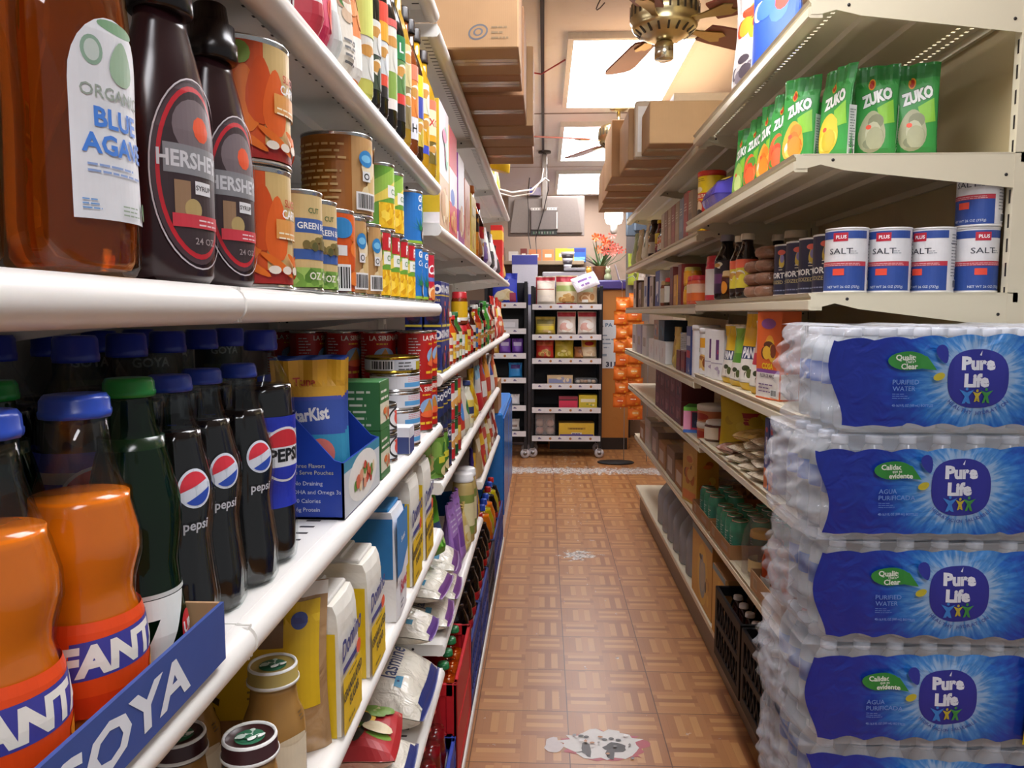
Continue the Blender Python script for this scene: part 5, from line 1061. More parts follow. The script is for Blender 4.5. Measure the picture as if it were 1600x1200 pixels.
# ---- drink powder shelf
z = ZR['drink']+EPS; xf = XR-.04
def zuko_art(pic):
    def f(A, w, h):
        A.rect(-w*.97, 0, w*.97, h*.97, '3a9a44'); A.rect(-w*.97, h*.84, w*.97, h*.97, '2c7e38'); A.ell(-w*.2, h*.8, w*.17, h*.06, 'e8a030'); A.ell(-w*.2, h*.8, w*.12, h*.045, 'b83020')
        A.text('ZUKO', w*.05, h*.66, h*.115, 'f0f4ee', .06, .22, .72, outline=('2c6a34', .1)); A.poly([(w*.1, h*.54), (w*.8, h*.62), (w*.9, h*.38), (w*.3, h*.36)], '8cc840')
        A.ell(-w*.1, h*.3, w*.62, h*.22, pic[0], 22, .2); A.blobs(-w*.7, h*.08, w*.6, h*.48, pic, 9, .4, 2); A.ell(-w*.25, h*.35, w*.13, h*.025, 'f0583c'); A.rect(-w*.97, 0, w*.97, h*.06, '2c8038')
    return f
def zuko(pic, seed):
    def mk():
        o = pouch(.105, .205, .055, zuko_art(pic), '3a9440', seed, .03, wrinkled('3c9a46', .2, .5, 26, '2c7c38'))()
        s = MB(); A = Art(s, lambda u, v, l: (.0475+.006*math.sin(PI*v/.16)+l, u, v)); A.rect(-.012, .005, .012, .115, 'dfe4e0'); A.lines(-.010, .03, .010, .11, 14, '70807c', 2); A.bars(-.009, .006, .009, .026)
        o.append(('facts_panel', s, None)); return o
    return mk
GUA = ['b0b08c', 'a0a480', 'c4c4a4', '8c9070']; ORA = ['f0b040', 'e87c28', 'f0c860', 'e89030', 'd8e0c8']; LIM = ['a8cc60', '88b848', 'd0e090']; PAP = ['e86838', 'f09050', 'd84828', '5c9a3c']; YEL = ['e8c838', 'f0d860', 'c8b030']
zk = [(GUA, .800, 1.742, -.42, 'green drink powder pouch at the near end of its shelf, against the cream panel'), (GUA, .720, 1.752, -.5, 'green drink powder pouch second from the near end, with grey fruit'), (YEL, .641, 1.762, -1.15, 'green drink powder pouch turned sideways with yellow fruit'), (ORA, .583, 1.832, -.85, 'green drink powder pouch at the shelf corner with orange fruit'),
      (PAP, .583, 1.945, -1.1, 'green drink powder pouch with red papaya picture, fifth along'), (ORA, .583, 2.06, -1.15, 'green drink powder pouch with orange fruit, sixth along'), (PAP, .583, 2.19, -1.2, 'green drink powder pouch with red papaya picture, seventh along'), (LIM, .583, 2.32, -1.2, 'green drink powder pouch with lime picture, last of its row')]
for k, (p, X, Y, a, l) in enumerate(zk): place('zuko%s%d' % (p[0], k % 2), zuko(p, k % 2), 'drink_powder_pouch', l, 'pouch', (X, Y, z), a, 'green drink powder pouches', scale=(.86, .86, 1.0))
for k, (p, X, Y) in enumerate(((GUA, .70, 1.90), (ORA, .69, 2.05), (LIM, .69, 2.2))): place('zuko%s%d' % (p[0], k % 2), zuko(p, k % 2), 'drink_powder_pouch', 'green drink powder pouch in the second row, %s from the near end' % ORD[k], 'pouch', (X, Y, z), -.9, 'green drink powder pouches')
place('purp', pillow(.17, .24, .12, wrinkled('4a44a8', .2, .5, 20, '5c50b8'), lambda A, w, h: (A.rect(0, -h*.7, w*.8, h*.2, 'e8c060'), A.blobs(-w*.8, -h*.8, w*.8, h*.8, ['e8d8c0', 'f0c848', '3a3890'], 8, .3)), 3), 'snack_bag', 'slumped purple snack bag between pouches and yellow canister', 'bag', (XR+.085, 2.70, z), 0)
def yc_art(A, w, h, a, c): bg(A, w, a, c, 'e8c41c'); A.ell(0, h*.42, w*.22, h*.13, 'b82c28'); A.ell(-w*.01, h*.42, w*.13, h*.11, 'e8c8a0'); A.ell(-w*.01, h*.33, w*.14, h*.06, '30241c'); A.rect(-w*.28, h*.56, w*.28, h*.66, 'd03c2c'); A.text('ABUELITA', 0, h*.61, h*.05, 'f4e8c8', .03); A.ell(0, h*.72, w*.12, h*.05, 'f0dcb8'); A.lines(-w*.15, h*.86, w*.2, h*.92, 2, '7a5c20')
place('ycan', tube_can(.05, .215, yc_art, 'c8281c', 'c83020'), 'cocoa_canister', 'tall yellow canister with red lid and portrait', 'canister', (XR+.067, 2.945, ZS['drink']+EPS), RR+.25)
z = ZS['drink']+EPS
dk = [(2.93, '8a7050', '6a5038', .17, 'brown sleeve box next to the yellow canister'), (3.03, '9a3830', 'b04038', .18, 'red upright box, first of the row'), (3.13, '707888', '8890a0', .17, 'grey blue upright box'), (3.23, 'a08868', 'b89c78', .17, 'tan upright box'), (3.33, '98504a', 'a85c50', .17, 'brick red upright box'), (3.43, 'b09070', 'c0a080', .17, 'light brown upright box'), (3.53, '8c6048', '9c7058', .17, 'cocoa brown upright box'), (3.63, 'b8a890', 'c8b8a0', .17, 'pale beige upright box')]
for k, (Y, c, c2, h, l) in enumerate(dk): place('dk%d' % k, carton(.088, .13, h, flat(c, ('r', -.7, .2, .7, .5, c2), ('l', -.6, .6, .6, .8, 3, 'e0d4c0')), flat(c2, ('r', -.7, .6, .7, .8, c)), c, top='c8b8a0'), 'drink_mix_box', l+' on the drink shelf', 'box', (XR+.075, Y+.125, z), RR, 'upright boxes on the drink shelf')
for k, Y in enumerate((3.85, 3.92)): place('dkb', sauce(.12, .03, '181210', '141212', lab2((.5, 'e8e0d8'), (.5, 'e08050')), .6), 'sauce_bottle', 'small dark bottle with orange and white label, %s' % ('nearer', 'further')[k], 'bottle', (XR+.04, Y, z), RR, 'small dark bottles')
place('ybt', sauce(.17, .03, '5c1c20', 'd8b828', lab2((.4, '8a2830'), (.3, 'd8c030'), (.3, 'e0c838')), .6), 'sauce_bottle', 'bottle with yellow top and maroon base on the drink shelf', 'bottle', (XR+.04, 4.0, z), RR)
place('dtl', sauce(.2, .035, '382c24', '30241c', lab2((.6, 'c8c0b0'), (.4, '5c4438')), .6), 'sauce_bottle', 'tall dark bottle at the far end of the drink shelf', 'bottle', (XR+.045, 4.25, z), RR)
for k, (Y, c, l) in enumerate(((4.55, 'd8d4c0', 'tall pale bag with dark leaf print'), (4.85, 'c8b890', 'beige bag'), (5.1, '98a070', 'olive bag'))): place('df%d' % k, pouch(.14, .21, .06, flat(c, ('b', -.7, .2, .7, .8, ['7a8058', c, '505838'], 8, .3)), c, k), 'dry_food_bag', l+' at the far end of the drink shelf', 'bag', (XR+.045, Y, z), RR, 'bags at the far end of the drink shelf')
# ---- salt shelf
z = ZR['salt']+EPS
wsalt = tube_can(.0435, .137, art_salt, 'f2f0ee'); dsalt = tube_can(.0415, .134, art_salt_dark, 'e8e4e0')
ws = [(.652, 1.708, 0, -.62, 'white and blue salt canister next to the dark ones, in the front row'), (.743, 1.708, 0, -.66, 'white and blue salt canister second along the shelf end'), (.834, 1.708, 0, -1.05, 'white and blue salt canister third along the shelf end, facts panel turned out'), (.925, 1.708, 0, -.15, 'white and blue salt canister carrying another one on top'), (.925, 1.705, .1376, -1.1, 'white and blue salt canister sitting on top of another')]
for X, Y, dz, a, l in ws: place('wsalt', wsalt, 'salt_canister', l, 'canister', (X, Y, z+dz), a, 'white and blue salt canisters')
for k, X in enumerate((.752, .843, .934)): place('wsalt', wsalt, 'salt_canister', 'white and blue salt canister in the second row, %s from the aisle' % ORD[k], 'canister', (X, 1.80, z), -.6, 'white and blue salt canisters')
for k in range(4): place('dsalt', dsalt, 'salt_canister', 'dark navy salt canister, %s after the white canisters' % ORD[k], 'canister', (.657-.004*k, 1.803+.086*k, z), (-.75, -.68, -.68, -.95)[k], 'dark navy salt canisters')
def panela():
    b = MB(); b.lathe([(.001, 0), (.024, .0), (.036, .008), (.038, .018), (.033, .029), (.018, .034), (.001, .034)], wrinkled('8a5c44', .3, .6, 60, '9c7058'), 24, close=False)
    f = MB(); f.lathe([(.0385, .012), (.0395, .019), (.036, .027)], thin('e8d8c8', .08, .08, .5, 60), 24, close=False)
    return [('sugar_cake', b, None), ('film_wrap', f, None)]
for k in range(4): place('panela', panela, 'brown_sugar_cake', 'round brown sugar cake in the tall pile, %s from the bottom' % ORD[k], 'sugar', (.612, 2.142, z+.0346*k), .3*k, 'round brown sugar cakes')
for k in range(3): place('panela', panela, 'brown_sugar_cake', 'round brown sugar cake in the lower pile, %s from the bottom' % ORD[k], 'sugar', (.604, 2.232, z+.0346*k), .5*k, 'round brown sugar cakes', scale=(.92, .92, 1))
place('bj', jar(.034, .185, '4a3428', 'c8b8a0', lambda A, w, a, c: A.rect(-w*.5, a, w*.5, a+.04, 'a08060'), .022, thin('d8ccc0', .1)), 'sauce_bottle', 'clear jar with beige cap behind the brown sugar cakes', 'jar', (.70, 2.20, z), RR)
sy = sauce(.19, .031, '24140e', 'd8ccb8', lab2((.12, '2a1812'), (.62, 'e0cc40'), (.26, 'e86848')), .55)
for k, (X, Y) in enumerate(((.60, 2.325), (.60, 2.40), (.70, 2.36))): place('sy', sy, 'soy_bottle', 'dark bottle with yellow label and beige cap, %s' % ('nearest the brown sugar', 'next to the honey jar', 'in the row behind')[k], 'bottle', (X, Y, z), RR+.4, 'dark bottles with yellow labels')
place('hon', jar(.036, .09, 'a8641c', 'c8a878', lambda A, w, a, c: A.ell(0, (a+c)/2, .016, .02, 'd88828'), .02, thin('e8b868', .0)), 'honey_jar', 'small amber honey jar before the big dark bottle', 'jar', (.60, 2.49, z), RR+.4)
place('dbt', sauce(.215, .040, '141014', '8c8890', lab2((.3, '3c2840'), (.3, '6a3868'), (.4, '2a2030')), .5), 'sauce_bottle', 'big dark bottle with grey cap beside pink jars', 'bottle', (.61, 2.62, z), RR+.4)
def pink_art(A, w, a, c): A.rect(-w*.9, a, w*.9, c, 'd8404c'); A.rect(-w*.12, a, w*.5, c, 'dcd6d0'); A.rect(-w*.9, a, -w*.2, a+.02, 'e87840'); A.ell(-w*.35, (a+c)/2, w*.1, .03, 'f0e0d0')
pj = jar(.046, .155, 'c83444', 'd83848', pink_art, .03); pj2 = jar(.036, .11, 'd86040', 'd83848', lambda A, w, a, c: (A.rect(-w*.9, a, w*.9, c, 'f0c8a8'), A.rect(-w*.9, a, w*.9, a+.03, 'e87030')), .02)
place('pj', pj, 'creamer_jar', 'large pink jar with pink lid, nearer of the two', 'jar', (.612, 2.745, z), RR+.4, 'large pink jars'); zb_ = ZS['salt']+EPS
place('pj', pj, 'creamer_jar', 'large pink jar with pink lid, further of the two', 'jar', (.650, 2.93, zb_), RR+.4, 'large pink jars')
for k, Y in enumerate((2.925, 3.0, 3.075)): place('pj2', pj2, 'creamer_jar', 'small orange and pink jar, %s after the large pink jars' % ORD[k], 'jar', ((.56+.038), Y if k else 2.912, zb_), RR+.4, 'small pink lidded jars') if k != 0 else None
z = zb_
yj = jar(.036, .075, 'd89820', 'b8a84c', lambda A, w, a, c: A.rect(-w*.9, a, w*.9, c, 'e8a428'), .018)
for k in range(2): place('yj', yj, 'spice_jar', 'squat yellow jar with olive lid, %s of the stacked pair' % ('lower', 'upper')[k], 'jar', (.602, 3.17, z+.0756*k), RR+.4, 'squat yellow jars')
for k, (Y, h, c, c2, l) in enumerate(((3.29, .17, '6c1c18', '8a2820', 'dark red upright box'), (3.40, .13, 'c88c28', 'e8b040', 'ochre carton'), (3.50, .17, '5c1c1a', '74281e', 'maroon upright box'))): place('sb%d' % k, carton(.08, .10, h, flat(c, ('r', -.6, .3, .6, .7, c2)), flat(c2), c), 'grocery_carton', l+' on the salt shelf', 'box', (.62, Y, z), RR, 'upright boxes on the salt shelf')
place('gj', jar(.036, .13, '4a6a34', 'c82c30', lambda A, w, a, c: A.rect(-w*.4, a, w*.4, c, 'e0dcd0'), .02, thin('dce8dc', 0)), 'pickle_jar', 'green pickle jar with red lid on the salt shelf', 'jar', (.60, 3.66, z), RR)
place('cj', jar(.036, .12, '8a4a2c', 'c8a468', lambda A, w, a, c: A.rect(-w*.4, a, w*.4, c, 'c8b8a0'), .02), 'spice_jar', 'brown jar with tan lid on the salt shelf', 'jar', (.60, 3.78, z), RR)
for k, (Y, h, c, c2, l) in enumerate(((4.0, .18, '2c4a98', 'e8e8ec', 'dark blue and white box'), (4.22, .16, 'c8c0b0', '6a5038', 'tan and brown box'), (4.46, .17, 'd8d0c8', '3c4c90', 'white box with blue print'), (4.72, .15, '58382c', 'c0a888', 'dark brown box'), (4.98, .17, 'c8b8a8', '5c4030', 'beige box'))): place('se%d' % k, carton(.14, .10, h, flat(c, ('r', -.6, .3, .6, .7, c2), ('b', -.8, .1, .8, .4, [c2, c], 5, .4)), flat(c2), c), 'grocery_carton', l+' at the far end of the salt shelf', 'box', (.63, Y, z), RR, 'boxes at the far end of the salt shelf')
# ---- flour shelf
z = ZR['flour']+EPS
place('maiz', carton(.115, .055, .225, flat('e06428', ('r', -.96, .02, .96, .34, 'e8e0d8'), ('r', -.96, .3, .96, .34, '8a5098'), ('e', .1, .6, .4, .13, 'e8a030'), ('b', -.6, .42, .7, .72, ['5c2c1c', 'e8b838', '7a3820'], 8, .4), ('e', 0, .86, .6, .06, '8a4a90'), ('t', 'COSA', 0, .38, .06, 'f0d020', .04), ('t', 'FLOR DE MAIZ', 0, .27, .04, '5c4a54', .02, 0, .8), ('l', -.7, .08, .5, .2, 3, '7a5c88'), ('c', .3, .04, .8, .12)), flat('d85c24', ('r', -.9, .02, .9, .3, 'e8e0d8')), 'dc6428'), 'flour_carton', 'bright orange corn flour carton nearest the water packs', 'box', (.60, 1.995, z), RR+.25)
def pan_art(c1, word, band): return flat('e8e2d6', ('r', -.96, .52, .96, .97, c1), ('r', -.96, .4, .96, .56, band), ('t', word, 0, .48, .12, 'f4f4f4', .05, 0, .8), ('b', -.5, .1, .6, .38, ['3a4424', 'e8e2d6', '566030'], 6, .35), ('r', -.96, 0, .96, .1, 'e8c020'))
fl = [(2.115, 'e8b8a0', '', 'c83048', .20, 'pale bag with red diamond next to the orange carton', 'e0d8c8'), (2.225, 'ecb81c', 'PAN', '283868', .225, 'large yellow topped corn flour bag with dark blue band', 'ecb81c'), (2.345, '88b83c', '', '5c9a34', .18, 'green printed white flour bag', 'e8e4d8'), (2.455, 'ecc028', 'PAN', '3c4868', .185, 'smaller yellow topped corn flour bag', 'ecc028')]
for k, (Y, c1, wd, bd, h, l, base) in enumerate(fl): place('fl%d' % k, pouch(.105, h, .075, pan_art(c1, wd, bd), base, k+1, mat=wrinkled(base, .3, .5, 22)), 'flour_bag', l, 'bag', (.607, Y, z), RR+.35, 'flour bags on the right shelf')
for k, Y in enumerate((2.57, 2.67)): place('wf', carton(.08, .06, .165, flat('eceae8', ('r', -.2, .4, .3, .8, '6a3a78'), ('b', -.1, .45, .25, .75, ['c83048', '6a3a78'], 4, .4), ('r', -.9, .32, .9, .34, 'b0a8b8'), ('b', -.6, .06, .6, .3, ['d8d4d8', 'b8a8c0'], 6, .3)), flat('e4e2e0'), 'eceae8'), 'flour_carton', 'white carton with purple print, %s' % ('nearer', 'further')[k], 'box', (.60, Y, z), RR+.3, 'white cartons with purple print')
def wt_art(A, w, h, a, c): bg(A, w, a, c, 'eceae6'); A.rect(-w*.3, h*.6, w*.3, h*.82, 'e8a428'); A.blobs(-w*.3, h*.08, w*.3, h*.5, ['b07038', 'e8c070', '8a4c24'], 8, .4); A.ell(-w*.2, h*.54, w*.08, h*.05, '3c8a48')
place('wtub', tube_can(.042, .16, wt_art, 'f0f0f0', 'f4f4f4'), 'cereal_canister', 'white canister with yellow label on the flour shelf', 'canister', (.605, 2.80, z), RR+.3)
z = ZS['flour']+EPS
place('wcyl', tube_can(.05, .19, lambda A, w, h, a, c: bg(A, w, a, c, 'e8e8ea'), 'f0f0f0', 'f4f4f4'), 'cereal_canister', 'plain white tall canister on the flour shelf', 'canister', (.612, 2.935, z), RR)
place('nvb', carton(.09, .08, .19, flat('40508c', ('r', -.8, .6, .8, .8, 'c8ccd8'), ('r', -.8, .35, .8, .5, 'c84048'), ('b', -.8, .05, .8, .3, ['d8d4d0', '4a5c9c'], 6, .4)), flat('38487c'), '40508c'), 'grocery_carton', 'blue and red striped carton on the flour shelf', 'box', (.61, 3.06, z), RR)
for k, Y in enumerate((3.18, 3.29)): place('drb', carton(.09, .10, .085, flat('6c1c24', ('r', -.6, .2, .6, .6, '8a2c30') if k == 0 else ('r', -.6, .2, .6, .6, 'c84838')), flat('5c1820'), '6c1c24'), 'grocery_carton', 'small dark red carton under the grey tin, %s' % ('nearer', 'further')[k], 'box', (.62, Y, z), RR, 'small dark red cartons')
place('gtin', can(.055, .075, lambda A, w, h, a, c: (bg(A, w, a, c, 'a8a4a0'), A.lines(-w*.4, h*.2, w*.4, h*.8, 6, '78746c'))), 'food_can', 'wide grey tin sitting on the dark red cartons', 'can', (.625, 3.235, z+.0858), RR)
place('gold', pouch(.13, .18, .05, flat('c8ac54', ('b', -.7, .1, .7, .8, ['e0c878', 'a8883c'], 8, .4)), 'c8ac54', 3), 'dry_food_bag', 'gold foil pouch on the flour shelf', 'bag', (.60, 3.46, z), RR)
for k, Y in enumerate((3.72, 3.92, 4.12)):
    place('whb', carton(.17, .12, .105, flat('e4e2e0', ('r', -.05, .3, .05, .7, 'a85c68')), flat('dedcda'), 'e6e4e2'), 'white_carton', 'plain white carton on the far flour shelf, %s from the near end' % ORD[k], 'box', (.63, Y, z), RR, 'plain white cartons')
place('bdk', carton(.18, .11, .10, flat('24384c', ('b', -.8, .1, .8, .9, ['1c5a78', '2c3848', '186888'], 8, .4)), flat('1c2c3c'), '24384c'), 'grocery_carton', 'dark teal carton on top of the white cartons', 'box', (.63, 3.80, z+.1058), RR)
place('brp', carton(.15, .11, .10, flat('b89078', ('b', -.8, .1, .8, .9, ['d8c0b0', '7a88a8', 'c85c3c'], 8, .4)), flat('c8b8a8'), 'd8d0c8'), 'grocery_carton', 'patchwork coloured carton on top of the white cartons', 'box', (.63, 3.98, z+.1058), RR)
for k, (Y, c) in enumerate(((4.4, 'd8d4d0'), (4.65, 'b8b0c0'), (4.9, 'e0dcd4'))): place('ff%d' % k, carton(.18, .12, .17, flat(c, ('r', -.6, .3, .6, .6, 'a89888')), flat(c), c), 'grocery_carton', 'pale carton at the far end of the flour shelf, %s' % ORD[k], 'box', (.63, Y, z), RR, 'pale cartons at the far end')
# ---- snack shelf
z = ZR['snack']+EPS
ob = carton(.038, .16, .19, flat('3c4a8a', ('r', -.9, .02, .9, .3, 'e07c3c'), ('r', -.35, .5, .35, .74, 'd8d8e8'), ('e', 0, .84, .5, .04, 'c85050'), ('e', 0, .4, .5, .05, 'c8c8d8')), flat('3a4888', ('r', -.9, .02, .9, .3, '2c3870'), ('b', -.7, .35, .7, .8, ['8a90b0', '4a5898', '2c3468'], 8, .4)), '3c4a8a')
for k, Y in enumerate((1.985, 2.03)): place('ob', ob, 'mix_carton', 'narrow navy and orange carton on the snack shelf, %s the water packs' % ('nearer to', 'further from')[k], 'box', (.668, Y, z), RR, 'narrow navy and orange cartons')
WB = wrinkled('d8ccb4', .12, .9, 45, 'b8a488')
wbp = pillow(.15, .11, .026, WB, None, 2)
for k, (X, Y, dz, a) in enumerate(((.655, 2.13, 0, .2), (.66, 2.14, .03, -.1), (.665, 2.13, .06, .3), (.66, 2.15, .09, 0), (.66, 2.26, 0, .4), (.67, 2.27, .03, .1), (.665, 2.26, .06, -.2), (.655, 2.39, 0, .3), (.66, 2.40, .03, .2))):
    place('wbp', wbp, 'bean_packet', 'clear packet of pale beans, %s' % ('lowest at the navy cartons', 'second up at the navy cartons', 'third up at the navy cartons', 'topmost at the navy cartons', 'lowest in the middle pile', 'second up in the middle pile', 'topmost in the middle pile', 'lower at the yellow bag', 'upper at the yellow bag')[k], 'packet', (X, Y, z+dz), a, 'clear packets of pale beans')
place('brp2', pillow(.15, .11, .04, wrinkled('8a5c4c', .15, .8, 40, 'a87c68'), None, 5), 'bean_packet', 'clear packet of reddish beans before the yellow bag', 'packet', (.655, 2.52, z), .3)
place('ypk', pillow(.14, .10, .036, wrinkled('d8b048', .12, .8, 30, 'e8d090'), None, 4), 'snack_packet', 'shiny yellow and white packet on top of the bean pile', 'packet', (.67, 2.40, z+.064), .5)
place('yelb', pouch(.20, .20, .10, flat('d8b81c', ('r', -.4, .42, .4, .62, 'b02c24'), ('l', -.3, .48, .3, .56, 2, 'e8a040'), ('b', -.9, .3, .9, .95, ['c8a418', 'd8b81c', 'e0c430'], 12, .2)), 'd4b41c', 4, mat=wrinkled('d4b41c', .3, .4, 18)), 'cereal_bag', 'large yellow bag with red label on the snack shelf', 'bag', (.71, 2.66, z), -.25)
place('rtub', jar(.05, .075, 'd8c8b8', 'e8e4e0', lambda A, w, a, c: (A.rect(-w*.9, a, w*.9, c, 'c84048'), A.rect(-w*.2, a, w*.3, c, 'e8d8c0')), .015, thin('e8dcd0', .05)), 'snack_tub', 'clear round tub with red print below the yellow bag', 'tub', (.64, 2.815, z), RR+.4)
z = ZS['snack']+EPS
tb = tube_can(.062, .06, lambda A, w, h, a, c: (bg(A, w, a, c, 'c87848'), A.ell(0, h*.4, w*.2, h*.22, 'a83828'), A.rect(-w, h*.75, w, c, 'e8d8c0')), 'd8c0a0', 'ece8e0')
for k in range(2): place('tb', tb, 'snack_tub', 'round orange tub with white lid, %s of two' % ('lower', 'upper')[k], 'tub', (.655, 2.965, z+.068*k), RR+.4, 'round orange tubs')
place('colb', carton(.17, .12, .105, flat('d8486c', ('r', -.6, .2, .6, .8, '2c3050'), ('b', -.5, .25, .5, .75, ['803848', 'e8a030', '3c4878', 'c84838'], 9, .3), ('r', -1, .85, 1, 1, '78c850'), ('r', -1, 0, 1, .12, '4878d0'), ('r', -1, .12, -.65, .85, 'f0a0c0')), flat('c84870', ('r', -.8, .2, .8, .8, '6a50b0')), '58b848'), 'candy_box', 'rainbow coloured candy box on the snack shelf', 'box', (.67, 3.16, z), -.35)
for k in range(10):
    q = k % 5; up = k//5
    place('mar%d' % (k % 2), carton(.15, .14, .105, flat('7a3434' if k % 2 else '6a2c30', ('r', -.5, .2, .5, .7, ('a87870', '4c3a38')[k % 2]), ('b', -.7, .1, .7, .9, ['8a4444', '5c2828', 'a06058'], 7, .3)), flat('682c2c'), '703030'), 'cookie_box', 'maroon cookie box, %s in the %s layer' % (ORD[q], ('lower', 'upper')[up]), 'box', (.66, 3.38+.153*q, z+.1056*up), RR, 'maroon cookie boxes')
# ---- can shelf
z = ZR['can']+EPS
def tray2(lx, ly, h, col):
    def mk():
        b = MB(); t = .003; c = cardboard(col); b.box(-lx/2, -ly/2, 0, lx/2, ly/2, t, c)
        for s in (-1, 1): b.box(-lx/2, s*ly/2, t, lx/2, s*(ly/2-t), h, c); b.box(s*lx/2, -ly/2+t, t, s*(lx/2-t), ly/2-t, h, c)
        l = MB(); A = Art(l, front(-ly/2)); A.bars(-lx*.4, h*.2, -lx*.25, h*.8, '8a7050', 'b89870'); A.rect(lx*.1, h*.3, lx*.4, h*.7, '98785a'); return [('tray', b, None), ('printed_marks', l, None)]
    return mk
def soda_can(c, c2):
    def mk():
        b = MB(); b.lathe([(.02, .002), (.025, 0), (.033, .01), (.033, .105), (.0275, .118), (.0272, .1215)], ink(c, .25, .5, .2), 28); t = MB(); t.lathe([(.0278, .118), (.028, .1225), (.0262, .1225), (.025, .1195), (.001, .1195)], STEEL, 28); t.box(-.008, -.014, .1196, .008, .004, .1212, STEEL)
        l = MB(); A = Art(l, wrap(.033), su=.005); A.rect(-.09, .03, .09, .085, c2); A.lines(-.02, .04, .02, .075, 4, 'd8e8e0'); return [('can_body', b, None), ('can_top', t, None), ('printed_wrap', l, None)]
    return mk
mint = soda_can('58b090', '4a9a80')
for tr, (Y0_, n) in enumerate(((2.60, 4),)):
    place('tr', tray2(.31, .30, .05, 'a87c50'), 'cardboard_tray', 'low cardboard tray of mint green cans', 'tray', (.635+.145, 2.715, z), RR)
    for k in range(4):
        for j in range(3): place('mint', mint, 'drink_can', 'mint green drink can in the nearer tray, %s of the %s row' % (ORD[k], ('aisle', 'middle', 'back')[j]), 'can', (.675+.07*j, 2.61+.07*k, z+.0036), RR, 'mint green drink cans')
zS_ = ZS['can']+EPS
place('tr', tray2(.31, .30, .05, 'a87c50'), 'cardboard_tray', 'second low cardboard tray, further along, with mint cans', 'tray', (.635+.145, 3.06, zS_), RR)
for k in range(3):
    for j in range(2): place('mint', mint, 'drink_can', 'mint green drink can in the further tray, %s of the %s row' % (ORD[k], ('aisle', 'back')[j]), 'can', (.675+.07*j, 2.96+.08*k, zS_+.0036), RR, 'mint green drink cans')
oj = jar(.04, .165, 'd05a24', 'c8a068', lambda A, w, a, c: A.rect(-w*.6, a, w*.6, a+.05, 'e0d8d0'), .018, thin('f4e0d0', 0))
for k, (X, Y) in enumerate(((.685, 2.06), (.685, 2.15), (.685, 2.24))): place('oj', bottle([(.02, .001), (.036, 0), (.04, .006), (.04, .10), (.034, .125), (.022, .14), (.021, .15)], thin('f4e4d8', 0), (.023, .143, .162), ink('c88048', .3), lambda A, P: A.rect(-.05, .012, .05, .055, 'e0d8d0'), .13, ink('cc5a28', .2)), 'juice_bottle', 'orange juice bottle in the small tray, %s' % ('nearest the red box', 'in the middle', 'furthest from the red box')[k], 'bottle', (X, Y, z+.0036), RR, 'small orange juice bottles')
place('tr2', tray2(.30, .12, .06, 'b08a62'), 'cardboard_tray', 'small cardboard tray of orange juice bottles', 'tray', (.69, 2.15, z), RR)
place('cw', jar(.04, .15, 'b8843c', 'd8b048', lambda A, w, a, c: A.rect(-w*.5, a, w*.5, a+.04, 'e8d090'), .022, thin('f0f0f0', .0)), 'honey_jar', 'jar with gold lid wrapped in crinkled clear plastic', 'jar', (.69, 2.40, z), RR)
place('cwf', lambda: [('plastic_wrap', (lambda b: (b.lathe([(.047, .0), (.058, .01), (.056, .06), (.06, .1), (.052, .15), (.035, .185), (.04, .2)], thin('ffffff', .06, .12, 1., 40), 24, flute=.08, nf=7, close=False), b)[1])(MB()), None)], 'plastic_wrap', 'crinkled clear plastic bag around the gold lidded jar', 'wrap', (.692, 2.40, z), 0)
place('redb', carton(.06, .05, .21, flat('d04a2c', ('r', -.8, .6, .8, .8, 'e86840')), flat('c84428'), 'cc4a2c'), 'grocery_carton', 'tall orange red carton beside the water packs on the can shelf', 'box', (.70, 1.955, z), RR)
place('jt', carton(.16, .10, .26, flat('d8b040', ('b', -.8, .3, .8, .95, ['c8741c', 'e8c050', '8a5c20', 'd88830'], 10, .3), ('r', -.9, .05, .9, .2, 'e0883c')), flat('c89838', ('b', -.8, .1, .8, .9, ['d87830', 'b86420', 'e8c858'], 10, .3)), 'd0a03c'), 'cereal_box', 'yellow and orange box behind the mint cans', 'box', (.69, 3.36, zS_), RR+.2)
def ctub():
    b = MB(); b.lathe([(.06, .001), (.085, 0), (.09, .004), (.095, .11)], thin('e8e4dc', .12, .15), 28, close=False); b.lathe([(.001, .001), (.085, .001)], thin('e8e4dc', .12, .15), 28, close=False); l = MB(); l.lathe([(.097, .105), (.1, .108), (.1, .118), (.09, .122), (.001, .122)], thin('f0f0ec', .35, .2), 28, close=False); c = MB(); c.lathe([(.001, .004), (.08, .004), (.086, .07), (.001, .075)], noodle('a87848', ['8a5c34', 'c89860', '704828'], 60), 20, close=False)
    return [('tub', b, None), ('lid', l, None), ('contents', c, None)]
place('ctub', ctub, 'plastic_tub', 'milky plastic tub with lid behind the mint cans', 'tub', (.862, 3.40, zS_), 0)
for k, (Y, h, c) in enumerate(((3.60, .12, 'a87c50'), (3.86, .15, '98806c'), (4.14, .13, 'b08a62'), (4.42, .16, '9a8a80'), (4.72, .18, 'c0b8a8'), (4.98, .12, 'a87c50'))): place('fb%d' % k, case(.24, .16, h, [('r', -.08, h*.2, .06, h*.7, 'c8b8a8')], c), 'cardboard_box', 'small cardboard box on the far can shelf, %s after the yellow and orange box' % ORD[k], 'box', (.72, Y, zS_+.0008), RR, 'small boxes on the far can shelf')
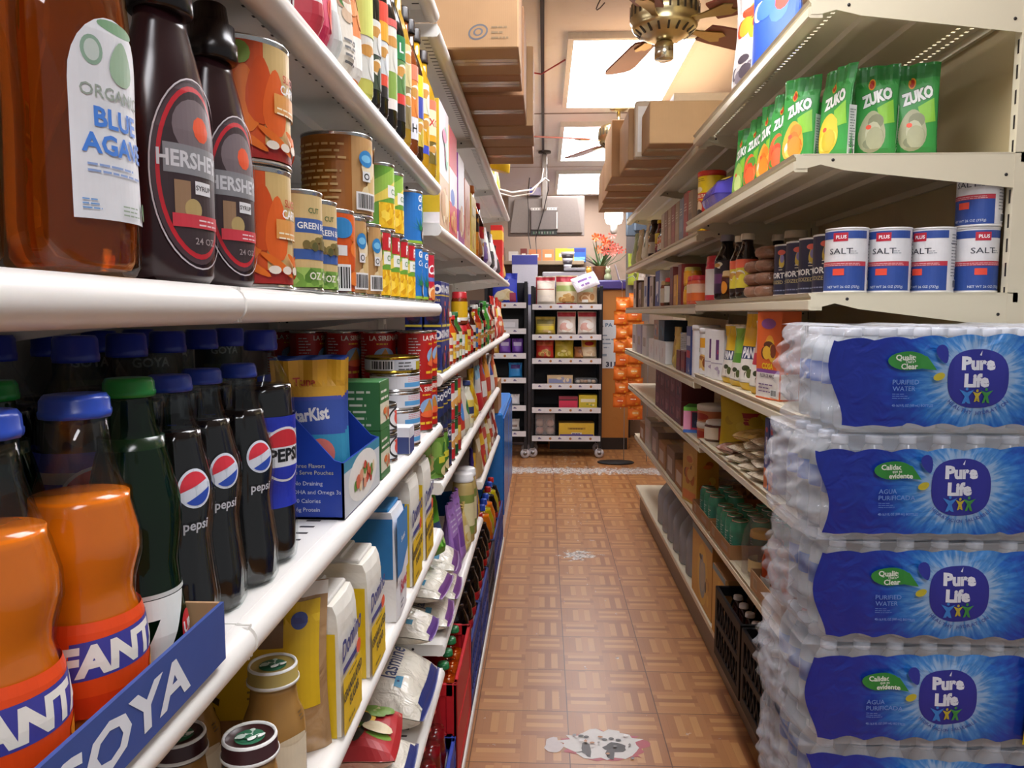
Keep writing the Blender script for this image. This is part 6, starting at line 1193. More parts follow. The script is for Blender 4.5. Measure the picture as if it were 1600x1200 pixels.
# ---- bottom deck: black crates of dark bottles, printed cartons, water jugs
z = .175+EPS
bk = crate(.345, .33, .245, '0d0c0d')
for k, Y in enumerate((2.115, 2.475)):
    place('bkc', bk, 'bottle_crate', 'black lattice crate of dark bottles, %s the water packs' % ('touching', 'one further from')[k], 'crate', (.605+.165, Y, z), RR, 'black crates of dark bottles')
    beer = bottle([(.012, .001), (.027, 0), (.030, .005), (.030, .12), (.024, .15), (.0145, .175), (.0138, .208)], ink('2a120c', .08), (.0155, .205, .2185), ink('e4dedc', .3), lambda A, P: A.rect(-.03, .04, .03, .09, '7a2420'))
    for i in range(4):
        for j in range(3): place('beer', beer, 'dark_bottle', 'dark bottle with white cap, %s of the %s row, crate %s the packs' % (ORD[i], ('aisle', 'middle', 'back')[j], ('by', 'past')[k]), 'bottle', (.67+.085*j, Y-.115+.077*i, z+.0125), RR, 'dark bottles with white caps')
def sun_case(w, d, h):
    def art(A, hw, hh): A.rect(-hw+.002, .002, hw-.002, hh-.002, 'cc9a34'); A.ell(hw*.1, hh*.45, hw*.5, hh*.42, 'd8b040'); A.ell(hw*.1, hh*.42, hw*.32, hh*.3, '8c949c'); A.ell(hw*.1, hh*.42, hw*.22, hh*.2, 'a8a090'); A.blobs(-hw*.9, hh*.1, hw*.9, hh*.9, ['3c3020', 'e0b848', 'b8842c'], 6, .12); A.rect(-hw, hh*.92, hw, hh, '6a8a94')
    return carton(w, d, h, art, flat('b8884c'), 'a87c50', top='a07850')
place('sun1', sun_case(.39, .28, .30), 'cardboard_case', 'big yellow printed carton on the bottom deck', 'box', (.79, 3.10, z), RR)
place('sun2', sun_case(.20, .14, .26), 'cardboard_case', 'narrower yellow printed carton between crate and big carton', 'box', (.712, 2.755, z), RR)
jug = lambda: (lambda q: q)([lathe_obj('jug', [(.03, .002), (.07, 0), (.078, .01), (.078, .15), (.07, .185), (.045, .22), (.022, .245), (.02, .26)], thin('c8ccd4', .42, .25), 28), lathe_obj('cap', [(.023, .25), (.024, .252), (.024, .268), (.021, .271), (.001, .271)], ink('e0e4ea', .3), 20)])
place('jugp', lambda: [lathe_obj('jug', [(.02, .001), (.045, 0), (.05, .006), (.05, .15), (.03, .19), (.02, .2)], ink('20181a', .15), 24), lathe_obj('cap', [(.028, .19), (.03, .193), (.03, .222), (.027, .225), (.001, .225)], ink('ece8f0', .3), 24)], 'juice_jug', 'dark jug with broad white cap behind the narrow yellow carton', 'jug', (.87, 2.76, z), RR)
for k in range(6): place('jug', jug, 'water_jug', 'frosted water jug on the bottom deck, %s after the yellow carton' % ORD[k], 'jug', (.732, 3.46+.175*k, z), RR, 'frosted water jugs')
for k in range(5): place('jug', jug, 'water_jug', 'frosted water jug in the second row, %s after the yellow carton' % ORD[k], 'jug', (.895, (3.54, 3.715, 3.89, 4.25, 4.425)[k], z), RR, 'frosted water jugs')
# ================================================================ stack of shrink-wrapped water packs at the near end
PW, PD, PH = .56, .262, .1885; NB = 8
def burst_mat():
    m, nt, b = nodes('water_print'); N = nt.nodes.new; L = nt.links.new; b.inputs['Roughness'].default_value = .22
    tc = N('ShaderNodeTexCoord'); mp = N('ShaderNodeMapping'); mp.inputs['Location'].default_value = (.02, 0, -.098); L(tc.outputs['Object'], mp.inputs['Vector'])
    sx = N('ShaderNodeSeparateXYZ'); L(mp.outputs[0], sx.inputs[0])
    def M(op, a, c=None):
        n = N('ShaderNodeMath'); n.operation = op
        for i, x in enumerate((a, c)):
            if x is None: continue
            if isinstance(x, (int, float)): n.inputs[i].default_value = x
            else: L(x, n.inputs[i])
        return n.outputs[0]
    r = M('SQRT', M('ADD', M('POWER', sx.outputs[0], 2), M('POWER', M('MULTIPLY', sx.outputs[2], 1.05), 2))); th = M('ARCTAN2', sx.outputs[2], sx.outputs[0])
    cv = N('ShaderNodeCombineXYZ'); L(M('MULTIPLY', th, 7), cv.inputs[0]); L(M('MULTIPLY', r, 16), cv.inputs[1])
    n1 = N('ShaderNodeTexNoise'); n1.inputs['Scale'].default_value = 1.6; n1.inputs['Detail'].default_value = 5; L(cv.outputs[0], n1.inputs['Vector'])
    rr = M('ADD', r, M('MULTIPLY', M('SUBTRACT', n1.outputs['Fac'], .5), .10))
    cr = N('ShaderNodeValToRGB'); e = cr.color_ramp.elements
    st = [(.0, 'a8c4e2'), (.060, '8fb4de'), (.078, '4a8cd2'), (.100, '246cc4'), (.130, '1c44ac'), (.17, '1a2f98'), (.30, '18268a')]
    while len(e) < len(st): e.new(1)
    for i, (p, c) in enumerate(st): e[i].position = p*2.5; e[i].color = lin(c)
    L(M('MULTIPLY', rr, 2.5), cr.inputs[0]); L(cr.outputs[0], b.inputs['Base Color'])
    n2 = N('ShaderNodeTexNoise'); n2.inputs['Scale'].default_value = 22; n2.inputs['Distortion'].default_value = 1.2; L(tc.outputs['Object'], n2.inputs['Vector'])
    bp = N('ShaderNodeBump'); bp.inputs['Strength'].default_value = .45; bp.inputs['Distance'].default_value = .01; L(n2.outputs['Fac'], bp.inputs['Height']); L(bp.outputs[0], b.inputs['Normal'])
    return m
BURST = burst_mat(); FILM = thin('fbfcff', .2, .12, 1., 16, .6); DEEP = wrinkled('20309c', .25, .5, 22)
def pack(spanish, strip, seed):
    def mk():
        R = random.Random(seed); bot = []
        P = [(.015, .002), (.026, 0), (.029, .006), (.029, .03), (.027, .045), (.029, .06), (.029, .115), (.026, .14), (.014, .163), (.0125, .168)]
        CB = thin('eef4f8', .4, .08)
        def one(x, y):
            b = MB(); xf = Matrix.Translation((x, y, .003)); b.lathe(P, CB, 16, xf=xf); c = MB(); c.lathe([(.0145, .165), (.0148, .168), (.0148, .178), (.013, .18), (.001, .18)], ink('e4e8ee', .35), 14, xf=xf); l = MB(); l.lathe([(.0294, .075), (.0294, .115)], ink('3a66b8', .35), 16, xf=xf, close=False)
            return ('water_bottle', b, [('cap', c), ('label', l)])
        dx = (PW-.07)/NB; xs = [-PW/2+.062+dx*i for i in range(NB)]; ys = [-PD/2+.036+.063*i for i in range(4)]
        for i, x in enumerate(xs): bot.append(one(x, ys[0]))
        for y in ys[1:]: bot.append(one(xs[0], y))
        if seed == 1:
            for x in xs[1:]:
                for y in ys[1:]: bot.append(one(x, y))
        else:
            q = MB(); q.box(xs[1]-.03, ys[1]-.03, .004, xs[-1]+.03, ys[-1]+.03, .15, ink('b8c4d0', .4)); bot.append(('inner_bottles', q, None))
        ph = R.uniform(0, 6)
        def fy(x, z):           # front skin follows the row of bottles
            return -PD/2-.001-.0018*(1+math.cos(2*PI*(x-xs[0])/dx))-.003*math.sin(9*x+ph)*math.sin(PI*z/PH)-.004*math.sin(PI*z/PH)
        def film(u, v):         # closed loop round the left end: back -> left -> front
            z = v*PH; pinch = .5+.5*math.sin(PI*v)**.6
            if u < .3: t = u/.3; return (PW/2-.02-(PW-.02)*t, PD/2+.002, z)
            if u < .62:
                t = (u-.3)/.32; a = PI*t; return (-PW/2+.02-.032*math.sin(a)*pinch-.012*math.sin(7*v*3+ph+4*t), PD/2*math.cos(a)+.004*math.sin(19*v+ph), z)
            t = (u-.62)/.38; x = -PW/2+.02+(PW-.03)*t; return (x, fy(x, z)-.0012, z)
        f = MB(); f.grid(film, 70, 22, FILM)
        f.grid(lambda u, v: (-PW/2+.0+PW*u, -PD/2+PD*v, PH-.003+.004*abs(math.sin(PI*(u*NB)))*abs(math.sin(PI*v*5))+.003*math.sin(20*u+ph)), 48, 20, FILM)
        rg = MB()     # loose gathered film at the left end
        rg.grid(lambda u, v: (-PW/2-.012-.02*math.sin(PI*u)*(.6+.4*math.sin(13*v+ph))-.006*math.sin(31*u+9*v), -PD/2*.96+PD*.7*v, .02+(PH-.03)*u), 22, 26, FILM)
        x0, x1 = -PW/2+.022, PW/2-.004
        def edge_lo(x): return .010+.007*abs(math.sin(PI*(x-xs[0])/dx+.8))*(1 if math.sin(7*x+ph) > -.2 else .4)
        def edge_hi(x): return PH-.024+.010*math.sin(6*x+ph)*.6+.006*abs(math.cos(PI*(x-xs[0])/dx))
        p = MB(); wob = lambda z: .012*math.sin(PI*2*z/PH+ph)-.01*(z/PH)
        p.grid(lambda u, v: (lambda x: (lambda z: (x+wob(z)*(1-u), fy(x+wob(z)*(1-u), z)-.0022, z))(edge_lo(x)+(edge_hi(x)-edge_lo(x))*v))(x0+(x1-x0)*u), 70, 14, BURST)
        A = Art(p, lambda u, v, l: (u, fy(u, v)-.0022-l, v), su=.012, sv=.012, lift=.0015, step=.00025)
        cx, cz = -.02, .100
        # round badge: a soft square
        n = 40; sq = []
        for i in range(n):
            a = 2*PI*i/n; k = (abs(math.cos(a))**2.6+abs(math.sin(a))**2.6)**(-1/2.6); sq.append((cx+.0505*k*math.cos(a), cz-.002+.0505*k*math.sin(a)*(1 if math.sin(a) > 0 else 1.04)))
        A.poly(sq, '2a2f96')
        A.text('Pure', cx, cz+.024, .021, 'e6ecf8', .055, 0, .98); A.text('Life', cx-.002, cz-.006, .021, 'e6ecf8', .055, 0, .98); A.poly([(cx+.001, cz+.038), (cx+.006, cz+.046), (cx+.0045, cz+.037)], 'e6ecf8')
        for q, (ox, c, s) in enumerate(((-.019, '3a86d8', 1.2), (-.001, 'c8b838', .9), (.015, '3f9448', 1.1))):
            hx, hz = cx+ox, cz-.034; A.ell(hx, hz+.011*s, .0024, .0028, c, 10); A.poly([(hx-.010*s, hz+.010*s), (hx, hz+.006*s), (hx+.010*s, hz+.010*s), (hx+.003, hz), (hx+.006*s, hz-.011*s), (hx+.002, hz-.010*s), (hx, hz-.004*s), (hx-.002, hz-.010*s), (hx-.006*s, hz-.011*s), (hx-.003, hz)], c)
        w = 'HIDRATACION SALUDABLE' if spanish else 'HEALTHY HYDRATION'
        for i, ch in enumerate(w):
            if ch == ' ': continue
            a = -PI/2+(i-(len(w)-1)/2)*(1.75/len(w)); A.text(ch, cx+.061*math.cos(a)*1.02, cz-.002+.061*math.sin(a), .0062 if not spanish else .0055, '3450a8', .02, a+PI/2)
        gx, gz = -.142, .128
        A.put([[(gx, gz), (gx+.034*math.cos(a0)*1.0, gz+.0165*math.sin(a0)), (gx+.034*math.cos(a1), gz+.0165*math.sin(a1))] for a0, a1 in [(.5+i*(2*PI-1.0)/18, .5+(i+1)*(2*PI-1.0)/18) for i in range(18)]], '2f8a38')
        A.poly([(gx, gz-.0165), (gx+.024, gz-.0135), (gx+.048, gz-.016), (gx+.032, gz+.008), (gx, gz+.015)], '2f8a38')
        if spanish: A.text('Calidad', gx-.004, gz+.006, .0088, 'e8f0e4', .03); A.text('que es', gx+.006, gz-.0015, .0048, 'e8f0e4', .02); A.text('evidente', gx+.012, gz-.0095, .0085, 'e8f0e4', .03)
        else: A.text('Quality', gx-.002, gz+.006, .0092, 'e8f0e4', .03); A.text("That's", gx+.002, gz-.0015, .0046, 'e8f0e4', .02); A.text('Clear', gx+.002, gz-.0095, .0092, 'e8f0e4', .03)
        A.ell(gx+.058, gz+.012, .010, .017, '2a34a0', 18, -.35, .35); A.ell(gx+.052, gz-.027, .0105, .0065, 'c8bc34', 16, 0, .35)
        t2 = ('AGUA', 'PURIFICADA') if spanish else ('PURIFIED', 'WATER')
        A.text(t2[0], gx-.026, gz-.037, .008, '6f9ae0', .005, align=-1); A.text(t2[1], gx-.026, gz-.0485, .008, '6f9ae0', .005, align=-1); A.lines(gx-.026, gz-.066, gx+.004, gz-.055, 3, '5f88d4', 2); A.text('40-16.9 FL OZ (500 mL) BOTTLES', gx-.026, gz-.078, .0042, '7fa4e4', .01, 0, .8, align=-1)
        if strip:
            sx0 = PW/2-.165; A.poly([(sx0, .012), (PW/2-.006, .010), (PW/2-.006, PH-.022), (sx0+.004, PH-.024)], 'd8c824'); A.text('40', sx0+.045, .142, .026, '38406c', .05, 0, 1.15); A.text('BOTELLAS', sx0+.046, .118, .0085, '4a4c50', .03, 0, .95)
            bx = sx0+.052; A.poly([(bx-.022, .02), (bx+.022, .02), (bx+.024, .06), (bx+.02, .085), (bx+.009, .098), (bx+.009, .106), (bx-.009, .106), (bx-.009, .098), (bx-.02, .085), (bx-.024, .06)], 'd4dadc'); A.rect(bx-.024, .046, bx+.024, .07, '44609c'); A.text('Pure Life', bx, .058, .007, 'e0e8f4', .03)
        return bot+[('printed_film', p, None), ('clear_film', f, None), ('gathered_film', rg, None)]
    return mk
pk = [(0, .500, 'lowest water pack of the stack, resting on the floor'), (0, .500, 'second lowest water pack of the stack'), (1, .498, 'water pack with Spanish print, third from the floor'), (1, .492, 'water pack with Spanish print, fourth from the floor, under the English one'), (0, .506, 'water pack with English print in the middle of the stack'), (1, .496, 'water pack with Spanish print just below the topmost pack'), (0, .516, 'topmost water pack of the stack, print in English')]
for k, (sp_, x, l) in enumerate(pk):
    place('pack%d' % k, pack(bool(sp_), k != 6, 7-k), 'water_bottle_pack', l, 'water pack', (x-.02+PW/2, 1.378+PD/2, .002+.1935*k), (.0, .01, -.02, .012, -.015, .02, 0)[k], 'shrink wrapped water packs')
# ================================================================ left top shelf: cases up to the ceiling
L2 = [(2.138, .222, .30, -.068, [('eye', .127, .040, .026)], 'b08a62', 'cardboard case with round grey stamp, nearest on the left top shelf'),
      (2.338, .165, .26, -.070, [], 'a87c58', 'plain cardboard case right behind the stamped one'),
      (2.655, .38, .27, -.066, [], 'a87c58', 'plain cardboard case third along the left top shelf'),
      (3.028, .345, .28, -.043, [], 'b08a62', 'cardboard case sticking out furthest over the aisle from the left top shelf'),
      (3.39, .36, .24, -.050, [], 'a87c50', 'last cardboard case of the left top shelf row')]
for k, (Y, d, h, xe, mk, c, l) in enumerate(L2):
    zz = (ZL if Y < 1.846 else ZC)['top']+.0015
    place('lcase%d' % k, case(.50, d, h, [(m[0], m[1]+.02, m[2], m[3]) for m in mk], c), 'cardboard_case', l, 'box', (xe-.25, Y, zz), 0, 'cardboard cases on the left top shelf')
place('lflat', carton(.20, .20, .02, flat('d8d4cc'), None, 'd8d4cc'), 'paper_pad', 'thin white pad on the stamped cardboard case', 'pad', (-.17, 2.138, ZC['top']+.0015+.3012), 0)
place('ytop', pouch(.2, .26, .07, flat('f0c828', ('r', -.9, .45, .6, .9, 'e85830'), ('e', .2, .3, .5, .16, 'f0e060'), ('e', .2, .3, .3, .1, '3a8a3c'), ('r', -.8, .5, .3, .6, 'f8f0e0')), 'f0c828', 3), 'snack_bag', 'yellow and orange snack bag after the cases on the left top shelf', 'bag', (-.23, 3.72, ZC['top']+EPS), 1.0, 'bags on the left top shelf')
for k, Y in enumerate((3.95, 4.15, 4.42)): place('ytop%d' % (k % 2), pouch(.18, .24-.02*k, .06, flat(('d8d030', 'e8e0c8', 'd8d030')[k], ('r', -.8, .4, .8, .7, 'c03a30')), ('d8d030', 'e8e0c8', 'd8d030')[k], k), 'snack_bag', 'snack bag on the left top shelf, %s after the yellow and orange one' % ORD[k], 'bag', (-.285, Y, ZC['top']+EPS), RL, 'bags on the left top shelf')
# ================================================================ ceiling fans
def blade_shape(L0, L1, w0, w1, ang, zc, pitch=-.2):
    """wooden blade with rounded end and its brass arm, pointing along ang"""
    w = MB(); m = painted('7c3f30', '6a3226', 3, .4); M_ = Matrix.Rotation(ang, 4, 'Z') @ Matrix.Translation((0, 0, zc)) @ Matrix.Rotation(pitch, 4, 'X')
    P = [(L0, -w0/2), (L0+.05, -w0/2-.006), (L1-.06, -w1/2), (L1-.015, -w1/2+.01), (L1, -w1/2+.035), (L1, w1/2-.035), (L1-.015, w1/2-.01), (L1-.06, w1/2), (L0+.05, w0/2+.006), (L0, w0/2)]
    w.prism(P, 'z', -.004, .004, m, xf=M_)
    a = MB(); br = metal('b09a62', .3); Q = [(.09, -.012), (L0-.03, -.014), (L0+.06, -.035), (L0+.09, -.02), (L0+.075, 0), (L0+.09, .02), (L0+.06, .035), (L0-.03, .014), (.09, .012)]
    a.prism(Q, 'z', -.010, -.0045, br, xf=M_); return w, a
def fan(angs):
    def mk():
        br = metal('cdbd90', .28); dkm = ink('4a4034', .4, .5, .6); o = []
        b = MB(); b.lathe([(.03, .10), (.11, .095), (.125, .08), (.128, .02), (.118, .008), (.122, .0), (.115, -.012), (.09, -.03), (.062, -.045), (.04, -.05)], br, 40)
        for k in range(28):
            a = 2*PI*k/28; b.box(.1275, -.004, .03, .1295, .004, .072, dkm, Matrix.Rotation(a, 4, 'Z'))
        for k in range(18):
            a = 2*PI*k/18; b.box(-.004, -.001, -.016, .004, .0012, .016, dkm, Matrix.Rotation(a, 4, 'Z') @ Matrix.Translation((0, -.101, -.024)) @ Matrix.Rotation(.85, 4, 'X'))
        o.append(('motor_housing', b, None))
        s = MB(); s.lathe([(.03, -.052), (.03, -.058), (.036, -.062), (.036, -.115), (.03, -.12), (.001, -.121)], metal('d8d0b8', .2), 28); o.append(('light_fitter', s, None))
        r = MB(); r.lathe([(.011, .095), (.011, .20)], br, 14); r.lathe([(.03, .185), (.055, .20), (.06, .215)], br, 24); o.append(('down_rod', r, None))
        for a in angs:
            w, i = blade_shape(.19, .60, .10, .135, a, .012); o.append(('blade', w, [('blade_arm', i)]))
        return o
    return mk
D = math.radians
place('fan1', fan([D(-38), D(30), D(102), D(246)]), 'ceiling_fan', 'brass ceiling fan with reddish wooden blades in front of the first light panel', 'ceiling fan', (.445, 3.0, CEIL-.215), 0, 'brass ceiling fans')
place('fan2', fan([D(193), D(118), D(46), D(-26)]), 'ceiling_fan', 'second brass ceiling fan, half hidden by the cardboard cases', 'ceiling fan', (.46, 4.95, CEIL-.215), 0, 'brass ceiling fans')
# hooks and cords by the fan
for k, (x, y, dx) in enumerate(((.19, 2.9, .05), (.24, 3.15, -.04))):
    b = MB(); b.tube([(x+dx*math.sin(i*.5), y+.02*i/6, CEIL-.004-.045*i+.006*i*i) for i in range(7)], .0025, ink('4a4442'), 6); o = b.build('dangling_wire'); tag(o, 'thin dark cord dangling from the ceiling near the first fan, %s' % ('left one', 'right one')[k], 'cord', 'dangling ceiling cords')
b = MB(); b.tube([(-.16, 2.95, CEIL-.004), (-.05, 2.98, CEIL-.012), (.1, 3.0, CEIL-.012), (.33, 3.05, CEIL-.02)], .004, ink('9a6a60'), 6); tag(b.build('ceiling_cable'), 'reddish brown cable running along the ceiling to the first fan', 'cable')
b = MB(); b.tube([(-.2, 4.1, CEIL-.02), (-.02, 4.2, CEIL-.02), (.1, 4.0, CEIL-.012)], .004, ink('b03838'), 6); tag(b.build('ceiling_cable'), 'red cable on the ceiling beside the light panel', 'cable')
b = MB(); b.tube([(-.35, 4.6, 2.12), (-.2, 4.75, 2.10), (-.08, 4.9, 2.14), (.0, 5.2, 2.26), (.03, 5.9, 2.36)], .006, ink('e0d8d0'), 8); tag(b.build('power_cable'), 'white cable looping from the left shelf to the screen pole', 'cable')
b = MB(); b.tube([(-.35, 4.7, 2.11), (-.2, 4.85, 2.09), (-.08, 5.0, 2.13), (-.02, 5.3, 2.27), (-.01, 5.9, 2.45)], .005, ink('c8bcb0'), 8); tag(b.build('power_cable'), 'thinner beige cable looping beside the white one', 'cable')
# ================================================================ hanging screen seen from behind
def screen():
    g = ink('8c8078', .5); dk = ink('3c3632', .5); o = []
    b = MB(); b.rbox(-.31, .0, -.155, .31, .02, .165, ink('9c9088', .45), .006); b.prism([(-.29, -.13), (.29, -.13), (.25, .14), (-.25, .14)], 'y', -.035, 0, g); o.append(('screen_shell', b, None))
    f = MB(); f.box(-.30, .0202, -.145, .30, .022, .155, ink('101012', .1)); o.append(('screen_face', f, None))
    v = MB(); v.rbox(-.12, -.055, -.11, .10, -.036, .07, ink('7a706a', .5), .004)
    v.box(-.12, -.058, .045, .09, -.0552, .065, ink('e4dcd4')); v.box(.085, -.06, -.10, .095, -.0552, .03, ink('e0d8d0'))
    for q in range(9): v.box(-.115+.022*q, -.0585, .05, -.105+.022*q, -.0582, .06, ink('8c8480'))
    o.append(('rear_panel', v, None))
    s = MB(); s.box(-.12, -.062, -.150, .09, -.04, -.115, ink('2a2c28', .5))
    for q in range(8): s.box(-.10+.022*q, -.0624, -.142, -.09+.022*q, -.0622, -.124, ink(('5a7a5c', '8a8a80')[q % 2]))
    o.append(('socket_bar', s, None))
    p = MB(); p.rbox(-.03, -.075, .05, .01, -.058, .48, metal('b8b0a8', .35), .003); p.rbox(-.022, -.07, .3, .002, -.055, .50, ink('4c4642', .5), .002); p.lathe([(.05, .49), (.05, .505)], ink('4c4642'), 20, xf=Matrix.Translation((-.01, -.065, 0))); o.append(('mount_pole', p, None))
    c = MB(); c.tube([(-.13, -.07, .30), (-.145, -.07, .15), (-.135, -.07, 0), (-.14, -.07, -.14), (-.12, -.07, -.26)], .004, ink('3a3432'), 6); o.append(('cable', c, None)); c = MB(); c.tube([(.01, -.085, .40), (.02, -.08, .2), (-.02, -.08, .02), (-.08, -.07, -.18), (-.07, -.07, -.30)], .004, ink('3a3432'), 6); o.append(('cable', c, None))
    return o
place('screen', screen, 'tv_screen', 'grey hanging television seen from the back with cables', 'television', (.012, 6.32, 2.145), -.04)
place('bluebox', carton(.09, .07, .06, flat('9a90a0', ('r', -1, 0, -.5, 1, '4a4890')), None, '9a90a0'), 'small_carton', 'little grey and blue carton on top of the hanging television', 'box', (-.075, 6.31, 2.311), 0)
def monitor():
    b = MB(); b.rbox(-.22, 0, -.16, .22, .03, .16, ink('54606e', .4), .008); b.rbox(-.16, -.03, -.12, .16, 0, .06, ink('4a5664', .4), .01)
    c = MB(); c.tube([(.03, -.04, .16), (.05, -.045, .06), (.08, -.045, -.05), (.07, -.04, -.18)], .005, ink('1c1c20'), 6); p = MB(); p.rbox(-.03, -.02, .15, .03, .02, .46, ink('6a6a70'), .004)
    return [('monitor_shell', b, None), ('cable', c, None), ('mount_arm', p, None)]
place('monitor', monitor, 'monitor', 'slate grey monitor back hanging above the chip bags', 'monitor', (.90, 6.6, 2.17), .25)
def bulb():
    b = MB(); b.lathe([(.03, .0), (.062, .01), (.075, .05), (.075, .12), (.06, .15), (.03, .16)], emit('fff8ec', 5), 24); c = MB(); c.lathe([(.028, -.005), (.03, -.05), (.02, -.075), (.001, -.08)], ink('d8d0c8', .35), 20); w = MB(); w.tube([(.02, 0, .155), (.07, 0, .17), (.08, .0, .25), (.06, 0, .42), (.06, 0, .548)], .006, ink('d8d4d0'), 8)
    return [('bulb', b, None), ('lamp_base', c, None), ('hook_wire', w, None)]
place('bulb', bulb, 'hanging_lamp', 'round white glowing lamp hanging before the back counter', 'lamp', (.575, 6.5, 2.10), 0)
# ================================================================ rolling snack racks
def rack(w, d, h, levels, casters=True):
    def mk():
        bm = ink('17161a', .35); o = []
        f = MB()
        for sx in (-1, 1):
            for sy in (-1, 1): f.rbox(sx*w/2, sy*d/2, .09, sx*(w/2-.03), sy*(d/2-.03), h, bm, .002)
            f.rbox(sx*w/2, -d/2+.03, h-.04, sx*(w/2-.02), d/2-.03, h-.01, bm, .002); f.rbox(sx*w/2, -d/2+.03, .10, sx*(w/2-.02), d/2-.03, .13, bm, .002)
            f.box(sx*(w/2-.002), -d/2+.03, .13, sx*(w/2-.006), d/2-.03, h-.04, ink('221f22', .5))
        f.box(-w/2+.03, d/2-.008, .1, w/2-.03, d/2-.004, h, ink('1c191b', .5)); o.append(('rack_frame', f, None))
        for z in levels:
            s = MB(); s.rbox(-w/2+.03, -d/2+.005, z-.012, w/2-.03, d/2-.01, z, bm, .002)
            p = MB(); p.box(-w/2+.012, -d/2-.006, z-.045, w/2-.012, -d/2-.001, z+.006, ink('e6e4e6', .35)); A = Art(p, front(-d/2-.006))
            n = int((w-.1)/.085)
            for k in range(n):
                u = -w/2+.07+k*(w-.1)/n
                if k % 2: A.ell(u+.02, z-.02, .012, .012, 'b87840', 14)
                else: A.rect(u, z-.026, u+.03, z-.016, '8a80a0'); A.ell(u+.012, z-.014, .01, .006, '6a6490', 10)
            o.append(('shelf', s, [('price_strip', p)]))
        if casters:
            for sx in (-1, 1):
                for sy in (-1, 1):
                    c = MB(); xf = Matrix.Translation((sx*(w/2-.02), sy*(d/2-.02), .045)) @ Matrix.Rotation(PI/2, 4, 'X'); c.lathe([(.02, -.014), (.043, -.013), (.045, 0), (.043, .013), (.02, .014)], ink('c8c4c8', .3), 20, xf=xf); c.lathe([(.018, -.016), (.018, .016)], metal('a8a8a8', .3), 14, xf=xf)
                    k = MB(); k.rbox(sx*(w/2-.02)-.02, sy*(d/2-.02)-.02, .075, sx*(w/2-.02)+.02, sy*(d/2-.02)+.02, .092, metal('b0b0b0', .3), .002); o.append(('caster', c, [('caster_plate', k)]))
        return o
    return mk
RY_ = 7.38; LV = [.205, .475, .70, .94, 1.163, 1.445]; RX = .212
place('rackA', rack(.67, .34, 1.62, LV), 'snack_rack', 'black rolling snack rack with white price strips at the end of the aisle', 'rack', (RX, RY_, 0), 0, 'black snack racks')
LV2 = [.255, .50, .76, .99, 1.22, 1.46]
place('rackB', rack(.40, .34, 1.66, LV2), 'snack_rack', 'black snack rack partly hidden by the left shelves', 'rack', (-.355, RY_-.05, 0), 0, 'black snack racks')
def bag_on(key, x, lv, w, h, t, col, art, label, levels=LV, dy=-.06, name='snack_bag'):
    place(key, pouch(w, h, t, art, col, len(label) % 7), name, label, 'bag', (x, RY_+dy, levels[lv]+EPS), 0, 'packets on the snack racks')
wrapb = lambda c, c2: flat(c, ('r', -.95, .82, .95, .96, c2), ('b', -.8, .08, .8, .8, ['e8d8b8', 'f0e4d0', 'd8c098', c], 8, .4))
bag_on('rb1', RX-.20, 5, .19, .27, .10, 'f0e4d8', flat('ece0d0', ('r', -.96, .84, .96, .96, 'c02838'), ('r', -.96, .0, -.86, .96, 'c83040'), ('e', 0, .66, .7, .1, 'f4ecdc'), ('e', 0, .42, .7, .1, 'f0e4d0'), ('e', 0, .18, .7, .1, 'f4e8d8'), ('r', -.9, .52, .9, .56, 'c88068')), 'white and red bag of sweet rolls on the top of the black rack')
bag_on('rb2', RX+.0, 5, .21, .275, .10, 'e8d4a0', flat('e8d8b0', ('r', -.96, .78, .96, .96, 'c02c40'), ('r', -.96, .46, .96, .66, 'a8b868'), ('b', -.8, .05, .8, .45, ['c89850', 'e0b870', 'b88040'], 10, .35), ('r', -.9, .0, .9, .06, 'c02c40')), 'red topped bag of rusks on the top of the black rack')
bag_on('rb3', RX+.19, 5, .20, .20, .11, 'd8b890', flat('d8b890', ('b', -.8, .1, .8, .7, ['c89058', 'e8c898', 'b88048'], 9, .4), ('r', -.5, .1, .1, .25, 'e8e4dc'), ('r', -.9, .6, .6, .8, 'c8d0a8')), 'clear bag of brown bread on the top of the black rack')
place('rb4', pillow(.24, .16, .05, wrinkled('d8d0dc', .1, .8, 25, 'f0ecf4'), lambda A, w, h: (A.lines(-.07, .0, .07, .04, 1, '8050a0', 2), A.lines(-.06, -.05, .06, -.015, 1, '8050a0', 4)), 3), 'bread_bag', 'see-through bag with purple writing draped on the bread', 'bag', (RX+.17, RY_-.125, LV[5]+.2), .2, tilt=(1.0, -.35))
bag_on('rb5', RX-.20, 4, .19, .17, .1, 'c8b038', flat('b8a040', ('r', -.9, .6, .9, .85, '7a7028'), ('r', -.9, .28, .9, .5, 'd8c030'), ('b', -.8, .05, .8, .3, ['e8d8b0', 'c8a060'], 6, .4)), 'olive and yellow bag on the second level of the black rack')
for k, x in enumerate((.0, .195)): bag_on('rb6', RX+x, 4, .18, .22, .09, 'ecdcd4', flat('ecdcd0', ('r', -.96, .78, .96, .96, 'd84050'), ('b', -.8, .08, .8, .78, ['f4ece0', 'e8c8b0', 'e0a898', 'f8f0e8'], 12, .3)), 'white bag with pinkish red top on the second level, %s' % ('middle of the rack', 'by the rack post')[k])
bag_on('rb7', RX-.205, 3, .17, .17, .09, 'd83c2c', flat('d83828', ('r', -.9, .7, .9, .92, 'f07848'), ('b', -.8, .08, .8, .6, ['c89848', 'e0b060', 'a87030'], 9, .35)), 'red snack bag on the third level of the black rack')
bag_on('rb8', RX-.02, 3, .18, .18, .08, 'c8b428', flat('c8b430', ('r', -.9, .66, .9, .9, 'e0d048'), ('b', -.8, .08, .8, .55, ['e8d888', 'b8a038', 'd8c860'], 9, .35)), 'yellow snack bag on the third level of the black rack')
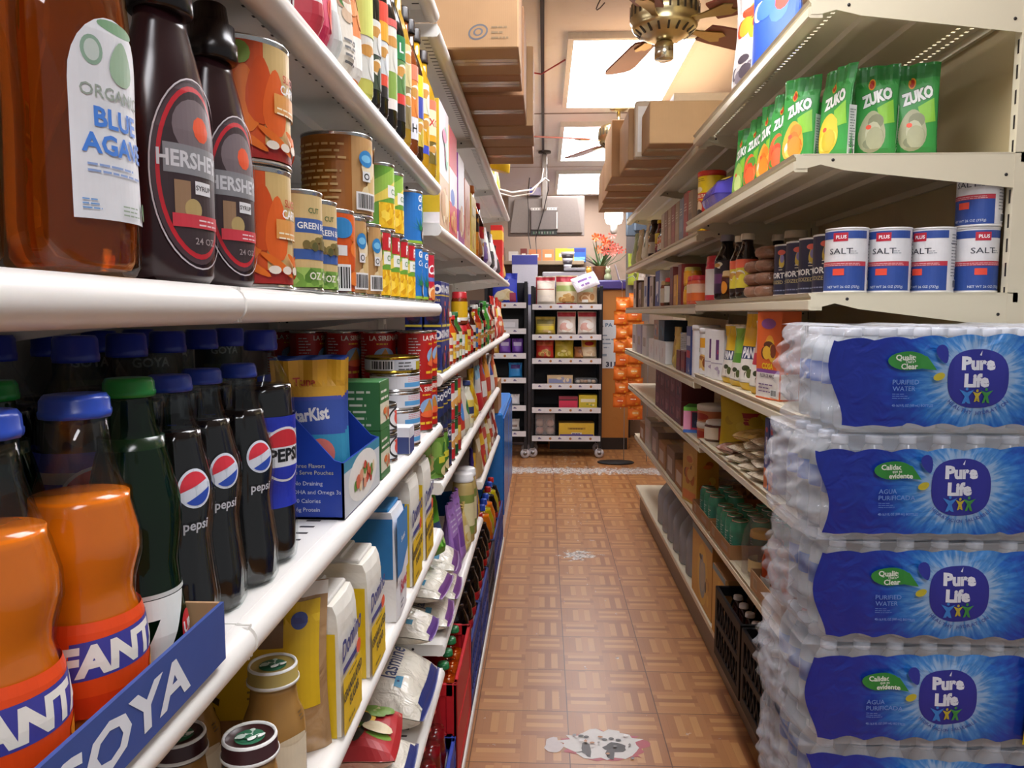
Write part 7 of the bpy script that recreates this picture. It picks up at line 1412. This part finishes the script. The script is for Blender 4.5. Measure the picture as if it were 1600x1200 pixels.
bag_on('rb9', RX+.13, 3, .11, .11, .07, 'a86838', flat('a86838', ('b', -.8, .08, .8, .8, ['c08848', '885028'], 6, .35)), 'small brown bag on the third level of the black rack')
bag_on('rb10', RX+.215, 3, .15, .20, .10, 'e0b878', flat('e8d0a8', ('r', -.9, .55, .9, .9, 'e8b838'), ('e', 0, .7, .6, .1, 'c82c30'), ('b', -.8, .05, .8, .4, ['f0e0c8', 'd8b890'], 6, .4)), 'gold and red bag of buns on the third level')
place('rk1', carton(.24, .16, .085, flat('c8b088', ('r', -.9, .1, .9, .6, '8a90b8'), ('b', -.8, .1, .8, .9, ['d8c8a8', '9a98b0', 'e0d0b0'], 6, .4)), flat('4a3a2c'), 'c8b088', top='4c4034'), 'snack_carton', 'open pale carton on the fourth level of the black rack', 'box', (RX-.06, RY_-.06, LV[2]+EPS), 0)
def clamshell():
    b = MB(); b.rbox(-.11, -.08, 0, .11, .08, .055, thin('f0eef0', .1, .08), .015); c = MB()
    for k in range(5): c.lathe([(.001, .003), (.018, .004), (.024, .02), (.016, .034), (.001, .036)], ink(('e8dcc8', 'd8b890', 'c8a078')[k % 3], .5), 14, xf=Matrix.Translation((-.075+.037*k, -.02+.03*(k % 2), 0)))
    return [('clear_box', b, None), ('pastries', c, None)]
place('clam', clamshell, 'pastry_box', 'clear box of pastries on the fourth level of the black rack', 'box', (RX+.185, RY_-.06, LV[2]+EPS), 0)
place('rk2', carton(.18, .16, .11, flat('8a3040', ('r', -.96, .0, .96, .62, 'd83858'), ('r', -.96, .62, .96, .72, '3a2c28')), flat('6a4838'), '8a6850', top='3c2c28'), 'snack_carton', 'open bright pink carton on the fifth level of the black rack', 'box', (RX+.02, RY_-.06, LV[1]+EPS), 0)
place('rk3', carton(.17, .16, .12, flat('d8c038', ('r', -.8, .45, .8, .7, 'e8e0c0'), ('b', -.8, .1, .8, .4, ['7a9a4c', 'e8d060', 'f0e8b0'], 6, .4)), flat('c8b030'), 'd8c038'), 'snack_carton', 'yellow carton on the fifth level of the black rack', 'box', (RX+.205, RY_-.06, LV[1]+EPS), 0)
place('rk4', carton(.335, .18, .12, flat('e0b83c', ('r', -.96, .0, .96, .12, '5a4898'), ('r', -.5, .5, .5, .66, 'b88c30'), ('l', -.4, .52, .4, .64, 1, '6a5018'), ('r', -.3, .12, .3, .26, 'e8e0d0'), ('l', -.25, .13, .25, .25, 1, '4a3c88')), flat('d8b038'), 'e0b83c', top='c8a050'), 'snack_carton', 'wide yellow carton with purple base on the lowest rack level', 'box', (RX+.10, RY_-.04, LV[0]+EPS), 0)
def ptub():
    b = MB(); b.rbox(-.095, -.08, 0, .095, .08, .215, thin('d8d0d0', .25, .12), .012); l = MB(); l.rbox(-.1, -.085, .2155, .1, .085, .235, thin('d8d4d4', .4, .2), .008); c = MB()
    for k in range(8): c.lathe([(.001, 0), (.03, .01), (.038, .035), (.028, .06), (.001, .066)], wrinkled(('d89878', 'c8a890', 'e0a888')[k % 3], .5, .3), 14, xf=Matrix.Translation((-.05+.1*(k % 2), -.035+.06*((k//2) % 2), .006+.075*(k//4))))
    return [('tub', b, None), ('lid', l, None), ('buns', c, None)]
place('ptub', ptub, 'plastic_tub', 'milky plastic tub of buns on the lowest rack level', 'tub', (RX-.2, RY_-.06, LV[0]+EPS), 0)
lb = [('la1', -.37, 5, .24, .28, '2c3cc0', flat('2c40c8', ('t', 'ILY', .1, .72, .12, 'e8ecf8', .04, .2), ('b', -.9, .05, .9, .55, ['e8d8a8', 'f0e4c0', 'd8c088'], 12, .35), ('r', .4, .05, .9, .35, 'a83858')), 'shiny blue bag on top of the half hidden rack'),
      ('la3', -.37, 3, .11, .14, '6a30a0', flat('7038a8', ('r', -.7, .5, .7, .75, 'd8c8f0')), 'purple packet on the third level of the half hidden rack'), ('la3', -.25, 3, .11, .14, '6a30a0', flat('7038a8', ('r', -.7, .5, .7, .75, 'd8c8f0')), 'second purple packet by the post of the half hidden rack'), ('la3b', -.48, 3, .11, .12, 'c89838', flat('c89838', ('r', -.7, .4, .7, .65, 'e8d8b0')), 'amber packet on the third level of the half hidden rack'),
      ('la4', -.27, 2, .13, .14, '2c90d8', flat('2c90d8', ('r', -.7, .6, .7, .9, '4c2c88')), 'light blue and purple packet on the half hidden rack'), ('la5', -.30, 0, .14, .11, 'd8d0c8', flat('d8d0c8', ('r', -.7, .3, .7, .5, '8a7060')), 'pale packet on the lowest level of the half hidden rack'), ('la6', -.28, 1, .10, .1, 'e4e0e0', flat('e4e0e0'), 'white packet on the fifth level of the half hidden rack')]
for key, x, lv, w, h, c, a, l in lb: bag_on(key, x, lv, w, h, .06, c, a, l, LV2, -.12)
place('wl', carton(.2, .12, .09, flat('c8c8cc', ('r', -.7, .2, .7, .7, 'e4e4e8')), flat('b8b8bc'), 'c4c4c8'), 'snack_carton', 'grey white carton on the second level of the half hidden rack', 'box', (-.34, RY_-.12, LV2[4]+EPS), 0)
# ================================================================ hanging strips of orange chip bags
for s, (x, y, n, zt) in enumerate(((.652, 6.47, 8, 1.50), (.745, 6.33, 9, 1.53))):
    b = MB(); b.tube([(x, y+.035, zt+.12), (x, y+.035, zt-.115*n-.02)], .003, ink('d8d8d4'), 6); b.tube([(x, y+.035, zt+.12), (x+.0, y+.2, zt+.15), (.742, 7.062, zt+.15)], .003, ink('8a8a88'), 6); tag(b.build('hanging_strip'), 'clip strip carrying orange chip bags, %s' % ('the shorter one', 'the one nearer the shelves')[s], 'strip', 'clip strips of chip bags')
    for k in range(n):
        place('chip%d' % (k % 3), pouch(.125, .117, .055, flat('e8741c', ('r', -.9, .8, .9, .94, 'f0902c'), ('e', 0, .5, .5, .18, ('f09838', 'e0601c', 'f0a048')[k % 3]), ('l', -.4, .46, .4, .58, 1, 'fbe8c8'), ('b', -.7, .08, .7, .3, ['f0a830', 'd85c14'], 5, .4)), 'e8701a', k % 3, mat=wrinkled('e8701a', .2, .8, 30, 'd85c10')), 'chip_bag', 'orange chip bag, %s from the top of the %s strip' % (ORD[k], ('shorter', 'longer')[s]), 'bag', (x+.008*(-1)**k, y, zt-.115*(k+1)), -.15+.1*(k % 3), 'orange chip bags', tilt=(.12, 0))
# ================================================================ service counter and what is behind the racks
def counter():
    b = MB(); b.rbox(-.40, -.12, 0, .40, .12, 1.60, painted('b87838', 'a86c30', 3, .45), .004); b.box(-.395, -.1206, .98, .395, -.1201, .985, ink('8a5420'))
    t = MB(); t.rbox(-.43, -.16, 1.60, .43, .16, 1.69, ink('4a3c80', .35), .012); k = MB(); k.box(-.39, -.10, 0, .39, -.122, .12, ink('2a2420')); return [('wood_panel', b, None), ('purple_top', t, None), ('kick_plate', k, None)]
place('counter', counter, 'service_counter', 'tall orange wood counter with purple top behind the snack rack', 'counter', (.45, 7.80, 0), 0)
def poster():
    b = MB(); b.box(-.16, -.003, 0, .16, 0, .48, ink('dce0e4', .3)); A = Art(b, front(-.003)); A.text('LA PA', -.0, .43, .035, '5c7a94', .03, 0, 1.2); A.lines(-.12, .20, .12, .36, 4, '8a98a8', 4); A.ell(.12, .25, .025, .025, '5a4c98', 18); A.text('3117', .09, .04, .045, '30384c', .05, 0, 1.1); A.lines(-.12, .12, .1, .16, 1, '8a98a8', 1); return [('poster_sheet', b, None)]
place('poster', poster, 'poster', 'pale blue poster with numbers on the orange counter', 'poster', (.60, 7.676, .82), 0)
def plant():
    b = MB(); b.lathe([(.05, 0), (.06, .01), (.075, .13), (.08, .14), (.07, .14), (.06, .12)], wrinkled('9a6040', .6, .6, 40), 20); R = random.Random(4); o = [('basket', b, None)]
    l = MB(); g = ink('4c6a38', .5); g2 = ink('6a8a5c', .5)
    for k in range(22):
        a = R.uniform(0, 2*PI); L_ = R.uniform(.18, .34); el = R.uniform(.5, 1.3); d = Vector((math.cos(a)*math.cos(el), math.sin(a)*math.cos(el)*.6, math.sin(el))); w = .012; sd = Vector((-math.sin(a), math.cos(a), 0))*w; p0 = Vector((0, 0, .12))
        pts = [p0+d*L_*q-Vector((0, 0, .10*q*q*(1.2-el))) for q in (0, .35, .7, 1)]
        l.add([pts[0]-sd, pts[0]+sd, pts[1]+sd*1.1, pts[1]-sd*1.1, pts[2]+sd*.7, pts[2]-sd*.7, pts[3]], [(0, 1, 2, 3), (3, 2, 4, 5), (5, 4, 6)], (g, g2)[k % 2])
    o.append(('leaves', l, None)); f = MB()
    for k in range(14):
        x, y, z = R.uniform(-.06, .20), R.uniform(-.05, .05), R.uniform(.30, .46)
        if k > 10: x += .09; z -= .04
        f.tube([(.03, 0, .13), (x*.7, y*.7, z*.7), (x, y, z-.01)], .003, g, 5)
        for q in range(7):
            a = 2*PI*q/7; f.add([(x, y, z), (x+.036*math.cos(a-.3), y-.012, z+.036*math.sin(a-.3)), (x+.046*math.cos(a), y-.02, z+.046*math.sin(a)), (x+.036*math.cos(a+.3), y-.012, z+.036*math.sin(a+.3))], [(0, 1, 2, 3)], ink(('e8602c', 'd84c38', 'f08040', 'e88878')[k % 4], .5))
    o.append(('flowers', f, None)); return o
place('plant', plant, 'flower_basket', 'basket plant with bright orange flowers on the purple counter top', 'plant', (.555, 7.78, 1.691), 0)
def figurine(c, c2):
    def mk():
        b = MB(); b.lathe([(.001, 0), (.035, 0), (.04, .02), (.036, .05), (.02, .065), (.026, .08), (.03, .1), (.02, .118), (.001, .125)], ink(c, .35), 20); e = MB(); e.lathe([(.001, 0), (.012, .005), (.008, .018), (.001, .022)], ink(c2, .35), 10, xf=Matrix.Translation((-.014, 0, .115))); f = MB(); f.lathe([(.001, 0), (.012, .005), (.008, .018), (.001, .022)], ink(c2, .35), 10, xf=Matrix.Translation((.014, 0, .115)))
        return [('figure_body', b, None), ('ear', e, None), ('ear', f, None)]
    return mk
place('fig1', figurine('e8a838', 'd89028'), 'figurine', 'little golden figurine on the purple counter top', 'figurine', (.44, 7.70, 1.691), 0, 'counter figurines')
place('fig2', figurine('a8b088', 'e8dcd0'), 'figurine', 'pale green figurine on the purple counter top', 'figurine', (.63, 7.70, 1.691), 0, 'counter figurines')
def cardstand():
    b = MB(); b.prism([(-.02, 0), (.05, 0), (.05, .004), (-.016, .004), (-.06, .15), (-.065, .15)], 'y', -.05, .05, ink('e4dce4', .3)); return [('sign_holder', b, None)]
place('cst', cardstand, 'sign_holder', 'white leaning sign holder at the end of the purple counter top', 'sign', (.76, 7.70, 1.691), 0)
# wall shelf with goods, side cabinet, glass screen and machine behind the counter
b = MB(); b.rbox(-1.1, 8.22, 1.88, .42, 8.60, 1.92, painted('9a8468', '86705a', 3, .5), .003); b.box(-1.08, 8.4, 1.70, -1.05, 8.60, 1.88, '6a5844'); b.box(.36, 8.4, 1.70, .39, 8.60, 1.88, '6a5844'); tag(b.build('wall_shelf'), 'long wooden wall shelf under the hanging television', 'shelf')
sh = [(-.33, .10, .10, 'd8ccc0', 'white carton'), (-.22, .07, .13, '7a3028', 'dark red tin'), (-.10, .13, .12, 'c87848', 'orange brown packet'), (.04, .12, .12, 'd08850', 'peach carton'), (.215, .20, .13, 'd8b830', 'wide yellow carton'), (-.48, .12, .14, '8a7060', 'brown carton')]
for k, (x, w, h, c, l) in enumerate(sh): place('ws%d' % k, carton(w, .12, h, flat(c, ('r', -.6, .3, .6, .6, 'e0d4c0')), flat(c), c), 'grocery_carton', l+' on the wooden wall shelf behind the counter', 'box', (x, 8.32, 1.9206), 0, 'goods on the wooden wall shelf')
place('cab', lambda: [('cabinet_body', (lambda b: (b.rbox(-.13, -.1, 0, .13, .1, 1.96, ink('d0ccd4', .35), .004), b)[1])(MB()), None), ('blue_top', (lambda b: (b.box(-.131, -.102, 1.86, .131, -.1002, 1.955, ink('4a4c98', .35)), b)[1])(MB()), None), ('blue_base', (lambda b: (b.box(-.131, -.102, 1.45, .131, -.1002, 1.56, ink('4a4c98', .35)), b)[1])(MB()), None)], 'vending_cabinet', 'slim white cabinet with blue bands behind the half hidden rack', 'cabinet', (-.20, 8.0, 0), 0)
for k, (x, h, w) in enumerate(((-.55, .30, .1), (-.43, .17, .1))): place('pap%d' % k, carton(w, .1, h, flat('d8d0d4'), flat('c8c0c4'), 'd4ccd0'), 'grocery_carton', 'white box beside the slim cabinet, %s' % ('taller', 'shorter')[k], 'box', (x, 7.9, 1.5), 0, 'white boxes beside the slim cabinet')
b = MB(); b.rbox(-.75, 7.75, 0, -.34, 8.1, 1.498, painted('5c5054', '4c4246', 3, .5), .004); tag(b.build('side_counter'), 'dark counter block carrying the white boxes behind the racks', 'counter')
b = MB(); b.rbox(-.05, 8.42, .0, .95, 8.58, 1.695, painted('3a3034', '2e262a', 3, .5), .004); tag(b.build('dark_cupboard'), 'dark cupboard front below the wall shelf behind the counter', 'cupboard')
def machine():
    b = MB(); b.rbox(-.24, -.15, 0, .24, .15, .26, ink('a8a2a0', .4), .01); d = MB(); d.box(-.2, -.152, .03, .12, -.1502, .2, ink('c4c0be', .25)); k = MB(); k.box(.15, -.152, .05, .22, -.1502, .22, ink('4a4648', .4)); l = MB(); l.rbox(-.02, -.16, .27, .2, -.1, .30, ink('8c8886', .4), .004); return [('machine_body', b, None), ('door', d, None), ('control_panel', k, None), ('lid', l, None)]
place('machine', machine, 'counter_machine', 'grey counter machine behind the purple topped counter', 'machine', (.22, 8.13, 1.531), 0)
b = MB(); b.rbox(-.05, 7.975, 0, .52, 8.3, 1.53, painted('6a5c58', '5a4c4a', 3, .5), .004); tag(b.build('back_counter'), 'brownish back counter under the grey machine', 'counter')
def cups():
    b = MB(); z = 0
    for k in range(5): b.lathe([(.035+.006*k, z), (.045+.007*k, z+.032)], ink('ece8e6', .35) if k % 2 == 0 else ink('4c4648', .35), 22); z += .032
    return [('cups', b, None)]
place('cups', cups, 'cup_stack', 'stack of white and dark banded cups on the grey machine', 'cups', (.24, 8.02, 1.8315), 0)
place('bluep', carton(.2, .10, .15, flat('2c64b8', ('r', -.9, .05, .9, .35, '80c0e8'), ('r', -.9, .7, .9, .95, '2c3890')), flat('2c58a8'), '2c60b4'), 'grocery_carton', 'blue packet at the end of the wooden wall shelf', 'box', (.35, 8.49, 1.9206), 0)
# narrow hanging goods in the gap beside the counter
for k, (x, z0, h, c, l) in enumerate(((.80, 1.62, .28, 'b8c848', 'yellow green packet hanging beside the counter'), (.86, 1.45, .30, 'd8d0c8', 'pale packet hanging beside the counter'), (.90, 1.80, .26, 'c8c4c0', 'grey packet hanging beside the counter'))):
    place('hang%d' % k, pouch(.10, h, .04, flat(c, ('b', -.7, .2, .7, .8, [c, '6a7038', 'e8e4d8'], 6, .4)), c, k), 'hanging_packet', l, 'packet', (x, 7.0, z0), 0, 'packets hanging beside the counter')
b = MB(); b.box(.74, 7.06, .0, .745, 7.08, 2.2, '8a8684'); b.box(.95, 7.06, 0, .955, 7.08, 2.2, '8a8684'); b.box(.74, 7.05, 1.3, .955, 7.075, 2.2, ink('7a7270', .5)); tag(b.build('pegboard_stand'), 'grey pegboard panel with hanging packets at the end of the right shelves', 'display panel')
b = MB(); b.lathe([(.16, 0), (.17, .008), (.16, .014), (.001, .015)], ink('1c1a1c', .6), 28, 1, .6); tag(b.build('floor_pad', None, (.66, 6.98, 0)), 'dark round pad on the floor beside the rack', 'pad')
